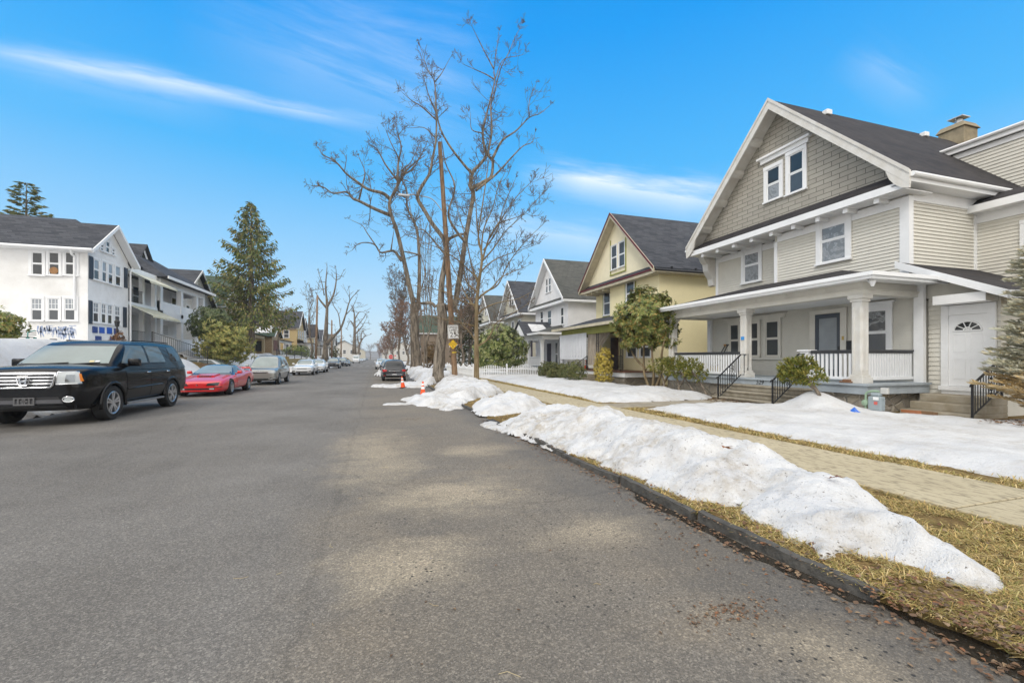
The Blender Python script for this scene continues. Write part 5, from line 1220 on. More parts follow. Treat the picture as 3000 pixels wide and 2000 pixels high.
        for k in range(5):
            for da in (-.17, .17):
                a = 2 * math.pi * k / 5 + .3; a0 = a + da * 1.6; a1 = a + da
                p0 = V3((x + q * .78, y + rr * .16 * math.cos(a0), r + rr * .16 * math.sin(a0))); p1 = V3((x + q * .84, y + rr * .88 * math.cos(a1), r + rr * .88 * math.sin(a1)))
                m.bar(p0, p1, rr * .15, .03, up=(1, 0, 0))
        m.lathe([(rr * .22, q * .5), (rr * .2, q * .86), (rr * .08, q * .9), (0, q * .9)], o, 16, 'X')
        m.lathe([(rr * .9, q * .25), (0, q * .25)], o, 24, 'X', 1)
        m.build('rim', [ALLOY, BLKP], w, smooth=True, sharp=35)
    def cast(s, bv, a, b, axis, sg):
        """axis 'x': a=y, b=z looking along x from side sg; axis 'y': a=x, b=z looking along y from end sg; 'z': a=x,b=y from above"""
        if axis == 'x': o, d = V3((sg * 4, a, b)), V3((-sg, 0, 0))
        elif axis == 'y': o, d = V3((a, sg * 6, b)), V3((0, -sg, 0))
        else: o, d = V3((a, b, 4)), V3((0, 0, -1))
        h = bv.ray_cast(o, d); return (h[0], h[1], d) if h[0] is not None else None
    def patch(s, name, c, axis, sg, mat, off=.006, n=8, on=None, par=None, nn=None, rim=True):
        """surface patch over the body: c = bl, br, tr, tl in the projection plane"""
        bv = s.cbvh if on == 'cab' else s.bvh; nu = n; nv = nn or max(3, n // 2); m = MB(); ok = {}
        for j in range(nv + 1):
            for i in range(nu + 1):
                u, v = i / nu, j / nv
                a = bez(bez(c[0][0], c[1][0], u), bez(c[3][0], c[2][0], u), v); b = bez(bez(c[0][1], c[1][1], u), bez(c[3][1], c[2][1], u), v)
                h = s.cast(bv, a, b, axis, sg)
                if h is None: continue
                nr = h[1] if h[1].dot(h[2]) < 0 else -h[1]
                ok[(i, j)] = len(m.v); m.v.append(tuple(h[0] + nr * off)); m.v.append(tuple(h[0] - nr * .004))
        for (i, j), k in list(ok.items()):
            if all(q in ok for q in ((i + 1, j), (i, j + 1), (i + 1, j + 1))):
                a, b, c2, d = k, ok[(i + 1, j)], ok[(i + 1, j + 1)], ok[(i, j + 1)]
                m.f.append([a, b, c2, d]); m.mi.append(0)
        E = []
        for j in range(nv): E += [((0, j), (0, j + 1)), ((nu, j), (nu, j + 1))]
        for i in range(nu): E += [((i, 0), (i + 1, 0)), ((i, nv), (i + 1, nv))]
        for p, q in E:
            if p in ok and q in ok: m.f.append([ok[p], ok[q], ok[q] + 1, ok[p] + 1]); m.mi.append(0)
        return m.build(name, mat, par or s.root, smooth=True, sharp=50, world=False)
    def line(s, name, pts, axis, sg, rad, mat, on=None, par=None, off=0, n=6, sub=6):
        bv = s.cbvh if on == 'cab' else s.bvh; P = []
        for p, q in zip(pts[:-1], pts[1:]):
            for k in range(sub): P.append((bez(p[0], q[0], k / sub), bez(p[1], q[1], k / sub)))
        P.append(pts[-1]); W = []
        for a, b in P:
            h = s.cast(bv, a, b, axis, sg)
            if h: W.append(h[0] - h[2] * off)
        m = MB(); m.tube(W, rad, n); return m.build(name, mat, par or s.root, smooth=True, world=False)
    def mirrors(s, y, z, mat, x=None, sc_=1):
        for sg in (-1, 1):
            m = MB(); xx = (x or s.W) * sg; a, b = sorted((xx + sg * .03, xx + sg * .25 * sc_))
            m.box(a, b, y - .06, y + .08, z - .085 * sc_, z + .085 * sc_); q = sorted((xx - sg * .12, xx + sg * .06)); m.box(q[0], q[1], y - .01, y + .05, z - .10 * sc_, z - .03)
            m.build('mirror', mat, s.root, bevel=.03, smooth=True, world=False)
    def place(s, x, y, rz=0, k=1.0):
        s.root.location = (x, y, .0); s.root.rotation_euler.z = rz; s.root.scale = (k, k, k)
def mirror_pairs(f):
    for sg in (-1, 1): f(sg)
# ---- black SUV
BLK = carpaint('black_car_paint', (.003, .003, .004), rough=.22, coat=.3, spec=.22)
sv = Car('suv', 'large black SUV with chrome grille parked nearest on the left', 'SUV',
    [(-2.44, .42, 1.02, .70), (-2.41, .36, 1.11, .79), (-2.30, .31, 1.17, .88), (-2.05, .29, 1.20, .96), (-1.7, .29, 1.215, .99), (-1.2, .29, 1.23, .995), (0, .29, 1.23, .99), (1.2, .29, 1.24, .99), (1.95, .31, 1.24, .98), (2.32, .36, 1.21, .95), (2.42, .42, 1.15, .88)],
    [(-1.47, 1.1, 1.19, .90, .80), (-1.34, 1.1, 1.29, .93, .80), (-.74, 1.1, 1.72, .965, .765), (-.48, 1.1, 1.80, .97, .76), (.6, 1.1, 1.83, .97, .76), (1.7, 1.1, 1.815, .965, .755), (2.08, 1.1, 1.78, .955, .75), (2.28, 1.1, 1.42, .93, .735), (2.36, 1.1, 1.18, .91, .71)],
    BLK, axles=(-1.5, 1.3), r=.385, wwid=.25, arch=.075, crown=.035)
P = sv.patch
P('windscreen', [(-.80, 1.26), (.80, 1.26), (.655, 1.725), (-.655, 1.725)], 'y', -1, WSCR, on='cab', n=14)
for sg in (-1, 1):
    d1 = P('door', [(-.98, .42), (.10, .42), (.10, 1.18), (-.98, 1.17)], 'x', sg, BLK, off=.008, n=14); d2 = P('door', [(.125, .42), (.98, .42), (1.12, 1.19), (.125, 1.18)], 'x', sg, BLK, off=.008, n=12)
    for d, yy in ((d1, -.10), (d2, .93)): sv.line('handle', [(yy, 1.02), (yy + .16, 1.025)], 'x', sg, .018, CHROME, par=d, off=.03)
    P('window', [(-1.02, 1.255), (.06, 1.265), (.06, 1.69), (-.60, 1.685)], 'x', sg, CGLASS, on='cab', n=10); P('window', [(.17, 1.265), (1.02, 1.275), (.90, 1.69), (.17, 1.695)], 'x', sg, CGLASS, on='cab', n=8); P('window', [(1.36, 1.29), (2.06, 1.31), (1.95, 1.66), (1.36, 1.68)], 'x', sg, TINT, on='cab', n=8)
    sv.line('side_moulding', [(-.95, .66), (1.0, .69)], 'x', sg, .026, BLK, off=.012)
    sv.line('window_trim', [(-.84, 1.235), (1.0, 1.245)], 'x', sg, .009, BLKP, on='cab', off=.004)
    hl_ = P('headlight', [(sg * .845, .87), (sg * .50, .86), (sg * .52, 1.09), (sg * .80, 1.09)], 'y', -1, LENS, off=.012, n=10)
    P('turn_signal', [(sg * .855, .91), (sg * .828, .90), (sg * .80, 1.06), (sg * .82, 1.05)], 'y', -1, AMBER, off=.02, n=4, par=hl_)
    P('lamp_reflector', [(sg * .77, .90), (sg * .63, .90), (sg * .65, 1.04), (sg * .76, 1.04)], 'y', -1, flat('lamp_silver', (.25, .27, .29), .15, metal=.8), off=.02, n=4, par=hl_)
    sv.line('headlight_trim', [(sg * .85, .86), (sg * .49, .85), (sg * .51, 1.10), (sg * .80, 1.10)], 'y', -1, .012, CHROME, off=.01, par=hl_)
    fg = P('fog_light', [(sg * .74, .50), (sg * .62, .50), (sg * .62, .59), (sg * .74, .59)], 'y', -1, LENS, off=.012, n=4)
    c_, pts = (sg * .68, .545), []
    sv.line('fog_ring', [(c_[0] + .085 * math.cos(2 * math.pi * k / 14), c_[1] + .055 * math.sin(2 * math.pi * k / 14)) for k in range(15)], 'y', -1, .014, CHROME, off=.01, par=fg, sub=1)
    # arch flare
    for ya in sv.axles:
        m = MB(); pts = [V3((sg * (.975 if ya < 0 else .965), ya + (.455) * math.cos(a), .375 + .455 * math.sin(a))) for a in [R(-12 + 204 * k / 24) for k in range(25)]]
        m.tube(pts, .036, 6); m.build('wheel_flare', BLK, sv.root, smooth=True, world=False)
    m = MB(); m.box(min(sg * .90, sg * 1.0), max(sg * .90, sg * 1.0), -.95, .78, .30, .345); m.build('running_board', pm('running_board_metal', (.35, .35, .36), .35, metal=.7, bump=0), sv.root, bevel=.012, world=False)
    sv.line('roof_rail', [(sg * .66, -.1), (sg * .68, .8), (sg * .66, 1.75)], 'z', 1, .018, BLKP, on='cab', off=.03)
gr = P('grille', [(-.43, .80), (.43, .80), (.48, 1.06), (-.48, 1.06)], 'y', -1, BLKP, off=.005, n=12)
for zz, ww in ((.865, .43), (.93, .45), (.995, .46)): sv.line('grille_bar', [(-ww, zz), (ww, zz)], 'y', -1, .023, ALLOY, off=.012, par=gr, sub=12)
sv.line('grille_frame', [(-.40, .79), (.40, .79), (.44, .85), (.485, 1.07), (-.485, 1.07), (-.44, .85), (-.40, .79)], 'y', -1, .024, CHROME, off=.012, par=gr, sub=8)
yb_ = sv.cast(sv.bvh, 0, .93, 'y', -1)[0].y - .055
m = MB()
bd = [(a, b + .085) for a, b in ((-.085, .92), (.085, .92), (.10, .90), (.075, .77), (.055, .755), (-.055, .755), (-.075, .77), (-.10, .90), (-.085, .92))]
m.tube([(a, yb_, b) for a, b in bd], .011, 6)
m.bar((-.055, yb_, .99), (-.032, yb_, .857), .026, .02, up=(0, 1, 0)); m.bar((.055, yb_, .99), (.032, yb_, .857), .026, .02, up=(0, 1, 0)); m.bar((-.042, yb_, .917), (.042, yb_, .917), .026, .02, up=(0, 1, 0))
m.build('emblem', CHROME, gr, world=False)
P('lower_grille', [(-.60, .46), (.60, .46), (.52, .60), (-.52, .60)], 'y', -1, BLKP, off=.004, n=8)
P('bumper_insert', [(-.60, .475), (.60, .475), (.56, .545), (-.56, .545)], 'y', -1, pm('satin_grey_plastic', (.10, .10, .11), .4, bump=0), off=.018, n=8)
P('front_valance', [(-.90, .33), (.90, .33), (.92, .42), (-.92, .42)], 'y', -1, BLKP, off=.006, n=12)
yb_ = sv.cast(sv.bvh, 0, .52, 'y', -1)[0].y - .04
m = MB()
m.box(-.165, .165, yb_, yb_ + .02, .445, .475); m.box(-.165, .165, yb_, yb_ + .02, .575, .60)
for xx in (-.165, -.10, -.03, .0, .07, .14): m.box(xx, xx + .025, yb_ + .001, yb_ + .02, .475, .575)
m.box(-.06, .06, yb_ + .001, yb_ + .02, .51, .54); m.build('plate_bracket', pm('grey_plate_plastic', (.13, .13, .135), .5, bump=0), sv.root, world=False)
sv.mirrors(-.88, 1.28, BLK, .93, 1.05)
for x0, x1, yy, zz in ((-.62, .1, 0, 0), (.0, .66, 0, 0)): sv.line('wiper', [(x0, 1.24), (x1, 1.28)], 'y', -1, .012, BLKP, on='cab', off=.02)
for xs_ in (-.40, .40):
    pass
P('inspection_sticker', [(.55, 1.285), (.63, 1.285), (.63, 1.32), (.55, 1.32)], 'y', -1, WHITEP, off=.009, n=2, on='cab'); P('inspection_sticker', [(.45, 1.285), (.53, 1.285), (.53, 1.32), (.45, 1.32)], 'y', -1, flat('pale_yellow_sticker', (.6, .5, .25), .5), off=.009, n=2, on='cab')
P('sun_shade_band', [(-.665, 1.66), (.665, 1.66), (.645, 1.735), (-.645, 1.735)], 'y', -1, TINT, off=.009, n=10, on='cab')
sv.place(-7.33, 15.16, -.023, 1.12)
# ---- red coupe
REDP = carpaint('red_car_paint', (.60, .018, .02), .3)
rc = Car('sports_car', 'low red sports coupe with black roof parked behind the black SUV', 'sports car',
    [(-2.46, .26, .50, .66), (-2.42, .2, .56, .78), (-2.2, .17, .64, .88), (-1.6, .17, .74, .93), (-.9, .17, .83, .94), (0, .18, .87, .93), (.8, .18, .90, .94), (1.5, .2, .94, .95), (2.1, .25, .95, .92), (2.38, .32, .90, .85), (2.43, .4, .84, .78)],
    [(-1.0, .78, .82, .80, .70), (-.85, .78, .88, .84, .70), (-.1, .78, 1.18, .86, .60), (.2, .78, 1.255, .86, .58), (.7, .78, 1.25, .86, .57), (1.3, .8, 1.10, .85, .58), (1.75, .82, .94, .82, .62), (1.85, .82, .88, .8, .62)],
    REDP, cabpaint=flat('gloss_black_roof', (.01, .01, .012), .1, coat=1), axles=(-1.42, 1.15), r=.325, wwid=.25, arch=.045, crown=.03)
P = rc.patch
P('windscreen', [(-.72, .89), (.72, .89), (.53, 1.205), (-.53, 1.205)], 'y', -1, WSCR, on='cab', n=14)
for sg in (-1, 1):
    d = P('door', [(-.72, .30), (.52, .30), (.62, .86), (-.66, .82)], 'x', sg, REDP, off=.007, n=12); rc.line('handle', [(.36, .74), (.50, .745)], 'x', sg, .014, BLKP, off=.01, par=d)
    P('window', [(-.52, .90), (.55, .93), (.38, 1.17), (-.05, 1.17)], 'x', sg, CGLASS, on='cab', n=10); P('rear_quarter', [(.62, .86), (1.6, .90), (1.3, 1.05), (.55, 1.17)], 'x', sg, REDP, on='cab', n=8, off=.01)
    P('headlight_cover', [(sg * .72, .44), (sg * .30, .44), (sg * .36, .535), (sg * .74, .56)], 'y', -1, flat('smoked_lamp_cover', (.03, .032, .035), .25), off=.01, n=8)
    rc.line('marker_slot', [(sg * .82, .385), (sg * .55, .37)], 'y', -1, .016, BLKP, off=.0)
    rc.line('side_crease', [(-1.0, .52), (1.75, .57)], 'x', sg, .012, REDP, off=.004)
    rc.line('door_gap', [(-.72, .30), (-.69, .81)], 'x', sg, .005, BLKP)
g_ = P('lower_grille', [(-.60, .275), (.60, .275), (.60, .345), (-.60, .345)], 'y', -1, BLKP, off=.005, n=10)
for sg in (-1, 1): P('fog_light', [(sg * .42, .29), (sg * .58, .29), (sg * .58, .335), (sg * .42, .335)], 'y', -1, LENS, off=.012, n=3, par=g_)
P('hood_scoop', [(-.30, -1.55), (.30, -1.55), (.36, -1.0), (-.36, -1.0)], 'z', 1, REDP, off=.05, n=8, nn=8)
m = MB(); m.box(-.22, .22, -1.60, -1.545, .755, .80); m.build('scoop_opening', BLKP, rc.root, bevel=.01, world=False)
P('front_lip', [(-.80, .2), (.80, .2), (.80, .245), (-.80, .245)], 'y', -1, REDP, off=.03, n=12)
m = MB(); hh = rc.cast(rc.bvh, 0, .47, 'y', -1)[0]; m.lathe([(0, -.012), (.03, -.008), (.03, 0)], (0, hh.y, .47), 14, 'Y'); m.build('emblem', CHROME, rc.root, world=False)
m = MB(); m.tube([(-.78, 2.2, .92), (-.7, 2.28, 1.06), (.7, 2.28, 1.06), (.78, 2.2, .92)], .035, 8); m.build('spoiler', REDP, rc.root, smooth=True, world=False)
rc.mirrors(-.42, .92, REDP, .84, .8)
p = at(672, 1155, z=0); rc.place(p.x - .83, p.y + 1.42, 0, 1.0)
# ---- shared sedan / van / suv shapes
def sedan(label, cat, paint, glass=None, chrome_g=False, name='sedan', hatch=False, tall=0, group=None, det=True, van=False):
    if van:
        body = [(-2.45, .45, .98, .84), (-2.42, .38, 1.08, .92), (-2.2, .34, 1.2, .98), (-1.5, .33, 1.3, 1.0), (0, .33, 1.38, 1.0), (2.2, .33, 1.4, .99), (2.5, .4, 1.38, .95)]
        cab = [(-1.85, 1.15, 1.25, .9, .84), (-1.7, 1.15, 1.4, .92, .84), (-1.0, 1.15, 2.15, .97, .86), (-.7, 1.15, 2.3, .98, .86), (1.9, 1.15, 2.32, .98, .87), (2.42, 1.15, 2.28, .96, .85), (2.47, 1.15, 1.3, .95, .85)]; ax, r_ = (-1.6, 1.6), .36
    elif hatch:
        t_ = tall
        body = [(-2.3, .34, .80, .72), (-2.26, .28, .86, .83), (-2.05, .24, .93, .90), (-1.4, .23, .98 + t_ * .3, .92), (0, .23, 1.0 + t_ * .3, .92), (1.4, .24, 1.02 + t_ * .3, .92), (2.0, .28, 1.0 + t_ * .3, .90), (2.26, .34, .95 + t_ * .2, .84), (2.31, .40, .88, .78)]
        cab = [(-1.2, .92, .98, .84, .74), (-1.05, .92, 1.06, .86, .74), (-.35, .92, 1.48 + t_, .89, .66), (-.05, .92, 1.56 + t_, .89, .655), (.8, .92, 1.58 + t_, .89, .65), (1.6, .92, 1.53 + t_, .88, .64), (1.9, .92, 1.46 + t_, .87, .64), (2.16, .92, 1.05 + t_ * .5, .85, .66), (2.22, .92, .95, .84, .66)]; ax, r_ = (-1.38, 1.32), .335
    else:
        body = [(-2.38, .32, .68, .70), (-2.34, .26, .74, .81), (-2.1, .22, .81, .88), (-1.4, .21, .90, .915), (-.5, .21, .94, .92), (.6, .21, .96, .92), (1.5, .22, .98, .91), (2.1, .27, .97, .87), (2.34, .34, .92, .80), (2.39, .42, .84, .74)]
        cab = [(-1.1, .86, .9, .82, .70), (-.95, .86, .98, .84, .70), (-.2, .86, 1.36, .87, .62), (.1, .86, 1.44, .87, .61), (.8, .86, 1.44, .87, .60), (1.3, .86, 1.33, .85, .60), (1.85, .86, 1.02, .82, .64), (1.95, .86, .92, .8, .64)]; ax, r_ = (-1.42, 1.36), .325
    c = Car(name, label, cat, body, cab, paint, axles=ax, r=r_, wwid=.22, arch=.05, group=group); P = c.patch
    zb, zt = cab[1][2] + .01, cab[3][2] - .06
    wb, wt_ = .72, cab[3][4] - .09
    P('windscreen', [(-wb, zb), (wb, zb), (wt_, zt), (-wt_, zt)], 'y', -1, WSCR, on='cab', n=10)
    zr0 = cab[-2][2] + .04
    P('rear_window', [(-.62, zr0), (.62, zr0), (.54, cab[-4][2] - .06), (-.54, cab[-4][2] - .06)], 'y', 1, TINT, on='cab', n=8)
    y0, y1, y2 = cab[2][0], cab[4][0] - .15, cab[-3][0] - .12
    zw0, zw1 = cab[1][2] + .02, cab[3][2] - .09
    for sg in (-1, 1):
        if not van:
            P('window', [(y0 - .35, zw0), (y1 - .05, zw0 + .01), (y1 - .05, zw1), (y0 + .18, zw1 - .02)], 'x', sg, CGLASS, on='cab', n=8); P('window', [(y1 + .03, zw0 + .01), (y2 + .1, zw0 + .03), (y2 - (.1 if hatch else .42), zw1 - .03), (y1 + .03, zw1)], 'x', sg, CGLASS, on='cab', n=8)
            d = P('door', [(-.95, .33), (y1 - .02, .33), (y1 - .02, cab[0][2] - .02), (-.85, cab[0][2] - .04)], 'x', sg, paint, off=.006, n=8); c.line('handle', [(y1 - .22, .83 if not hatch else .9), (y1 - .08, .835 if not hatch else .9)], 'x', sg, .016, CHROME, par=d, off=.02, sub=2)
            d = P('door', [(y1, .33), (.98, .33), (1.2, cab[0][2] - .02), (y1, cab[0][2] - .02)], 'x', sg, paint, off=.006, n=8); c.line('handle', [(1.0, .84 if not hatch else .9), (1.14, .845 if not hatch else .9)], 'x', sg, .016, CHROME, par=d, off=.02, sub=2)
        else:
            P('window', [(-1.45, 1.45), (-.55, 1.45), (-.55, 2.05), (-.98, 2.02)], 'x', sg, CGLASS, on='cab', n=8)
        z = body[1][2]
        P('headlight', [(sg * body[1][3] * 1.02, z - .16), (sg * .50, z - .17), (sg * .47, z - .07), (sg * body[1][3] * .98, z - .03)], 'y', -1, LENS, off=.01, n=8)
        P('fog_light', [(sg * .78, .36), (sg * .55, .36), (sg * .55, .43), (sg * .76, .43)], 'y', -1, BLKP, off=.008, n=4)
        zt2 = body[-2][2]
        P('tail_light', [(sg * body[-2][3] * 1.03, zt2 - .24), (sg * .56, zt2 - .20), (sg * .56, zt2 - .09), (sg * body[-2][3] * 1.0, zt2 - .05)], 'y', 1, REDL, off=.012, n=6)
    z = body[1][2]
    g = P('grille', [(-.36, z - .16), (.36, z - .16), (.5, z - .08), (-.5, z - .08)], 'y', -1, BLKP, off=.006, n=8)
    c.line('grille_bar', [(-.48, z - .08), (0, z - .1), (.48, z - .08)], 'y', -1, .014, CHROME, off=.012, par=g)
    P('lower_grille', [(-.45, .31), (.45, .31), (.5, .39), (-.5, .39)], 'y', -1, BLKP, off=.006, n=8)
    P('number_plate', [(-.16, .48), (.16, .48), (.16, .57), (-.16, .57)], 'y', 1, WHITEP, off=.015, n=3)
    P('rear_valance', [(-.75, .36), (.75, .36), (.75, .46), (-.75, .46)], 'y', 1, BLKP, off=.006, n=8)
    c.mirrors(cab[1][0] + .35, cab[1][2] + .05, paint, .86, .85 if not van else 1.3)
    return c
GRYP = carpaint('warm_grey_car_paint', (.30, .30, .28), .3, .6); WHP = carpaint('white_car_paint', (.72, .73, .74), .25); DKB = carpaint('dark_blue_car_paint', (.02, .025, .035), .2, .2); DKG = carpaint('charcoal_car_paint', (.035, .036, .04), .25, .3); SIL = carpaint('silver_car_paint', (.45, .47, .5), .3, .5)
mv = sedan('grey minivan with white snow heaps at its bumper behind the red coupe', 'minivan', GRYP, name='minivan', hatch=True, tall=.16)
for sg in (-1, 1): mv.line('bumper_crease', [(sg * .84, .42), (sg * .6, .36), (sg * .52, .28)], 'y', -1, .02, SIL, off=.0)
m = MB(); hh = mv.cast(mv.bvh, 0, .79, 'y', -1)[0]
m.tube([(.06 * math.cos(2 * math.pi * k / 16), hh.y - .01, .80 + .04 * math.sin(2 * math.pi * k / 16)) for k in range(17)], .007, 5); m.tube([(.022 * math.cos(2 * math.pi * k / 12), hh.y - .01, .80 + .038 * math.sin(2 * math.pi * k / 12)) for k in range(13)], .006, 5); m.build('emblem', CHROME, mv.root, world=False)
def put(c, u, v, off=.83, k=1.0, ax=-1.4):
    p = at(u, v, z=0); c.place(p.x - off * k, p.y - ax * k, 0, k)
put(mv, 816, 1125, .84, .98, -1.38)
c = sedan('white sedan with black lower grilles next behind the minivan', 'sedan', WHP); put(c, 918, 1098, .83, .98)
c = sedan('white sedan with dark wedge grille behind the first white sedan', 'sedan', WHP); put(c, 951, 1091, .83, .98)
c = sedan('charcoal hatchback beside snow heap behind the two white sedans', 'hatchback', DKG, hatch=True, name='hatchback'); put(c, 993, 1079, .83, 1.0)
c = sedan('dark grey crossover past the charcoal hatchback on the left kerb', 'crossover', DKB, hatch=True, name='crossover', tall=.06); put(c, 1015, 1073, .83, .95)
c = sedan('small black sedan in front of the white van', 'sedan', DKB); put(c, 1024, 1071.5, .83, .85)
c = sedan('white delivery van parked far along the left kerb', 'van', WHP, name='van', van=True); put(c, 1052, 1063.5, .9, .95, -1.6)
for i, (u, v, pt, lab) in enumerate(((1063, 1060, SIL, 'silver car just beyond the white van'), (1070, 1057.5, WHP, 'distant white car past the silver one on the left kerb'), (1077, 1055, DKG, 'most distant dark car on the left kerb'))):
    c = sedan(lab, 'car', pt, name='car'); put(c, u, v, .83, .9)
c = sedan('silver car half hidden in a snowy driveway behind the rhododendron', 'car', SIL, name='car', hatch=True); c.place(-11.6, 37.5, R(90), .95)
# right side, seen from behind
rg = sedan('black crossover seen from behind with red tail lights near the traffic cones', 'crossover', carpaint('black_blue_car_paint', (.012, .013, .017)), hatch=True, tall=.10, name='crossover')
P = rg.patch
P('bumper_trim', [(-.62, .50), (.62, .50), (.58, .53), (-.58, .53)], 'y', 1, CHROME, off=.015, n=8); rg.line('tailgate_trim', [(-.45, .80), (.45, .80)], 'y', 1, .014, CHROME, off=.012)
for sg in (-1, 1): P('reflector', [(sg * .82, .43), (sg * .68, .43), (sg * .68, .47), (sg * .82, .47)], 'y', 1, REDL, off=.01, n=3); P('rear_quarter_lamp', [(2.0, .78), (2.2, .80), (2.16, .92), (1.85, .90)], 'x', sg, REDL, off=.012, n=4)
rg.place(1.2, 29.8 + 2.1, math.pi, .86)
c = sedan('silver blue car in front of the black crossover', 'car', SIL, hatch=True, name='car'); c.place(1.25, 37.5, math.pi, .9)
c = sedan('dark car farther up the right kerb beyond the snow heaps', 'car', DKB, name='car'); c.place(1.3, 49.5, math.pi, .92)
c = sedan('white car facing the camera at the right kerb beyond the stop sign', 'car', WHP, name='car'); c.place(.9, 64, 0, 1.0)
# ------------------------------------------------------------------ trees and shrubs
def barkmat(name, c, c2, sc_=6, st=.8):
    t = NT(name); mp = t.n('ShaderNodeMapping'); mp.inputs['Scale'].default_value = (1, 1, .16); t.l(t.co(), mp.inputs[0])
    f = t.noise(sc_, 6, .7, mp.outputs[0]); g = t.noise(1.2, 4)
    c_ = t.mix(t.ramp(f, [(.42, 0.), (.56, 1.)]), c2, c); t.col(t.mix(t.math('MULTIPLY', g, .4), c_, tuple(x * .6 for x in c)))
    t.set(rough=.95, spec=.15); t.bump(f, st, .06); return t.m
BARK = barkmat('grey_brown_bark', (.25, .21, .165), (.07, .058, .046)); BARK2 = barkmat('shaggy_bark', (.30, .26, .21), (.055, .045, .036), 9, 1.0); BARKY = barkmat('smooth_tan_bark', (.27, .21, .125), (.15, .11, .06), 5, .4)
TWIG = pm('twig_bark', (.17, .13, .095), .9, bump=0, scale=1.5, var=.4); TWIGR = pm('red_brown_twigs', (.27, .16, .105), .9, bump=0, scale=1.2, var=.4); TWIGG = pm('grey_far_twigs', (.19, .16, .14), .9, bump=0, scale=.6, var=.3)
def cat(P, k=5):
    P = [V3(p) for p in P]
    if len(P) < 3: return P
    Q = [P[0] * 2 - P[1]] + P + [P[-1] * 2 - P[-2]]; out = []
    for i in range(1, len(Q) - 2):
        a, b, c, d = Q[i - 1:i + 3]
        for j in range(k):
            t = j / k; out.append(.5 * ((2 * b) + (c - a) * t + (2 * a - 5 * b + 4 * c - d) * t * t + (3 * b - a - 3 * c + d) * t ** 3))
    out.append(P[-1]); return out
def rvec(rg): 
    while True:
        v = V3((rg.uniform(-1, 1), rg.uniform(-1, 1), rg.uniform(-1, 1)))
        if .1 < v.length < 1: return v.normalized()
def twig(mb, p, d, L, r, depth, rg, rmin=.007, up=.12, kink=.22, fork=(2, 4), buds=None, ratio=.62):
    n = 3 if depth else 2; pts = [p]; q = p.copy(); dd = d.copy()
    for i in range(n):
        dd = (dd + rvec(rg) * kink + V3((0, 0, up))).normalized(); q = q + dd * (L / n); pts.append(q.copy())
    mb.tube(pts, [max(rmin, r * (1 - .55 * i / n)) for i in range(n + 1)], 4 if r > .03 else 3, cap=False)
    if buds is not None and depth <= 0:
        for k in range(2):
            if rg.random() < .8: buds.append(pts[-1 - k] + rvec(rg) * .03)
    if depth > 0:
        for k in range(rg.randint(*fork)):
            t = rg.uniform(.3, 1.); i = min(n - 1, int(t * n)); b = pts[i].lerp(pts[i + 1], t * n - i)
            nd = (dd + rvec(rg) * .95).normalized(); twig(mb, b, nd, L * ratio * rg.uniform(.7, 1.15), max(rmin, r * .5), depth - 1, rg, rmin, up, kink, fork, buds, ratio)
def budmesh(mb, buds, s, rg):
    for b in buds:
        a = rvec(rg) * s * 1.6; c = a.orthogonal().normalized() * s * .6; d = a.cross(c).normalized() * s * .6
        mb.add([b - a * .5, b + c, b + d, b - c, b - d, b + a * .8], [(0, 1, 2), (0, 2, 3), (0, 3, 4), (0, 4, 1), (5, 2, 1), (5, 3, 2), (5, 4, 3), (5, 1, 4)])
def bare_tree(name, label, base, limbs, bark, twm, twspec, seed, group=None, leafs=0, bud=.03):
    """limbs: list of (points, r0, r1, twig density); twigs grow from them"""
    rg = random.Random(seed); root = thing(name, label, 'tree', base, group); tr, cr = MB(), MB(); buds = []
    for pts, r0, r1, dens in limbs:
        C_ = cat(pts); n = len(C_)
        rad = [r0 + (r1 - r0) * (i / (n - 1)) ** .8 for i in range(n)]
        if r0 > .2: rad = [r * (1 + .10 * noise.noise(p * 2.2)) for r, p in zip(rad, C_)]
        if r0 > .3: rad[0] *= 1.5; rad[1] *= 1.2; rad[2] *= 1.08
        tr.tube(C_, rad, 12 if r0 > .15 else 7)
        tot_ = sum((b - a).length for a, b in zip(C_[:-1], C_[1:])); k = int(tot_ * dens)
        for i in range(k):
            t = rg.uniform(.12, 1) ** .8; f = t * (n - 1); j = min(n - 2, int(f)); p = C_[j].lerp(C_[j + 1], f - j); ax = (C_[j + 1] - C_[j]).normalized()
            d = (ax * rg.uniform(.2, .9) + rvec(rg)).normalized()
            twig(cr, p, d, twspec['L'] * rg.uniform(.5, 1.2) * (1.15 - .5 * t), min(rad[j] * .5, twspec['r']), twspec['depth'], rg, twspec.get('rmin', .008), twspec.get('up', .12), twspec.get('kink', .22), twspec.get('fork', (2, 4)), buds)
        twig(cr, C_[-1], (C_[-1] - C_[-2]).normalized(), twspec['L'] * .3, r1 * .8, twspec['depth'], rg, twspec.get('rmin', .008), .1, .22, (3, 4), buds)
    if bud: budmesh(cr, buds, bud, rg)
    tr.build('trunk', bark, root, smooth=True); cr.build('crown', twm, root, recalc=False)
    return root
def trace(pts, f, Y, wob=1.2, seed=0, t0=0.):
    rg = random.Random(seed); out = []; dy = t0; step = rg.uniform(-1, 1) * wob
    for i, (x, y) in enumerate(pts):
        u, v = f(x, y); out.append(at(u, v, Y=Y + dy)); dy += step * .5 + rg.uniform(-.3, .3) * wob
    return out
T1 = lambda x, y: (900 + x * .38265, 50 + y * .38265)
T2 = lambda x, y: (1000 + x * .38265, 550 + y * .38265)
Z2 = lambda x, y: (500 + x * .4147, 550 + y * .4147)
def L2(p2, p1, Y, **k): return trace([T2(*p) for p in p2] + [T1(*p) for p in p1], lambda u, v: (u, v), Y, **k)
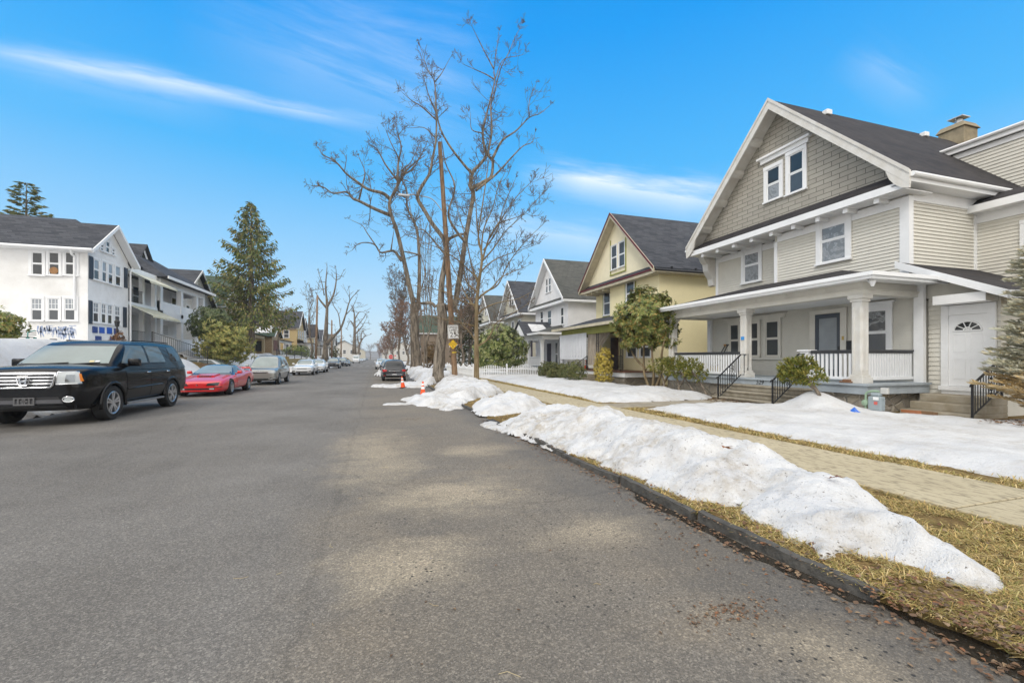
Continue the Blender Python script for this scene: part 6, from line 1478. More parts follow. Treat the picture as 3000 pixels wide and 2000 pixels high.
# tree A: tall double-stemmed maple farther up the verge
YA = 46.5
la = [(L2([(578, 1398), (562, 1150), (560, 980), (556, 890)], [], YA, wob=0), .5, .42, 0), (L2([(556, 900), (520, 750), (480, 560), (430, 350), (380, 200), (370, 110)], [(690, 1290), (690, 1220), (700, 1100), (720, 1000), (690, 880), (680, 830)], YA, wob=.3, seed=1), .28, .03, 1.8),
      (L2([(585, 930), (597, 700), (595, 500), (580, 330), (545, 240), (505, 150)], [(760, 1330), (720, 1200), (800, 1100), (860, 960)], YA, wob=.5, seed=2), .22, .025, 1.8),
      (L2([(385, 215)], [(520, 1470), (400, 1410), (350, 1390), (300, 1340), (200, 1350), (120, 1300), (30, 1290)], YA, wob=.6, seed=3), .2, .03, 1.5), (L2([], [(640, 1400), (580, 1350), (470, 1320), (380, 1260), (300, 1200), (220, 1110), (130, 1060), (95, 1020)], YA, wob=.5, seed=4), .2, .03, 1.4),
      (L2([], [(395, 1405), (430, 1260), (440, 1180), (400, 1080)], YA, seed=5, wob=.5), .1, .03, 1.8), (L2([(462, 560), (410, 490), (370, 485), (300, 495), (260, 440), (200, 420), (130, 430), (80, 480)], [], YA, wob=.5, seed=6), .16, .025, .8), (L2([(262, 440), (200, 350), (160, 290), (80, 250)], [], YA, wob=.3, seed=7), .07, .02, .6), (L2([(380, 480), (400, 340)], [], YA, wob=.3, seed=8), .08, .03, .5),
      (L2([], [(660, 1360), (740, 1200), (820, 1120), (900, 1060)], YA, wob=.5, seed=9), .16, .03, 1.6), (L2([], [(690, 1250), (600, 1130), (540, 1020), (490, 980)], YA, wob=.5, seed=10), .12, .03, 1.7), (L2([], [(720, 1210), (800, 1170), (860, 1080), (900, 1000)], YA, wob=.5, seed=12), .12, .03, 1.7), (L2([], [(700, 1080), (640, 960), (600, 860)], YA, wob=.5, seed=13), .08, .02, 2), (L2([(597, 515), (540, 500), (490, 490)], [], YA, wob=.2, seed=11), .1, .07, 0)]
bare_tree('maple_tree', 'tall bare double stemmed maple behind the traffic cones', at(1220, 1083, Y=YA), la, BARK, TWIG, dict(L=1.65, r=.05, depth=2, rmin=.013, fork=(3, 4), kink=.26), 21, bud=.045)
YB_ = 25.1
lb = [(L2([(738, 1485), (748, 1300), (768, 1150), (775, 1000), (762, 890)], [], YB_, wob=0), .31, .27, 0), (L2([(762, 900), (765, 800), (772, 700), (790, 600), (802, 500), (788, 400), (700, 280), (640, 180), (585, 85)], [(860, 1330), (900, 1260), (940, 1190), (960, 1080), (985, 950), (990, 800), (985, 700), (975, 500), (930, 420), (900, 340), (870, 240)], YB_, wob=.12, seed=1), .19, .01, 2.4),
      (L2([(780, 920), (865, 900), (890, 780), (920, 600), (950, 400), (985, 200), (1010, 50)], [(1250, 1290), (1268, 1190), (1320, 1130), (1370, 1060), (1350, 960), (1345, 880), (1360, 800), (1390, 680), (1420, 560), (1435, 480), (1430, 400), (1450, 250), (1465, 130)], YB_ + .6, wob=.12, seed=2), .2, .01, 2.3),
      (L2([], [(1255, 1320), (1350, 1262), (1408, 1220), (1420, 1100), (1385, 1050), (1410, 900), (1410, 780), (1405, 680), (1430, 600), (1480, 400), (1540, 280), (1600, 140), (1640, 70)], YB_ + .6, wob=.15, seed=3), .115, .009, 2.3), (L2([], [(1420, 1080), (1470, 980), (1510, 930), (1600, 870), (1700, 770), (1780, 740), (1855, 680)], YB_ + .6, wob=.15, seed=4), .09, .012, 1.0), (L2([], [(1700, 770), (1700, 650), (1750, 520)], YB_, wob=.2, seed=5), .04, .01, 1.4),
      (L2([], [(1435, 480), (1370, 440), (1280, 400), (1190, 360)], YB_, wob=.2, seed=6), .05, .01, 1.2), (L2([], [(1430, 400), (1350, 250), (1290, 130), (1260, 70)], YB_, wob=.2, seed=7), .045, .01, 1.2), (L2([], [(1345, 890), (1260, 860), (1250, 740)], YB_, wob=.2, seed=8), .045, .01, 1.6), (L2([], [(1265, 1200), (1200, 1130), (1100, 1000), (1030, 880), (1000, 780), (985, 640)], YB_, wob=.2, seed=9), .09, .03, .9),
      (L2([], [(1290, 1330), (1450, 1200), (1560, 1080), (1650, 990), (1720, 960), (1740, 900)], YB_, wob=.2, seed=10), .075, .01, 1.0), (L2([], [(990, 740), (920, 570), (880, 400)], YB_, wob=.2, seed=11), .05, .01, 1.6), (L2([], [(990, 790), (880, 690), (800, 640), (730, 580)], YB_, wob=.2, seed=12), .05, .01, 1.7), (L2([], [(975, 500), (1030, 430), (1090, 320)], YB_, wob=.2, seed=13), .04, .01, 1.5),
      (L2([(722, 915), (690, 885), (620, 885)], [], YB_, wob=.1, seed=14), .1, .09, .3), (L2([(800, 520), (760, 470), (640, 330), (560, 290)], [(760, 1300)], YB_, wob=.2, seed=15), .07, .015, 1.0), (L2([(955, 420), (880, 330), (820, 200)], [(1130, 1300), (1060, 1120), (1030, 950)], YB_, wob=.15, seed=16), .1, .02, .8), (L2([(790, 410), (880, 365), (925, 355)], [], YB_, wob=.1, seed=17), .09, .08, .2), (L2([], [(1440, 470), (1500, 330), (1610, 300), (1650, 290)], YB_, wob=.2, seed=18), .03, .01, 1.6), (L2([], [(985, 930), (900, 850), (790, 850)], YB_, wob=.2, seed=19), .04, .01, 1.2)]
bare_tree('maple_tree', 'great bare maple with shaggy bark behind the speed limit pole', at(1283, 1116, Y=YB_), lb, BARK2, TWIG, dict(L=.98, r=.028, depth=2, rmin=.0075, fork=(3, 4), kink=.26), 22, bud=.022)
# tree C: slim street tree with ascending limbs
YC = 23.3
lc = [(L2([(1035, 1500), (1035, 1300), (1034, 1100), (1036, 900), (1050, 750), (1075, 570), (1070, 480), (1050, 360)], [(1370, 1250), (1390, 1080)], YC, wob=0), .16, .015, .5)]
for i, p in enumerate(([(1040, 860), (1100, 800), (1200, 740), (1280, 580), (1400, 420), (1545, 280)], [(1040, 850), (1160, 760), (1220, 690), (1320, 640), (1420, 600)], [(1072, 575), (1110, 450), (1140, 370), (1250, 200), (1350, 60), (1470, -60)], [(1080, 560), (1160, 470), (1260, 330), (1400, 200), (1560, 20)], [(1036, 930), (960, 830), (900, 700), (830, 560), (800, 480)], [(1040, 800), (960, 720), (930, 600), (880, 420), (830, 250)], [(1050, 740), (1000, 600), (960, 420), (900, 200), (860, 60)], [(1034, 980), (1100, 920), (1200, 880), (1350, 850), (1450, 800)], [(1034, 1180), (980, 1100), (900, 1020), (890, 940), (830, 800)], [(1040, 1215), (1110, 1170), (1150, 1110), (1180, 1040), (1300, 970), (1440, 880)],
                       [(1070, 500), (1090, 320), (1160, 150), (1200, 0), (1260, -130)], [(1060, 650), (1160, 560), (1300, 500), (1480, 440)], [(1075, 520), (1040, 300), (1030, 120), (1000, -80)], [(1036, 900), (930, 870), (800, 800), (640, 760), (500, 740)], [(1034, 1060), (900, 1030), (760, 1000), (600, 960)], [(1090, 480), (1190, 330), (1240, 150), (1330, -60)], [(1050, 700), (900, 560), (760, 470), (640, 420)], [(1140, 380), (1200, 280), (1300, 240), (1420, 200)])):
    lc.append((L2(p, [], YC, wob=.22, seed=30 + i), .05 if i not in (0, 2, 9) else .06, .011, 3.0))
bare_tree('street_tree', 'slim bare street tree with tan bark right of the speed limit sign', at(1396, 1122, Y=YC), lc, BARKY, TWIG, dict(L=1.0, r=.02, depth=2, rmin=.0085, fork=(2, 4), up=.22, kink=.2), 23, bud=.02)
# procedural bare trees
def wild_tree(name, label, base, H, spread, seed, bark=BARK, twm=TWIG, r=.2, nl=9, L=1.2, rmin=.012, group=None, depth=2, fork0=.3, dens=1.0, lean=0, bud=0):
    rg = random.Random(seed); b = V3(base); top = b + V3((lean, 0, H)); tr = [b.lerp(top, k / 6) + V3((rg.uniform(-.03, .03) * H * (k > 0), rg.uniform(-.03, .03) * H * (k > 0), 0)) for k in range(7)]
    lm = [(tr, r, .03, dens * .5)]
    for i in range(nl):
        t = fork0 + (1 - fork0) * (i + rg.random() * .6) / nl * .85; p = tr[0].lerp(tr[-1], t); a = rg.uniform(0, 6.28); R_ = spread * rg.uniform(.6, 1.0) * (1.1 - .6 * t); e = p + V3((math.cos(a) * R_, math.sin(a) * R_, H * (1 - t) * rg.uniform(.4, .8) + .1 * H))
        lm.append(([p, p.lerp(e, .35) + V3((0, 0, -.03 * H)), p.lerp(e, .7), e], r * .45 * (1.1 - t), .02, dens))
    return bare_tree(name, label, b, lm, bark, twm, dict(L=L, r=.035, depth=depth, rmin=rmin, fork=(2, 3), kink=.3), seed, group, bud=bud)
YL = 93
ll = [(trace([(1090, 1218), (1098, 1000), (1105, 830), (1095, 700), (1105, 560)], Z2, YL, 0), .5, .06, .35), (trace([(1105, 840), (1150, 755), (1170, 650), (1168, 575)], Z2, YL, .6, 1), .26, .05, .7), (trace([(1103, 850), (1060, 800), (1035, 760)], Z2, YL, .4, 2), .24, .1, .3), (trace([(1085, 760), (1070, 680), (1045, 600)], Z2, YL, .4, 3), .12, .04, .7), (trace([(1100, 1100), (1150, 1050), (1200, 995), (1235, 900), (1265, 800), (1312, 740)], Z2, YL, .6, 4), .36, .05, .5), (trace([(1200, 995), (1185, 890), (1150, 830), (1130, 760)], Z2, YL, .5, 5), .12, .04, .6), (trace([(1235, 900), (1280, 850), (1310, 790)], Z2, YL, .4, 6), .1, .04, .8), (trace([(1170, 650), (1195, 640), (1215, 600)], Z2, YL, .4, 7), .1, .04, .9), (trace([(1265, 800), (1260, 720)], Z2, YL, .4, 8), .08, .04, 1.0)]
bare_tree('forked_tree', 'bare forked tree with cut limbs on the left verge beyond the cars', at(952, 1054, Y=YL), ll, BARK, TWIG, dict(L=2.2, r=.06, depth=1, rmin=.028, fork=(2, 3), kink=.25), 41, bud=.07)
YL = 130
ll = [(trace([(1297, 1175), (1300, 1000), (1298, 900), (1290, 850)], Z2, YL, 0), .5, .08, .5)] + [(trace(p, Z2, YL, .6, i), .2, .05, .6) for i, p in enumerate(([(1300, 1000), (1340, 950), (1385, 890)], [(1298, 980), (1270, 940), (1250, 980)], [(1300, 930), (1330, 880), (1360, 875)], [(1300, 1040), (1350, 980), (1380, 930)]))]
bare_tree('forked_tree', 'dark bare tree rising from the left kerb near street end', at(1038, 1037, Y=YL), ll, BARK, TWIG, dict(L=2.4, r=.07, depth=1, rmin=.04, fork=(2, 3), kink=.25), 42, bud=.10)
ll = [(trace([(1328, 1175), (1332, 1120), (1345, 1080)], Z2, YL + 10, 0), .4, .2, .0)] + [(trace(p, Z2, YL + 10, .6, i), .2, .05, .5) for i, p in enumerate(([(1340, 1090), (1370, 1050), (1400, 1040)], [(1335, 1110), (1320, 1060), (1325, 1010)], [(1345, 1080), (1350, 1020), (1385, 1000)]))]
bare_tree('forked_tree', 'low crooked bare tree farthest along the left kerb', at(1051, 1037, Y=YL + 10), ll, BARK, TWIG, dict(L=2.2, r=.07, depth=1, rmin=.04, fork=(2, 3), kink=.25), 43, bud=.10)
wild_tree('bare_tree', 'thin bare tree left of the leaning pole on the left verge', at(911, 1050, Y=88), 13, 2.2, 44, r=.22, nl=8, L=1.6, rmin=.025, depth=1, bud=.06)
wild_tree('bare_tree', 'small bare tree before the red brick house', at(820, 1040, X=-12.5), 6.5, 2.4, 45, twm=TWIGR, r=.1, nl=9, L=1.2, rmin=.018, depth=2)
for i, (u, X, H_, sp, lab) in enumerate(((1240, 4.4, 13.5, 1.0, 'thin upright sapling just right of the tall double stemmed maple'), (1256, 4.6, 9.0, 1.0, 'slim sapling between the two great maples'))):
    p = at(u, 1082, X=X); p.z = .1; wild_tree('sapling', lab, p, H_ * p.y / 40, sp, 50 + i, r=.09, nl=10, L=1.1, rmin=.012, depth=1, dens=.8, bud=.03)
for i, (u, X, H_, sp, r_, tw, lab) in enumerate(((1172, 4.3, 17, 2.6, .2, TWIG, 'tall narrow bare tree over the black crossover'), (1150, 4.2, 10.5, 4.2, .25, TWIGR, 'spreading reddish bare tree over the stop sign'), (1128, 4.0, 9.5, 4.6, .25, TWIGR, 'twiggy reddish bare tree left of the stop sign'), (1192, 4.6, 9.5, 2.6, .2, TWIGR, 'dense brown bare tree beside the double stemmed maple'), (1112, 3.8, 10, 4.5, .25, TWIGR, 'farthest reddish bare tree on the right kerb'))):
    p = at(u, 1060, X=X); p.z = .1; wild_tree('bare_tree', lab, p, H_, sp, 60 + i, twm=tw, r=r_, nl=18, L=1.5, rmin=.022 if p.y < 90 else .032, depth=2, dens=2.2, fork0=.18, bud=.05)
for i, (u, X, H_, lab) in enumerate(((1375, 9.5, 10.5, 'bare twiggy tree behind the white picket fence'), (1225, 8.5, 7, 'low brown bare tree before the green roofed house'), (1350, 8.0, 8.5, 'bare brown thicket tree directly behind the utility pole'), (1300, 7.5, 6.5, 'small brown bare tree between pole and great maple'))):
    p = at(u, 1060, X=X); p.z = .1; wild_tree('bare_tree', lab, p, H_, 2.6, 70 + i, twm=TWIGR if i else TWIG, r=.16, nl=14, L=1.2, rmin=.016, depth=2, dens=1.5)
# foliage
def leafmat(name, cols, rough=.5, spec=.4, trans=0):
    if name in MT: return MT[name]
    t = NT(name); g = t.n('ShaderNodeNewGeometry'); n = len(cols)
    c = t.ramp(g.outputs['Random Per Island'], [((i + .5) / n, tuple(cc)) for i, cc in enumerate(cols)]); t.col(t.mix(t.math('MULTIPLY', t.noise(2.0, 3), .35), c, tuple(x * .55 for x in cols[0]))); t.set(rough=rough, spec=spec)
    return t.m
def leaf(mb, p, d, nrm, L, W, fold=.25):
    d = d.normalized(); s = d.cross(nrm)
    s = s.normalized() if s.length > 1e-4 else d.orthogonal().normalized()
    n = s.cross(d); b = p + d * (L * .5) + n * (fold * W)
    mb.add([p, b + s * (W / 2), p + d * L, b - s * (W / 2)], [(0, 1, 2, 3)])
def shrub(name, label, cat_, c, rad, n, L, W, mat, seed, per=7, droop=.3, lump=.35, stems=(), stem_r=.04, sm_=BARKY, shell=.55, zmin=-1, out=1.0, flat_bottom=False, shape=None, group=None, catname=None):
    rg = random.Random(seed); c = V3(c); root = thing(name, label, cat_, (c.x, c.y, c.z - rad[2]), group); mb = MB(); k = 0; sd = rg.uniform(0, 50)
    while k < n:
        d = rvec(rg)
        if d.z < zmin: continue
        f = 1 + lump * noise.noise(d * 1.6 + V3((sd, 0, 0))) + lump * .6 * noise.noise(d * 4 + V3((0, sd, 0)))
        t = rg.uniform(shell, 1.0) ** .6 if rg.random() < .85 else rg.uniform(.25, shell)
        p = V3((d.x * rad[0], d.y * rad[1], d.z * rad[2])) * f * t
        if shape: p = shape(p)
        if noise.noise((p + c) * 1.9 / max(.5, rad[0] * .6) + V3((sd, sd, 0))) < -.28: continue
        p = p + c; k += 1
        o = (d + rvec(rg) * .45).normalized(); a = o.orthogonal().normalized(); b = o.cross(a); ph = rg.uniform(0, 6)
        for i in range(per):
            t_ = ph + 6.283 * i / per; ld = (o * rg.uniform(.15, .55) * out + (a * math.cos(t_) + b * math.sin(t_)) + V3((0, 0, -droop * rg.uniform(.3, 1.4)))).normalized()
            leaf(mb, p + ld * .01, ld, (o + V3((0, 0, .4))).normalized(), L * rg.uniform(.7, 1.15), W * rg.uniform(.8, 1.15))
    mb.build('foliage', mat, root, recalc=False)
    for pts in stems:
        m = MB(); C_ = cat(pts, 4); m.tube(C_, [stem_r * (1 - .5 * i / len(C_)) for i in range(len(C_))], 7); m.build('stem', sm_, root, smooth=True)
    return root
RHO = leafmat('rhododendron_leaf', [(.08, .12, .02), (.14, .18, .035), (.24, .26, .06), (.36, .34, .10), (.17, .21, .045), (.38, .25, .07)], .4, .5)
HOL = leafmat('dark_broad_leaf', [(.05, .085, .025), (.08, .12, .035), (.12, .16, .05), (.19, .21, .08)], .35, .5)
BOX = leafmat('boxwood_leaf', [(.09, .12, .035), (.15, .16, .05), (.24, .20, .08), (.11, .14, .06)], .6, .3)
YELL = leafmat('golden_leaf', [(.46, .34, .04), (.54, .42, .07), (.36, .30, .04), (.60, .48, .14)], .45, .4)
YEW = leafmat('yew_needle', [(.09, .12, .02), (.15, .18, .03), (.24, .24, .05), (.32, .26, .05)], .6, .3)
SPR = leafmat('spruce_needle', [(.07, .105, .03), (.11, .15, .045), (.17, .20, .06), (.23, .24, .08), (.30, .24, .10)], .75, .2)
BSP = leafmat('blue_spruce_needle', [(.44, .44, .34), (.58, .57, .46), (.34, .34, .22), (.68, .66, .55), (.52, .43, .25)], .75, .2)
BSPB = leafmat('browned_spruce_needle', [(.56, .40, .19), (.64, .49, .27), (.46, .33, .15), (.58, .51, .36)], .8, .2)
DKE = leafmat('dark_evergreen', [(.03, .045, .02), (.05, .065, .025), (.08, .085, .035)], .7, .2)
bs = at(1906, 1136, z=.12); zc = bs.y
c = V3((12.3, 17.95, 3.05))
st = [[(12.2, 17.45, 0), (12.1, 17.8, .8), (12.2, 18.0, 1.6), (12.3, 18.1, 2.4)], [(12.25, 17.4, 0), (12.3, 17.35, .8), (12.25, 17.4, 1.6), (12.3, 17.5, 2.6)], [(12.3, 17.3, 0), (12.45, 17.0, .9), (12.4, 16.9, 1.7), (12.4, 16.7, 2.4)], [(12.35, 17.2, 0), (12.6, 16.75, .7), (12.7, 16.6, 1.4)], [(12.2, 17.8, 1.0), (12.1, 18.5, 1.5), (12.1, 18.9, 1.9)]]
shrub('rhododendron', 'tall multi stemmed rhododendron between the grey and yellow houses', 'shrub', c, (1.35, 1.5, 1.72), 1700, .21, .07, RHO, 5, 9, .75, .4, st, .07, BARKY, zmin=-.62)
shrub('rhododendron', 'yellow green rhododendron at the snowy left bank behind the red coupe', 'shrub', V3((-11.3, 39.6, 2.75)), (1.75, 1.9, 1.75), 620, .3, .10, leafmat('pale_rhododendron_leaf', [(.18, .21, .05), (.30, .31, .08), (.44, .40, .12), (.52, .42, .13), (.12, .15, .04)], .45, .4), 6, 8, .5, .5, [[(-11.3, 39.6, 1), (-11.4, 39.5, 2), (-11.5, 39.4, 3)]], .06)
shrub('holly_bush', 'round dark evergreen bush before the two storey porch house', 'shrub', V3((-12.8, 41.4, 4.2)), (1.55, 1.6, 1.65), 900, .2, .085, HOL, 7, 7, .2, .25, [[(-12.8, 41.4, 1.3), (-12.7, 41.3, 2.5), (-12.8, 41.5, 3.6)], [(-12.7, 41.3, 1.3), (-12.4, 41.6, 2.6), (-12.3, 41.9, 3.4)]], .09, zmin=-.75)
shrub('rhododendron', 'small round leafy bush at far left beside the iron bench', 'shrub', V3((-13.8, 21.7, 2.75)), (.8, .85, .62), 330, .16, .06, RHO, 8, 8, .5, .35)
shrub('evergreen_shrub', 'big rounded broadleaf evergreen behind the white picket fence', 'shrub', V3((9.6, 33.6, 2.1)), (2.15, 1.7, 2.0), 1500, .22, .085, leafmat('glossy_green_leaf', [(.06, .10, .02), (.11, .17, .04), (.20, .25, .06), (.34, .36, .12), (.42, .42, .18)], .35, .5), 9, 8, .3, .16, [], zmin=-.7)
for i, (X, Y_, s, lab) in enumerate(((11.6, 27.9, .62, 'clipped boxwood nearest the white picket fence'), (11.6, 26.4, .66, 'clipped olive boxwood second from the fence'), (11.6, 24.9, .62, 'clipped boxwood before the striped porch panel'), (11.6, 23.3, .78, 'grey green clipped boxwood next to the golden euonymus'))):
    shrub('boxwood', lab, 'shrub', V3((X - .5, Y_, .62 + s * .15)), (s * .85, s * 1.15, s * .85), 650, .07, .04, BOX, 11 + i, 7, .1, .3, group='clipped boxwoods by the yellow house')
shrub('euonymus', 'golden yellow euonymus bush left of the rhododendron stems', 'shrub', V3((11.9, 21.3, 1.1)), (.5, .58, 1.05), 900, .08, .04, YELL, 16, 7, .2, .35)
def pads(name, label, base, padlist, stems, n, seed, mat=YEW):
    rg = random.Random(seed); root = thing(name, label, 'shrub', base); mb = MB()
    for (cx, cy, cz, rx, rz) in padlist:
        for k in range(n):
            d = rvec(rg); t = rg.uniform(.4, 1) ** .5; p = V3((cx + d.x * rx * t, cy + d.y * rx * t, cz + d.z * rz * t)); o = (d + V3((0, 0, .5))).normalized()
            for i in range(4):
                ld = (o + rvec(rg) * .8).normalized(); L_ = .16 * rg.uniform(.7, 1.2); leaf(mb, p, ld, rvec(rg), L_, .035)
                for q in (-1, 1): leaf(mb, p + ld * L_ * .4, (ld + ld.orthogonal().normalized() * q * .8).normalized(), rvec(rg), L_ * .6, .025)
    mb.build('foliage', mat, root, recalc=False)
    for pts in stems: m = MB(); C_ = cat(pts, 4); m.tube(C_, [.055 * (1 - .55 * i / len(C_)) for i in range(len(C_))], 7); m.build('stem', BARK, root, smooth=True)
    return root
yb = at(2045, 1133, z=.1); y2 = at(1985, 1137, z=.1)
pads('yew', 'leaning yew with bare stems and flat tufts beside the porch foundation', (12.0, 14.2, .1), [(12.1, 15.9, 1.15, .5, .3), (12.1, 15.2, 1.05, .5, .33), (12.05, 14.6, 1.15, .5, .33), (12.1, 16.6, 1.2, .5, .35), (12.1, 15.6, 1.35, .45, .25), (11.95, 14.1, .95, .35, .3)], [[(12.0, 14.0, 0), (11.95, 14.4, .35), (12.05, 15.0, .8), (12.1, 15.4, 1.1)], [(12.0, 15.2, 0), (12.05, 15.3, .5), (12.1, 15.7, 1.0)], [(12.0, 13.6, .1), (12.0, 13.9, .5), (12.0, 14.3, .9), (12.05, 14.6, 1.1)], [(12.0, 16.1, 0), (12.05, 16.3, .5), (12.1, 16.6, 1.0)], [(12.0, 15.6, 0), (12.05, 15.2, .4), (12.05, 14.8, .9)]], 75, 31)
pb = at(2410, 1164, X=11.35); tp = at(2350, 1090, X=11.35)
pads('yew', 'small leaning yew on the snow mound right of the front steps', (11.35, pb.y, .45), [(11.35, tp.y, tp.z, .42, .28), (11.35, tp.y + .35, tp.z + .12, .3, .22), (11.35, tp.y - .28, tp.z - .08, .32, .22), (11.35, tp.y + .05, tp.z + .22, .3, .2), (11.35, tp.y + .3, tp.z - .12, .3, .16)], [[(11.35, pb.y - .02, .35), (11.35, pb.y + .2, .72), (11.35, tp.y - .1, tp.z - .1), (11.35, tp.y, tp.z + .1)], [(11.35, pb.y + .2, .72), (11.35, tp.y + .3, tp.z)]], 60, 32)
# conifers
def conifer(name, label, base, H, R0, trunk_r, mat, seed, nb=110, leafL=.3, leafW=.075, t0=.12, power=.9, gap=.1, upsweep=-.15, dens=1.0, bark=BARK, tipup=.25, droop=.5, mat2=None, zsplit=0, hang=1.0, spine=True, ragged=.28):
    rg = random.Random(seed); b = V3(base); root = thing(name, label, 'tree', base); m = MB(); m.tube([b, b + V3((0, 0, H * .5)), b + V3((0, 0, H * .98))], [trunk_r, trunk_r * .6, .02], 10); 
    mb = MB(); mb2 = MB(); br = m
    for k in range(nb):
        t = t0 + (1 - t0) * ((k + rg.random()) / nb) ** .9; z = H * t; a = k * 2.4 + rg.uniform(-.5, .5); Ln = R0 * (1 - t) ** power * rg.uniform(1 - ragged, 1.12) + .12
        dr = V3((math.cos(a), math.sin(a), 0)); P = []
        for i in range(7):
            s = i / 6; P.append(b + V3((0, 0, z)) + dr * (Ln * s) + V3((0, 0, Ln * (upsweep * s * (1.6 - s) + tipup * s ** 3))))
        if spine: br.tube(P, [max(.012, trunk_r * .16 * (1 - t) * (1 - .85 * i / 6) + .012) for i in range(7)], 4)
        ns = max(4, int(Ln * 9 * dens))
        for i in range(ns):
            s = gap + (1 - gap) * (i + rg.random()) / ns; j = min(5, int(s * 6)); p = P[j].lerp(P[j + 1], s * 6 - j); side = dr.cross(V3((0, 0, 1))); w = (.16 + .30 * (1 - s)) * Ln ** .6
            for q in range(4):
                sd_ = rg.choice((-1, 1)); off = side * sd_ * rg.uniform(0, w); pp = p + off + V3((0, 0, -hang * rg.uniform(0, .35) * abs(off.length) - hang * rg.uniform(0, .1)))
                ld = (dr * rg.uniform(.3, 1) + side * sd_ * rg.uniform(0, .9) + V3((0, 0, -droop * rg.uniform(.1, 1.3)))).normalized()
                tgt = mb2 if (mat2 and pp.z - b.z < zsplit * (1 + .35 * noise.noise(pp * 1.5))) else mb
                leaf(tgt, pp, ld, rvec(rg), leafL * rg.uniform(.6, 1.25), leafW * rg.uniform(.8, 1.3), .1)
    m.build('trunk', bark, root, smooth=True); mb.build('crown', mat, root, recalc=False)
    if mat2: mb2.build('crown', mat2, root, recalc=False)
    return root
sp_ = at(736, 1030, X=-13.2)
conifer('spruce_tree', 'tall gappy dark green spruce over the left side houses', (sp_.x, sp_.y, 1.4), 17.6, 6.3, .42, SPR, 81, nb=170, leafL=.46, leafW=.13, t0=.22, power=.72, gap=.2, upsweep=-.22, dens=.72, droop=1.3, tipup=.25, hang=2.0, ragged=.6)
tp = at(60, 560, Y=62)
conifer('pine_tree', 'dark pine top rising behind the white stucco house roof', (tp.x + .5, 62, 8), 12.9, 2.9, .3, SPR, 82, nb=70, leafL=.5, leafW=.14, t0=.2, power=.5, gap=.3, upsweep=.2, dens=.9, droop=.1)
conifer('blue_spruce', 'grey green spruce browned at its foot by the side door', (13.95, 5.4, .05), 4.3, 1.12, .09, BSP, 83, nb=240, leafL=.13, leafW=.034, t0=.02, power=.55, gap=.1, upsweep=.7, dens=6.5, droop=-.35, tipup=.1, mat2=BSPB, zsplit=1.25, hang=.25, spine=False)
for i, (X, Y_, s, lab) in enumerate(((-13, 82, 2.1, 'clipped green mound shrub nearest the red brick house'), (-12.6, 88, 2.0, 'darker clipped mound shrub beside the yellow house'))):
    shrub('mound_shrub', lab, 'shrub', V3((X, Y_, 2.1)), (s, s, 1.7), 500, .22, .09, HOL if i else leafmat('lime_green_leaf', [(.08, .12, .02), (.13, .17, .03), (.18, .21, .05)], .6), 17 + i, 7, .2, .12)
conifer('hemlock', 'ragged dark evergreen behind the slim street tree', (9.6, 46, .1), 9, 2.4, .16, DKE, 84, nb=80, leafL=.4, leafW=.1, t0=.1, power=.7, dens=.9)
shrub('brown_hedge', 'brown rounded evergreen left of the double stemmed maple', 'shrub', V3((6.3, 52, 1.6)), (1.1, 1.1, 1.7), 420, .2, .08, leafmat('winter_brown_leaf', [(.16, .10, .04), (.22, .14, .06), (.12, .08, .03)], .8), 19, 6, .5, .3)
shrub('cypress_shrub', 'dark rounded evergreen before the bright white far house', 'shrub', V3((-12.2, 140, 2.8)), (2.4, 2.4, 2.6), 260, .4, .18, leafmat('olive_evergreen', [(.10, .10, .03), (.16, .13, .05), (.07, .08, .03)], .8), 20, 6, .2, .2)
# ------------------------------------------------------------------ street furniture and small things
POLEM = barkmat('weathered_pole_wood', (.30, .20, .125), (.15, .095, .06), 10, .5)
bp = at(1335, 1122, z=.1); tpp = at(1288, 417, Y=bp.y)
pole = thing('utility_pole', 'leaning wooden utility pole carrying the speed limit sign', 'utility pole', (bp.x, bp.y, 0))
m = MB(); m.tube([(bp.x, bp.y, -.2), V3((bp.x, bp.y, .1)).lerp(tpp, .5), tpp], [.17, .145, .11], 14); m.build('pole', POLEM, pole, smooth=True, sharp=50)
def onpole(z): 
    k = (z - .1) / (tpp.z - .1); return V3((bp.x, bp.y, .1)).lerp(tpp, k)
GALV = flat('galvanised_arm', (.42, .44, .46), .4, metal=.6)
m = MB(); h1 = at(1205, 570, Y=bp.y); a0 = onpole(h1.z - .9)
m.tube(cat([a0, a0.lerp(h1, .35) + V3((0, 0, .42)), a0.lerp(h1, .7) + V3((0, 0, .25)), h1, at(1166, 573, Y=bp.y)], 5), .03, 8); arm = m.build('lamp_arm', GALV, pole, smooth=True)
m = MB(); h2_ = at(1184, 572, Y=bp.y); dd = V3((-1, 0, -.03)); 
m.hexa([h2_ + V3((.3, -.07, -.05)), h2_ + V3((.3, .07, -.05)), h2_ + V3((-.32, .12, -.06)), h2_ + V3((-.32, -.12, -.06)), h2_ + V3((.3, -.05, .05)), h2_ + V3((.3, .05, .05)), h2_ + V3((-.28, .08, .06)), h2_ + V3((-.28, -.08, .06))]); m.build('lamp_head', GALV, arm, bevel=.025)
m = MB(); q = onpole(2.0); m.tube([onpole(1.83), onpole(1.89)], .172, 14); m.build('yellow_band', flat('yellow_band', (.7, .52, .02), .6), pole)
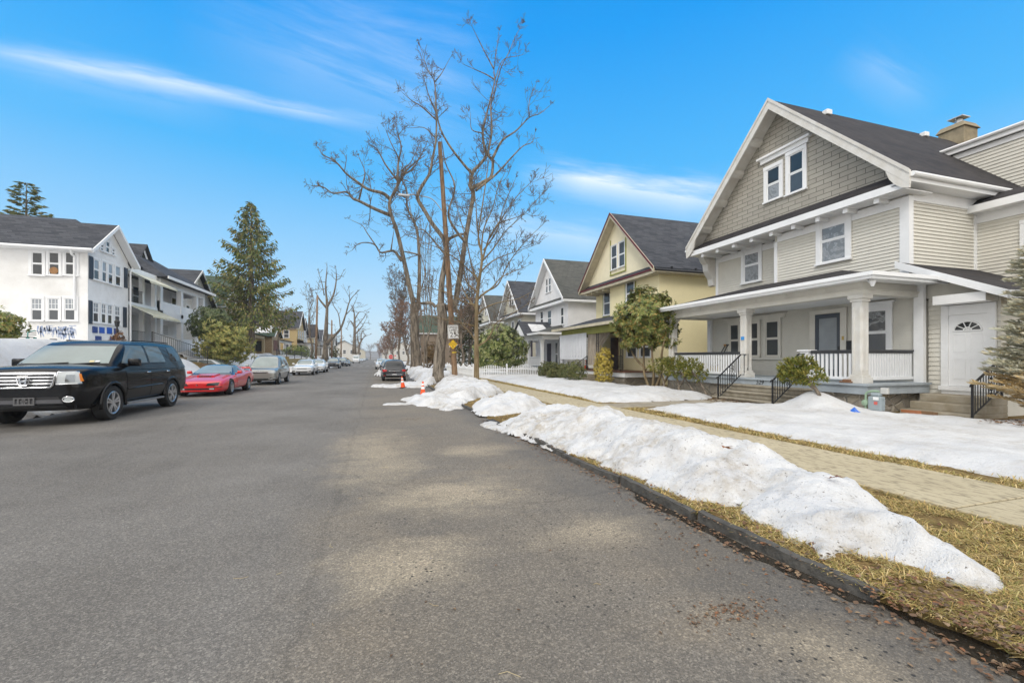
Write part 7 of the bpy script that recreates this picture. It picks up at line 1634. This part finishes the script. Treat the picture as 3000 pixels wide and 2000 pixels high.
# signs on the pole
SIGNW = flat('sign_white', (.74, .74, .73), .45); SIGNY = flat('sign_yellow', (.80, .50, .01), .45); INK = flat('sign_black', (.012, .012, .012), .5)
def rrect(w, h, r, n=5):
    pts = []
    for cx, cz, a0 in ((w / 2 - r, h / 2 - r, 0), (-w / 2 + r, h / 2 - r, 90), (-w / 2 + r, -h / 2 + r, 180), (w / 2 - r, -h / 2 + r, 270)):
        for k in range(n + 1): a = R(a0 + 90 * k / n); pts.append((cx + r * math.cos(a), cz + r * math.sin(a)))
    return pts
def loc_slab(c, pts, y0, y1): m_ = MB(); m_.slab([(c.x + a, c.y + y0, c.z + b) for a, b in pts], (0, y1 - y0, 0)); return m_
c = at(1327.5, 971.5, Y=bp.y - .24); tl = Matrix.Rotation(R(-3), 4, 'Y')
sg_ = thing('speed_limit_sign', 'white speed limit 25 sign on the wooden utility pole', 'road sign', tuple(c))
loc_slab(c, rrect(.615, .77, .04), 0, .006).build('sign_plate', SIGNW, sg_)
m = MB(); o = rrect(.585, .74, .035); i_ = rrect(.562, .717, .03); n = len(o)
m.add([(c.x + a, c.y - .0015, c.z + b) for a, b in o] + [(c.x + a, c.y - .0015, c.z + b) for a, b in i_], [(k, (k + 1) % n, (k + 1) % n + n, k + n) for k in range(n)]); m.build('border', INK, sg_)
for s_, z, sz in (('SPEED', .24, .18), ('LIMIT', .075, .18), ('25', -.175, .39)): textpart('lettering', s_, sz, INK, sg_, (c.x, c.y - .003, c.z + z), facing((0, -1, 0)), .001, sx=1.05)
sg_.rotation_euler.y = R(-3)
c = at(1327, 1008.5, Y=bp.y - .24)
sg2 = thing('warning_sign', 'yellow diamond watch children sign under the speed limit sign', 'road sign', tuple(c)); q_ = .275
loc_slab(c, [(q_, 0), (0, q_), (-q_, 0), (0, -q_)], 0, .006).build('sign_plate', SIGNY, sg2)
m = MB(); o = [(q_ * .93, 0), (0, q_ * .93), (-q_ * .93, 0), (0, -q_ * .93)]; i_ = [(a * .95, b * .95) for a, b in o]
m.add([(c.x + a, c.y - .0015, c.z + b) for a, b in o + i_], [(k, (k + 1) % 4, (k + 1) % 4 + 4, k + 4) for k in range(4)]); m.build('border', INK, sg2)
textpart('lettering', 'WATCH', .092, INK, sg2, (c.x, c.y - .003, c.z + .085), facing((0, -1, 0)), .001); textpart('lettering', 'CHILDREN', .092, INK, sg2, (c.x, c.y - .003, c.z - .01), facing((0, -1, 0)), .001, sx=.92)
m = MB(); m.lathe([(0, 0), (.022, 0), (.022, .001), (0, .001)], (c.x, c.y - .003, c.z - .09), 12, 'Y'); m.slab([(c.x - .03, c.y - .003, c.z - .115), (c.x + .03, c.y - .003, c.z - .115), (c.x + .018, c.y - .003, c.z - .17), (c.x - .018, c.y - .003, c.z - .17)], (0, .001, 0)); m.build('figure_mark', INK, sg2)
# other poles
for u0, v0, u1, v1, X, lab in ((925, 1052, 930, 865, -10.2, 'brown utility pole left of the forked tree'), (972, 1043, 972, 938, -9.8, 'short dark pole behind the forked tree'), (999, 1043, 1000, 962, -9.6, 'most distant thin pole on the left verge')):
    b0 = at(u0, v0, X=X); b0.z = .5; t_ = at(u1, v1, Y=b0.y); o = thing('utility_pole', lab, 'utility pole', tuple(b0)); m = MB(); m.tube([b0, t_], [.2, .15], 10); m.build('pole', POLEM, o, smooth=True); m = MB(); m.tube([t_, t_ + V3((0, 0, .12))], .1, 8); m.build('pole_cap', GALV, o)
# traffic cones
ORANGE = flat('cone_orange', (.85, .09, .01), .45); REFL = flat('cone_white_band', (.78, .78, .78), .4)
def cone(label, x, y, z, k=1.0, tilt=0, group=None):
    r = thing('traffic_cone', label, 'traffic cone', (0, 0, 0), group)
    m = MB(); m.lathe([(.14, .03), (.035, .70), (.02, .71), (0, .71)], (0, 0, 0), 24); m.build('cone_body', ORANGE, r, smooth=True, sharp=40)
    m = MB(); m.box(-.18, .18, -.18, .18, 0, .032); m.build('cone_base', flat('cone_base_black', (.03, .012, .008), .6) if k < 1 else ORANGE, r, bevel=.012)
    for z0, z1 in ((.33, .46), (.52, .61)):
        m = MB(); f = lambda h: .14 - (.105) * (h - .03) / .67 + .003; m.lathe([(f(z0), z0), (f(z1), z1)], (0, 0, 0), 24); m.build('reflective_band', REFL, r, smooth=True)
    r.location = (x, y, z); r.scale = (k,) * 3; r.rotation_euler = (0, tilt, .3); return r
p = at(1239, 1159, z=.06); cone('orange traffic cone standing upright at the snow edge', p.x, p.y, .06, .80, 0)
p = at(1181, 1135, z=.03); cone('leaning orange traffic cone just behind the black crossover', p.x, p.y, .03, .82, -.12)
p = at(2400, 1, X=1) if False else None
cone('small orange cone standing on the yellow house porch', 12.95, 25.45, .8, .85)
# stop sign facing us far on the right
p = at(1145, 1045, Y=92); r = thing('stop_sign', 'red octagonal stop sign at the far right corner', 'road sign', (p.x, 92, 0)); m = MB(); m.tube([(p.x, 92.05, 0), (p.x, 92.05, p.z + .5)], .04, 8); m.build('post', GALV, r)
loc_slab(V3((p.x, 92, p.z)), [(.50 * math.cos(R(22.5 + 45 * k)), .50 * math.sin(R(22.5 + 45 * k))) for k in range(8)], 0, .01).build('border', SIGNW, r)
loc_slab(V3((p.x, 91.996, p.z)), [(.455 * math.cos(R(22.5 + 45 * k)), .455 * math.sin(R(22.5 + 45 * k))) for k in range(8)], 0, .003).build('sign_plate', flat('sign_red', (.6, .02, .02), .5), r); textpart('lettering', 'STOP', .30, SIGNW, r, (p.x, 91.992, p.z), facing((0, -1, 0)), .001)
p = at(1158, 1043, Y=88); r = thing('parking_sign', 'small white sign right of the red stop sign', 'road sign', (p.x, 88, 0)); m = MB(); m.tube([(p.x, 88.05, 0), (p.x, 88.05, p.z + .4)], .035, 8); m.build('post', GALV, r); loc_slab(V3((p.x, 88, p.z)), rrect(.38, .6, .04), 0, .01).build('sign_plate', SIGNW, r); loc_slab(V3((p.x, 87.996, p.z + .08)), rrect(.28, .22, .1), 0, .003).build('red_mark', flat('sign_red', (.6, .02, .02), .5), r)
# white picket fence with its corner by the pavement
fn = thing('picket_fence', 'white picket fence with arched top before the big evergreen', 'fence', (7.0, 31, 0))
fx0, fy0 = 6.75, 31.0
def pickets(par, p, q_, z0=.02):
    p, q_ = V3(p), V3(q_); L = (q_ - p).length; d = (q_ - p) / L; n = int(L / .135); w_ = V3((d.y, -d.x, 0)); m = MB()
    for i in range(n):
        t = (i + .5) / n; c = p + d * (L * t); h = .98 + .10 * math.cos((t * round(L / 2.6) % 1 - .5) * 2 * math.pi) - .05; a, b = d * .032, w_ * .01; Z = lambda z: V3((0, 0, z))
        m.hexa([c - a - b + Z(z0 + .05), c + a - b + Z(z0 + .05), c + a + b + Z(z0 + .05), c - a + b + Z(z0 + .05), c - a - b + Z(h - .04), c + a - b + Z(h - .04), c + a + b + Z(h - .04), c - a + b + Z(h - .04)])
        m.add([c - a - b + Z(h - .04), c + a - b + Z(h - .04), c - b + Z(h + .02), c - a + b + Z(h - .04), c + a + b + Z(h - .04), c + b + Z(h + .02)], [(0, 1, 2), (4, 3, 5), (0, 2, 5, 3), (1, 4, 5, 2)])
    for z in (.28, .72): m.bar(p + w_ * -.03 + V3((0, 0, z)), q_ + w_ * -.03 + V3((0, 0, z)), .03, .07)
    m.build('picket_panel', W_TRIM, par)
pickets(fn, (fx0 + .1, fy0, 0), (11.9, fy0, 0)); pickets(fn, (fx0, fy0 + .12, 0), (fx0, 43, 0))
for x, y in ((fx0, fy0), (9.3, fy0 + .06), (11.95, fy0), (fx0 + .05, 35), (fx0 + .05, 39), (fx0, 43)):
    m = MB(); m.box(x - .05, x + .05, y - .05, y + .05, 0, 1.05); m.hexa([(x - .06, y - .06, 1.05), (x + .06, y - .06, 1.05), (x + .06, y + .06, 1.05), (x - .06, y + .06, 1.05), (x - .01, y - .01, 1.13), (x + .01, y - .01, 1.13), (x + .01, y + .01, 1.13), (x - .01, y + .01, 1.13)]); m.build('post', W_TRIM, fn)
# gas meter under the porch corner
gm = thing('gas_meter', 'grey gas meter with green pipe on the porch foundation', 'gas meter', (12.5, 7.95, .1)); GP = flat('pale_green_pipe', (.30, .42, .30), .5); gx_ = 12.45
pg = at(2563, 1170, X=gx_); 
m = MB(); m.tube(cat([(gx_, pg.y + .22, .0), (gx_, pg.y + .22, .45), (gx_, pg.y + .2, .62), (gx_, pg.y + .05, .68), (gx_, pg.y - .1, .68)], 4), .028, 8); m.lathe([(0, -.07), (.08, -.05), (.09, 0), (.08, .05), (0, .07)], (gx_, pg.y + .22, .36), 14, 'X'); m.build('pipe', GP, gm, smooth=True, sharp=40)
m = MB(); m.box(gx_ - .09, gx_ + .09, pg.y - .2, pg.y + .12, .18, .55); m.box(gx_ - .07, gx_ + .07, pg.y - .15, pg.y + .07, .55, .64); m.build('meter_body', pm('meter_blue_grey', (.33, .39, .42), .5), gm, bevel=.03)
m = MB(); m.box(gx_ - .102, gx_ - .088, pg.y - .15, pg.y - .02, .46, .54); m.build('index_window', W_TRIM, gm)
m = MB(); m.box(gx_ - .1, gx_ - .092, pg.y - .12, pg.y - .04, .34, .42); m.build('warning_label', flat('meter_label', (.6, .12, .1), .6), gm)
m = MB(); m.box(gx_ + .0, gx_ + .08, pg.y - .3, pg.y - .12, .62, .78); m.build('regulator', flat('regulator_grey', (.5, .5, .48), .5), gm, bevel=.02)
# snow shovels leaning on the porch wall
for i, (u, lab, cc) in enumerate(((2113, 'snow shovel with orange grip leaning on porch wall', (.5, .25, .03)), (2120, 'black handled snow shovel beside the orange gripped one', (.03, .03, .03)))):
    p = at(u, 1010, X=14.9); y = p.y; sh = thing('snow_shovel', lab, 'snow shovel', (14.6, y, .85)); m = MB(); m.tube([(14.55, y + .12 - .1 * i, 1.15), (15.02, y - .1, 2.1)], .02, 8); m.build('shaft', BLACKM, sh)
    m = MB(); m.tube([(15.02, y - .18, 2.14), (15.02, y - .02, 2.14)], .022, 8); m.tube([(15.02, y - .17, 2.14), (15.0, y - .1, 2.05), (15.02, y - .03, 2.14)], .016, 6); m.build('grip', flat('grip_%d' % i, cc, .5), sh)
    m = MB(); m.slab([(14.45, y - .12, .87), (14.45, y + .3, .87), (14.57, y + .28, 1.2), (14.57, y - .08, 1.2)], (.02, 0, 0)); m.build('blade', flat('shovel_blade', (.45, .30, .04), .5), sh)
# porch bench end on the far side
m = MB(); m.box(13.2, 15.0, 16.5, 16.58, 1.3, 1.75); m.box(13.15, 15.02, 16.46, 16.62, 1.75, 1.8); pb_ = m.build('porch_screen', W_TRIM, gh)
# blue plastic bag, brick scraps on the snow
p = at(2507, 1213, z=.16); bgm = MB(); rg = random.Random(4)
vs = []
for k in range(9): a = 6.283 * k / 9; r_ = rg.uniform(.10, .2); vs.append((p.x + r_ * math.cos(a) * .7, p.y + r_ * math.sin(a), .15 + rg.uniform(0, .03)))
ap2 = [(p.x, p.y + .03, .34), (p.x + .03, p.y - .05, .24)]
bgm.add(vs + ap2, [(k, (k + 1) % 9, 9 if k < 5 else 10) for k in range(9)] + [(4, 5, 10, 9), (0, 9, 10)]); b_ = bgm.build('plastic_bag', flat('blue_plastic', (.02, .13, .55), .3)); tag(b_, 'crumpled blue plastic bag on the snow before the gas meter', 'plastic bag')
for i, (u, v, sx, sy, lab, mt) in enumerate(((2676, 1193, .1, .22, 'orange brick scrap lying by the side steps', pm('brick_scrap', (.42, .17, .08), .9)), (2700, 1199, .07, .3, 'brown wood scrap beside the orange brick scrap', pm('wood_scrap', (.22, .13, .07), .9)))):
    p = at(u, v, X=13.2); m = MB(); m.hexa([(p.x - sx, p.y - sy, .12), (p.x + sx, p.y - sy, .1), (p.x + sx, p.y + sy, .12), (p.x - sx, p.y + sy, .14), (p.x - sx, p.y - sy * .9, .22), (p.x + sx, p.y - sy, .2), (p.x + sx, p.y + sy, .19), (p.x - sx, p.y + sy, .21)]); o = m.build('brick_scrap' if i == 0 else 'wood_scrap', mt); tag(o, lab, 'scrap')
p = at(2485, 1132, X=12.7); m = MB(); m.box(12.56, 12.75, p.y - .16, p.y + .16, .855, .9); m.box(12.6, 12.72, p.y - .12, p.y + .1, .9, .95); o = m.build('broken_brick', pm('broken_brick', (.26, .14, .08), .9, bump=.5), bevel=.015); tag(o, 'broken brown brick on the porch deck edge by the column', 'brick')
# wrought iron bench, lamp post and ornament before the stucco house
bn = thing('garden_bench', 'black wrought iron bench with teal legs before the white stucco house', 'bench', (-15.0, 25.5, 2.1)); TEAL = flat('teal_paint', (.05, .22, .19), .5)
bx0, bx1, by = at(40, 1000, Y=26).x, at(105, 1000, Y=26).x, 26.0
m = MB()
for k in range(3): m.bar((bx0, by + .02, 2.62 + k * .09), (bx1, by + .02, 2.62 + k * .09), .03, .03)
m.build('backrest', BLACKM, bn); m = MB()
for k in range(4): m.bar((bx0, by - .1 - k * .11, 2.5), (bx1, by - .1 - k * .11, 2.5), .08, .03)
m.build('seat', BLACKM, bn)
for x in (bx0 + .05, bx1 - .05):
    m = MB(); m.box(x - .05, x + .05, by - .45, by - .38, 2.0, 2.5); m.box(x - .05, x + .05, by, by + .06, 2.0, 2.5); m.tube([(x, by + .02, 2.82), (x, by - .4, 2.72), (x, by - .42, 2.5)], .025, 6); m.build('leg', TEAL, bn)
lp = at(343, 990, X=-13.6); lm = thing('lamp_post', 'short black lamp post with a lantern and dead plant at its foot', 'lamp post', (lp.x, lp.y, 2))
zt = at(343, 945, Y=lp.y).z
m = MB(); m.tube([(lp.x, lp.y, 1.9), (lp.x, lp.y, zt - .2)], .04, 8); m.build('post', BLACKM, lm); m = MB(); m.lathe([(.03, 0), (.10, .06), (.13, .3), (.15, .31), (.04, .42), (.02, .5), (0, .5)], (lp.x, lp.y, zt - .25), 6); m.build('lantern', BLACKM, lm)
shrub('dead_climber', 'brown dried plant clinging to the lantern post', 'plant', V3((lp.x + .05, lp.y - .05, 2.55)), (.3, .3, .55), 120, .12, .05, leafmat('dead_leaf', [(.16, .08, .04), (.22, .12, .06), (.10, .05, .03)], .9), 77, 6, .6, .4)
# low timber retaining wall on the left and stone steps
m = MB(); m.box(-10.6, -10.3, 60, 76, 0, 1.45); m.box(-10.65, -10.25, 59.9, 60.2, 0, 1.7); o = m.build('retaining_wall', pm('yellow_timber', (.38, .29, .12), .9, var=.4, scale=3, bump=.4)); tag(o, 'yellow tan retaining wall behind the white sedans', 'retaining wall')
m = MB()
for k in range(5): m.box(-9.6 - .4 * k - .45, -9.6 - .4 * k, 35.2, 36.6, 0, .25 + .22 * k)
o = m.build('garden_steps', pm('brown_stone_steps', (.2, .13, .08), .9, bump=.5)); tag(o, 'brown stone steps up the left bank before the rhododendron', 'steps')
# iron fence along the left terrace
fi = thing('iron_fence', 'dark low railing fence in front of the tan brick house', 'fence', (-11.2, 66, 1.5)); iron_balustrade(fi, (-11.2, 58, 0), (-11.2, 82, 0), 1.6, .9, .3, DARKG)
for yy in (58, 64, 70, 76, 82): m = MB(); m.box(-11.25, -11.15, yy - .05, yy + .05, 1.3, 2.6); m.build('post', DARKG, fi)
# far houses at the end of the street
for i, (x, y, w_, zr, wl, rfm, lab) in enumerate(((-13, 205, 6, 9, SIDE, ROOF_O, 'far white house past the end of left row'), (-16, 235, 6, 10, SIDEG, ROOF_D, 'far grey house beyond the last white house'), (14, 235, 6, 10, SIDE, ROOF_B, 'far pale house right of the vanishing street'), (-12, 285, 6, 9, SIDEC, ROOF_O, 'tiny cream house near where the street vanishes'), (10, 300, 6, 10, SIDE, ROOF_D, 'tiny white house over the vanishing street'))):
    h = thing('far_house', lab, 'house', (x, y, 0)); m = MB(); m.box(x - w_, x + w_, y, y + 10, 0, zr - 3.5); m.slab([(x - w_, y, zr - 3.5), (x + w_, y, zr - 3.5), (x, y, zr)], (0, 10, 0)); m.build('wall', wl, h)
    m = MB()
    for s in (-1, 1): m.slab([(x, y - .4, zr + .05), (x + s * (w_ + .5), y - .4, zr - 3.6), (x + s * (w_ + .5), y + 10.4, zr - 3.6), (x, y + 10.4, zr + .05)], (0, 0, .2))
    m.build('roof', rfm, h)
    for a in (-3, 0, 3): window(h, FY(y), x + a - .6, x + a + .6, 3.4, 5.0)
for i, (x, y, H_) in enumerate(((-20, 260, 13), (8, 240, 12), (-9.5, 225, 12), (5, 215, 10), (22, 290, 13), (-30, 300, 14), (-4, 370, 12), (6, 380, 12), (-14, 380, 13), (16, 360, 13))):
    wild_tree('far_tree', ('grey bare tree in the haze left of the street end' if x < 0 else 'grey bare tree in the haze right of the street end'), (x, y, 0), H_, 5, 200 + i, twm=TWIGG, r=.3, nl=12, L=2.5, rmin=.05, depth=1, dens=.8, group='hazy trees at the street end left' if x < 0 else 'hazy trees at the street end right')
# ------------------------------------------------------------------ dead grass, leaf litter, road debris
t_ = leafmat('straw_grass', [(.64, .47, .20), (.52, .36, .14), (.40, .27, .09), (.70, .57, .31), (.25, .26, .06), (.36, .21, .09), (.17, .20, .05), (.20, .12, .06), (.30, .27, .08)], .8, .15)
def inside(P, x, y): return sdist(x, y, P)
rg = random.Random(99); mb = MB()
def blade(x, y, z, L, w_, lay):
    a = rg.uniform(0, 6.283); d = V3((math.cos(a), math.sin(a), 0)); s = V3((-d.y, d.x, 0)) * w_ / 2; up = rg.uniform(.15, .75) if rg.random() > lay else rg.uniform(.0, .18)
    p = V3((x, y, z)); q = p + d * L * .55 + V3((0, 0, L * up * .6)); e = p + d * L + V3((0, 0, L * up * .55))
    mb.add([p - s, p + s, q + s * .8, q - s * .8, e], [(0, 1, 2, 3), (3, 2, 4)])
def fill(x0, x1, y0, y1, n, Lr, wr, lay, skip):
    k = 0
    while k < n:
        x, y = rg.uniform(x0, x1), rg.uniform(y0, y1)
        if callable(x1): pass
        if skip(x, y): k += .3; continue
        if noise.noise((x * 2.6, y * 2.6, 7)) + .5 * noise.noise((x * 8, y * 8, 3)) < -.22: k += .5; continue
        blade(x, y, G(x, y) - .005 + rg.uniform(0, .02), rg.uniform(*Lr), rg.uniform(*wr), lay); k += 1
sk1 = lambda x, y: x < kx(max(y, 1.95)) + .06 + (max(0, 1.9 - y) * .12) or inside(BANK1, x, y) > .02
fill(2.9, 5.25, .9, 3.2, 34000, (.035, .10), (.003, .007), .6, sk1)
fill(2.9, 5.25, 3.2, 6.0, 22000, (.04, .11), (.004, .009), .6, sk1)
sk2 = lambda x, y: sk1(x, y) or inside(BANK2, x, y) > .02
fill(2.7, 5.25, 6.0, 16.0, 9000, (.05, .12), (.006, .011), .6, sk2)
sk3 = lambda x, y: inside(YARD, x, y) > .05 or inside(YARD2, x, y) > .05
fill(6.66, 7.6, 1.5, 11.0, 15000, (.06, .14), (.005, .010), .45, sk3); fill(6.66, 7.4, 12.3, 30, 10000, (.07, .15), (.009, .016), .45, sk3); fill(4.9, 5.24, 11, 22, 2500, (.06, .12), (.008, .014), .6, lambda x, y: inside(BANK2, x, y) > .05); fill(4.0, 5.2, 18, 30, 1500, (.08, .14), (.012, .02), .6, lambda x, y: inside(BANK3, x, y) > .05)
g_ = mb.build('grass', t_, recalc=False); tag(g_, kind='stuff')
mb = MB(); LEAFM = leafmat('fallen_leaf', [(.17, .105, .065), (.24, .15, .09), (.10, .065, .045), (.34, .24, .15), (.07, .045, .03), (.26, .12, .06), (.14, .10, .07)], .75, .25)
def dleaf(x, y, z, s):
    a = rg.uniform(0, 6.283); d = V3((math.cos(a), math.sin(a), rg.uniform(-.25, .35))).normalized(); sd = V3((-math.sin(a), math.cos(a), rg.uniform(-.3, .3))).normalized(); p = V3((x, y, z)); u = V3((0, 0, s * rg.uniform(.05, .3)))
    W_ = s * rg.uniform(.3, .5)
    mb.add([p - d * s * .5, p - d * s * .1 + sd * W_ + u, p + d * s * .25 + sd * W_ * .7 + u * .6, p + d * s * .55 + u * .2, p + d * s * .25 - sd * W_ * .7 + u, p - d * s * .1 - sd * W_ + u * .7, p + d * s * .05], [(0, 6, 1), (1, 6, 2), (2, 6, 3), (3, 6, 4), (4, 6, 5), (5, 6, 0)])
for k in range(1900):
    y = 1.2 + 9.5 * rg.random() ** 1.4; e = kx(max(y, 1.95)) + max(0, 1.95 - y) * .15; x = e + rg.gauss(-.08, .11) if rg.random() < .55 else e + .15 + abs(rg.gauss(0, .22))
    z = .008 if x < e else .08; dleaf(x, y, z + rg.uniform(0, .012), rg.uniform(.018, .042))
for k in range(380):
    y = rg.uniform(.8, 2.0); x = 3.02 + max(0, 1.95 - y) * .2 + abs(rg.gauss(0, .22)) - .08; dleaf(x, y, .05 + .06 * min(1, max(0, (x - 3.0) / .2)) + rg.uniform(0, .02), rg.uniform(.018, .045))
for k in range(160): dleaf(rg.uniform(3.2, 5.2), rg.uniform(1.0, 4.5), .105, rg.uniform(.02, .05))
for k in range(150): y = rg.uniform(10.8, 12.5); dleaf(rg.uniform(10.6, 11.6), y, .13, rg.uniform(.04, .09))
for k in range(240): y = rg.uniform(4.2, 6.0); dleaf(rg.uniform(12.2, 13.6), y, .2, rg.uniform(.04, .09))
for cx_, cy_, sx_, sy_, n_ in ((2.05, 2.15, .16, .07, 150), (.95, 11.3, .25, .12, 90), (2.45, 3.0, .1, .3, 60), (1.9, 5.9, .25, .3, 14), (.4, 2.6, .5, .4, 8)):
    for k in range(n_): dleaf(cx_ + rg.gauss(0, sx_), cy_ + rg.gauss(0, sy_), .004, rg.uniform(.01, .028))
o = mb.build('leaf_litter', LEAFM, recalc=False); tag(o, kind='stuff')
# loose bits on the asphalt
mb = MB()
for k in range(260):
    x, y = rg.uniform(-1.5, 2.6), 1.9 + 7 * rg.random() ** 1.6; s = rg.uniform(.004, .013); a = rg.uniform(0, 6)
    mb.add([(x + s * math.cos(a + q * 2.1) * rg.uniform(.7, 1.3), y + s * math.sin(a + q * 2.1), .001) for q in range(3)] + [(x, y, s * .8)], [(0, 1, 3), (1, 2, 3), (2, 0, 3)])
o = mb.build('gravel', pm('grey_grit', (.3, .28, .26), .9, var=.5, scale=30, bump=0)); tag(o, kind='stuff')
mb = MB()
for k in range(24):
    x, y = rg.uniform(-1, 2.75), 1.9 + 5.5 * rg.random() ** 1.3; a = rg.uniform(0, 6.28); L = rg.uniform(.02, .08); mb.tube([(x, y, .004), (x + L * math.cos(a), y + L * math.sin(a), .006), (x + 1.5 * L * math.cos(a + .3), y + 1.5 * L * math.sin(a + .3), .004)], .0016, 4)
o = mb.build('straw_debris', leafmat('straw_stem', [(.45, .36, .18), (.3, .2, .1), (.5, .42, .25)], .8)); tag(o, kind='stuff')
# single oak leaves lying on the snow bank
dg = bpy.context.evaluated_depsgraph_get(); dg.update()
snowobj = [o for o in COL.objects if o.name.split('.')[0] == 'snow' and o.type == 'MESH']
def snowz(x, y):
    best = .1
    for o in snowobj[:1]:
        h = o.ray_cast(V3((x, y, 5)), V3((0, 0, -1)))
        if h[0]: best = h[1].z
    return best
OAK = [(0, 0), (.25, .06), (.3, .28), (.42, .1), (.55, .12), (.62, .36), (.72, .12), (.85, .14), (1.0, 0)]
for i, (u, v, s, lab) in enumerate(((2130, 1312, .22, 'large orange brown oak leaf on the dirty snow bank'), (2187, 1362, .10, 'small dark oak leaf on the snow bank crest'), (2442, 1399, .15, 'curled dark red leaf near the pavement side of the snow bank'), (2880, 1533, .15, 'pale tan leaf on the grass by the pavement'))):
    p = at(u, v, z=.42 if i < 3 else .12)
    for _ in range(4): p = at(u, v, z=snowz(p.x, p.y) + .01)
    rz = rg.uniform(0, 6); ca, sa = math.cos(rz), math.sin(rz); m = MB(); up = [(a - .5, b) for a, b in OAK]; lo = [(a - .5, -b) for a, b in OAK[::-1]]
    rib = [(a - .5, 0) for a, _ in OAK]; vv = []
    for a, b in up + [(x_, -y_) for x_, y_ in up] + rib: vv.append((p.x + s * (a * ca - b * sa), p.y + s * (a * sa + b * ca), p.z + s * (.02 + .25 * abs(b) + .10 * math.sin(a * 5))))
    n = len(up); m.add(vv, [(k, k + 1, 2 * n + k + 1, 2 * n + k) for k in range(n - 1)] + [(n + k + 1, n + k, 2 * n + k, 2 * n + k + 1) for k in range(n - 1)]); o = m.build('fallen_leaf', pm('oak_leaf_%d' % i, [(.32, .13, .04), (.12, .06, .03), (.16, .06, .04), (.45, .30, .18)][i], .7, bump=.3), recalc=False); tag(o, lab, 'leaf')

# ------------------------------------------------------------------ winter haze along the street
m = MB(); m.box(-3200, 3200, -300, 3800, -2.5, 33)
t = NT('thin_haze'); nt = t.t; nt.nodes.remove(t.b); pv_ = nt.nodes.new('ShaderNodeVolumePrincipled'); pv_.inputs['Color'].default_value = (.93, .96, 1, 1); pv_.inputs['Density'].default_value = .0005; pv_.inputs['Anisotropy'].default_value = .2
nt.links.new(pv_.outputs[0], [n for n in nt.nodes if n.type == 'OUTPUT_MATERIAL'][0].inputs['Volume'])
o = m.build('haze', t.m); tag(o, kind='stuff')
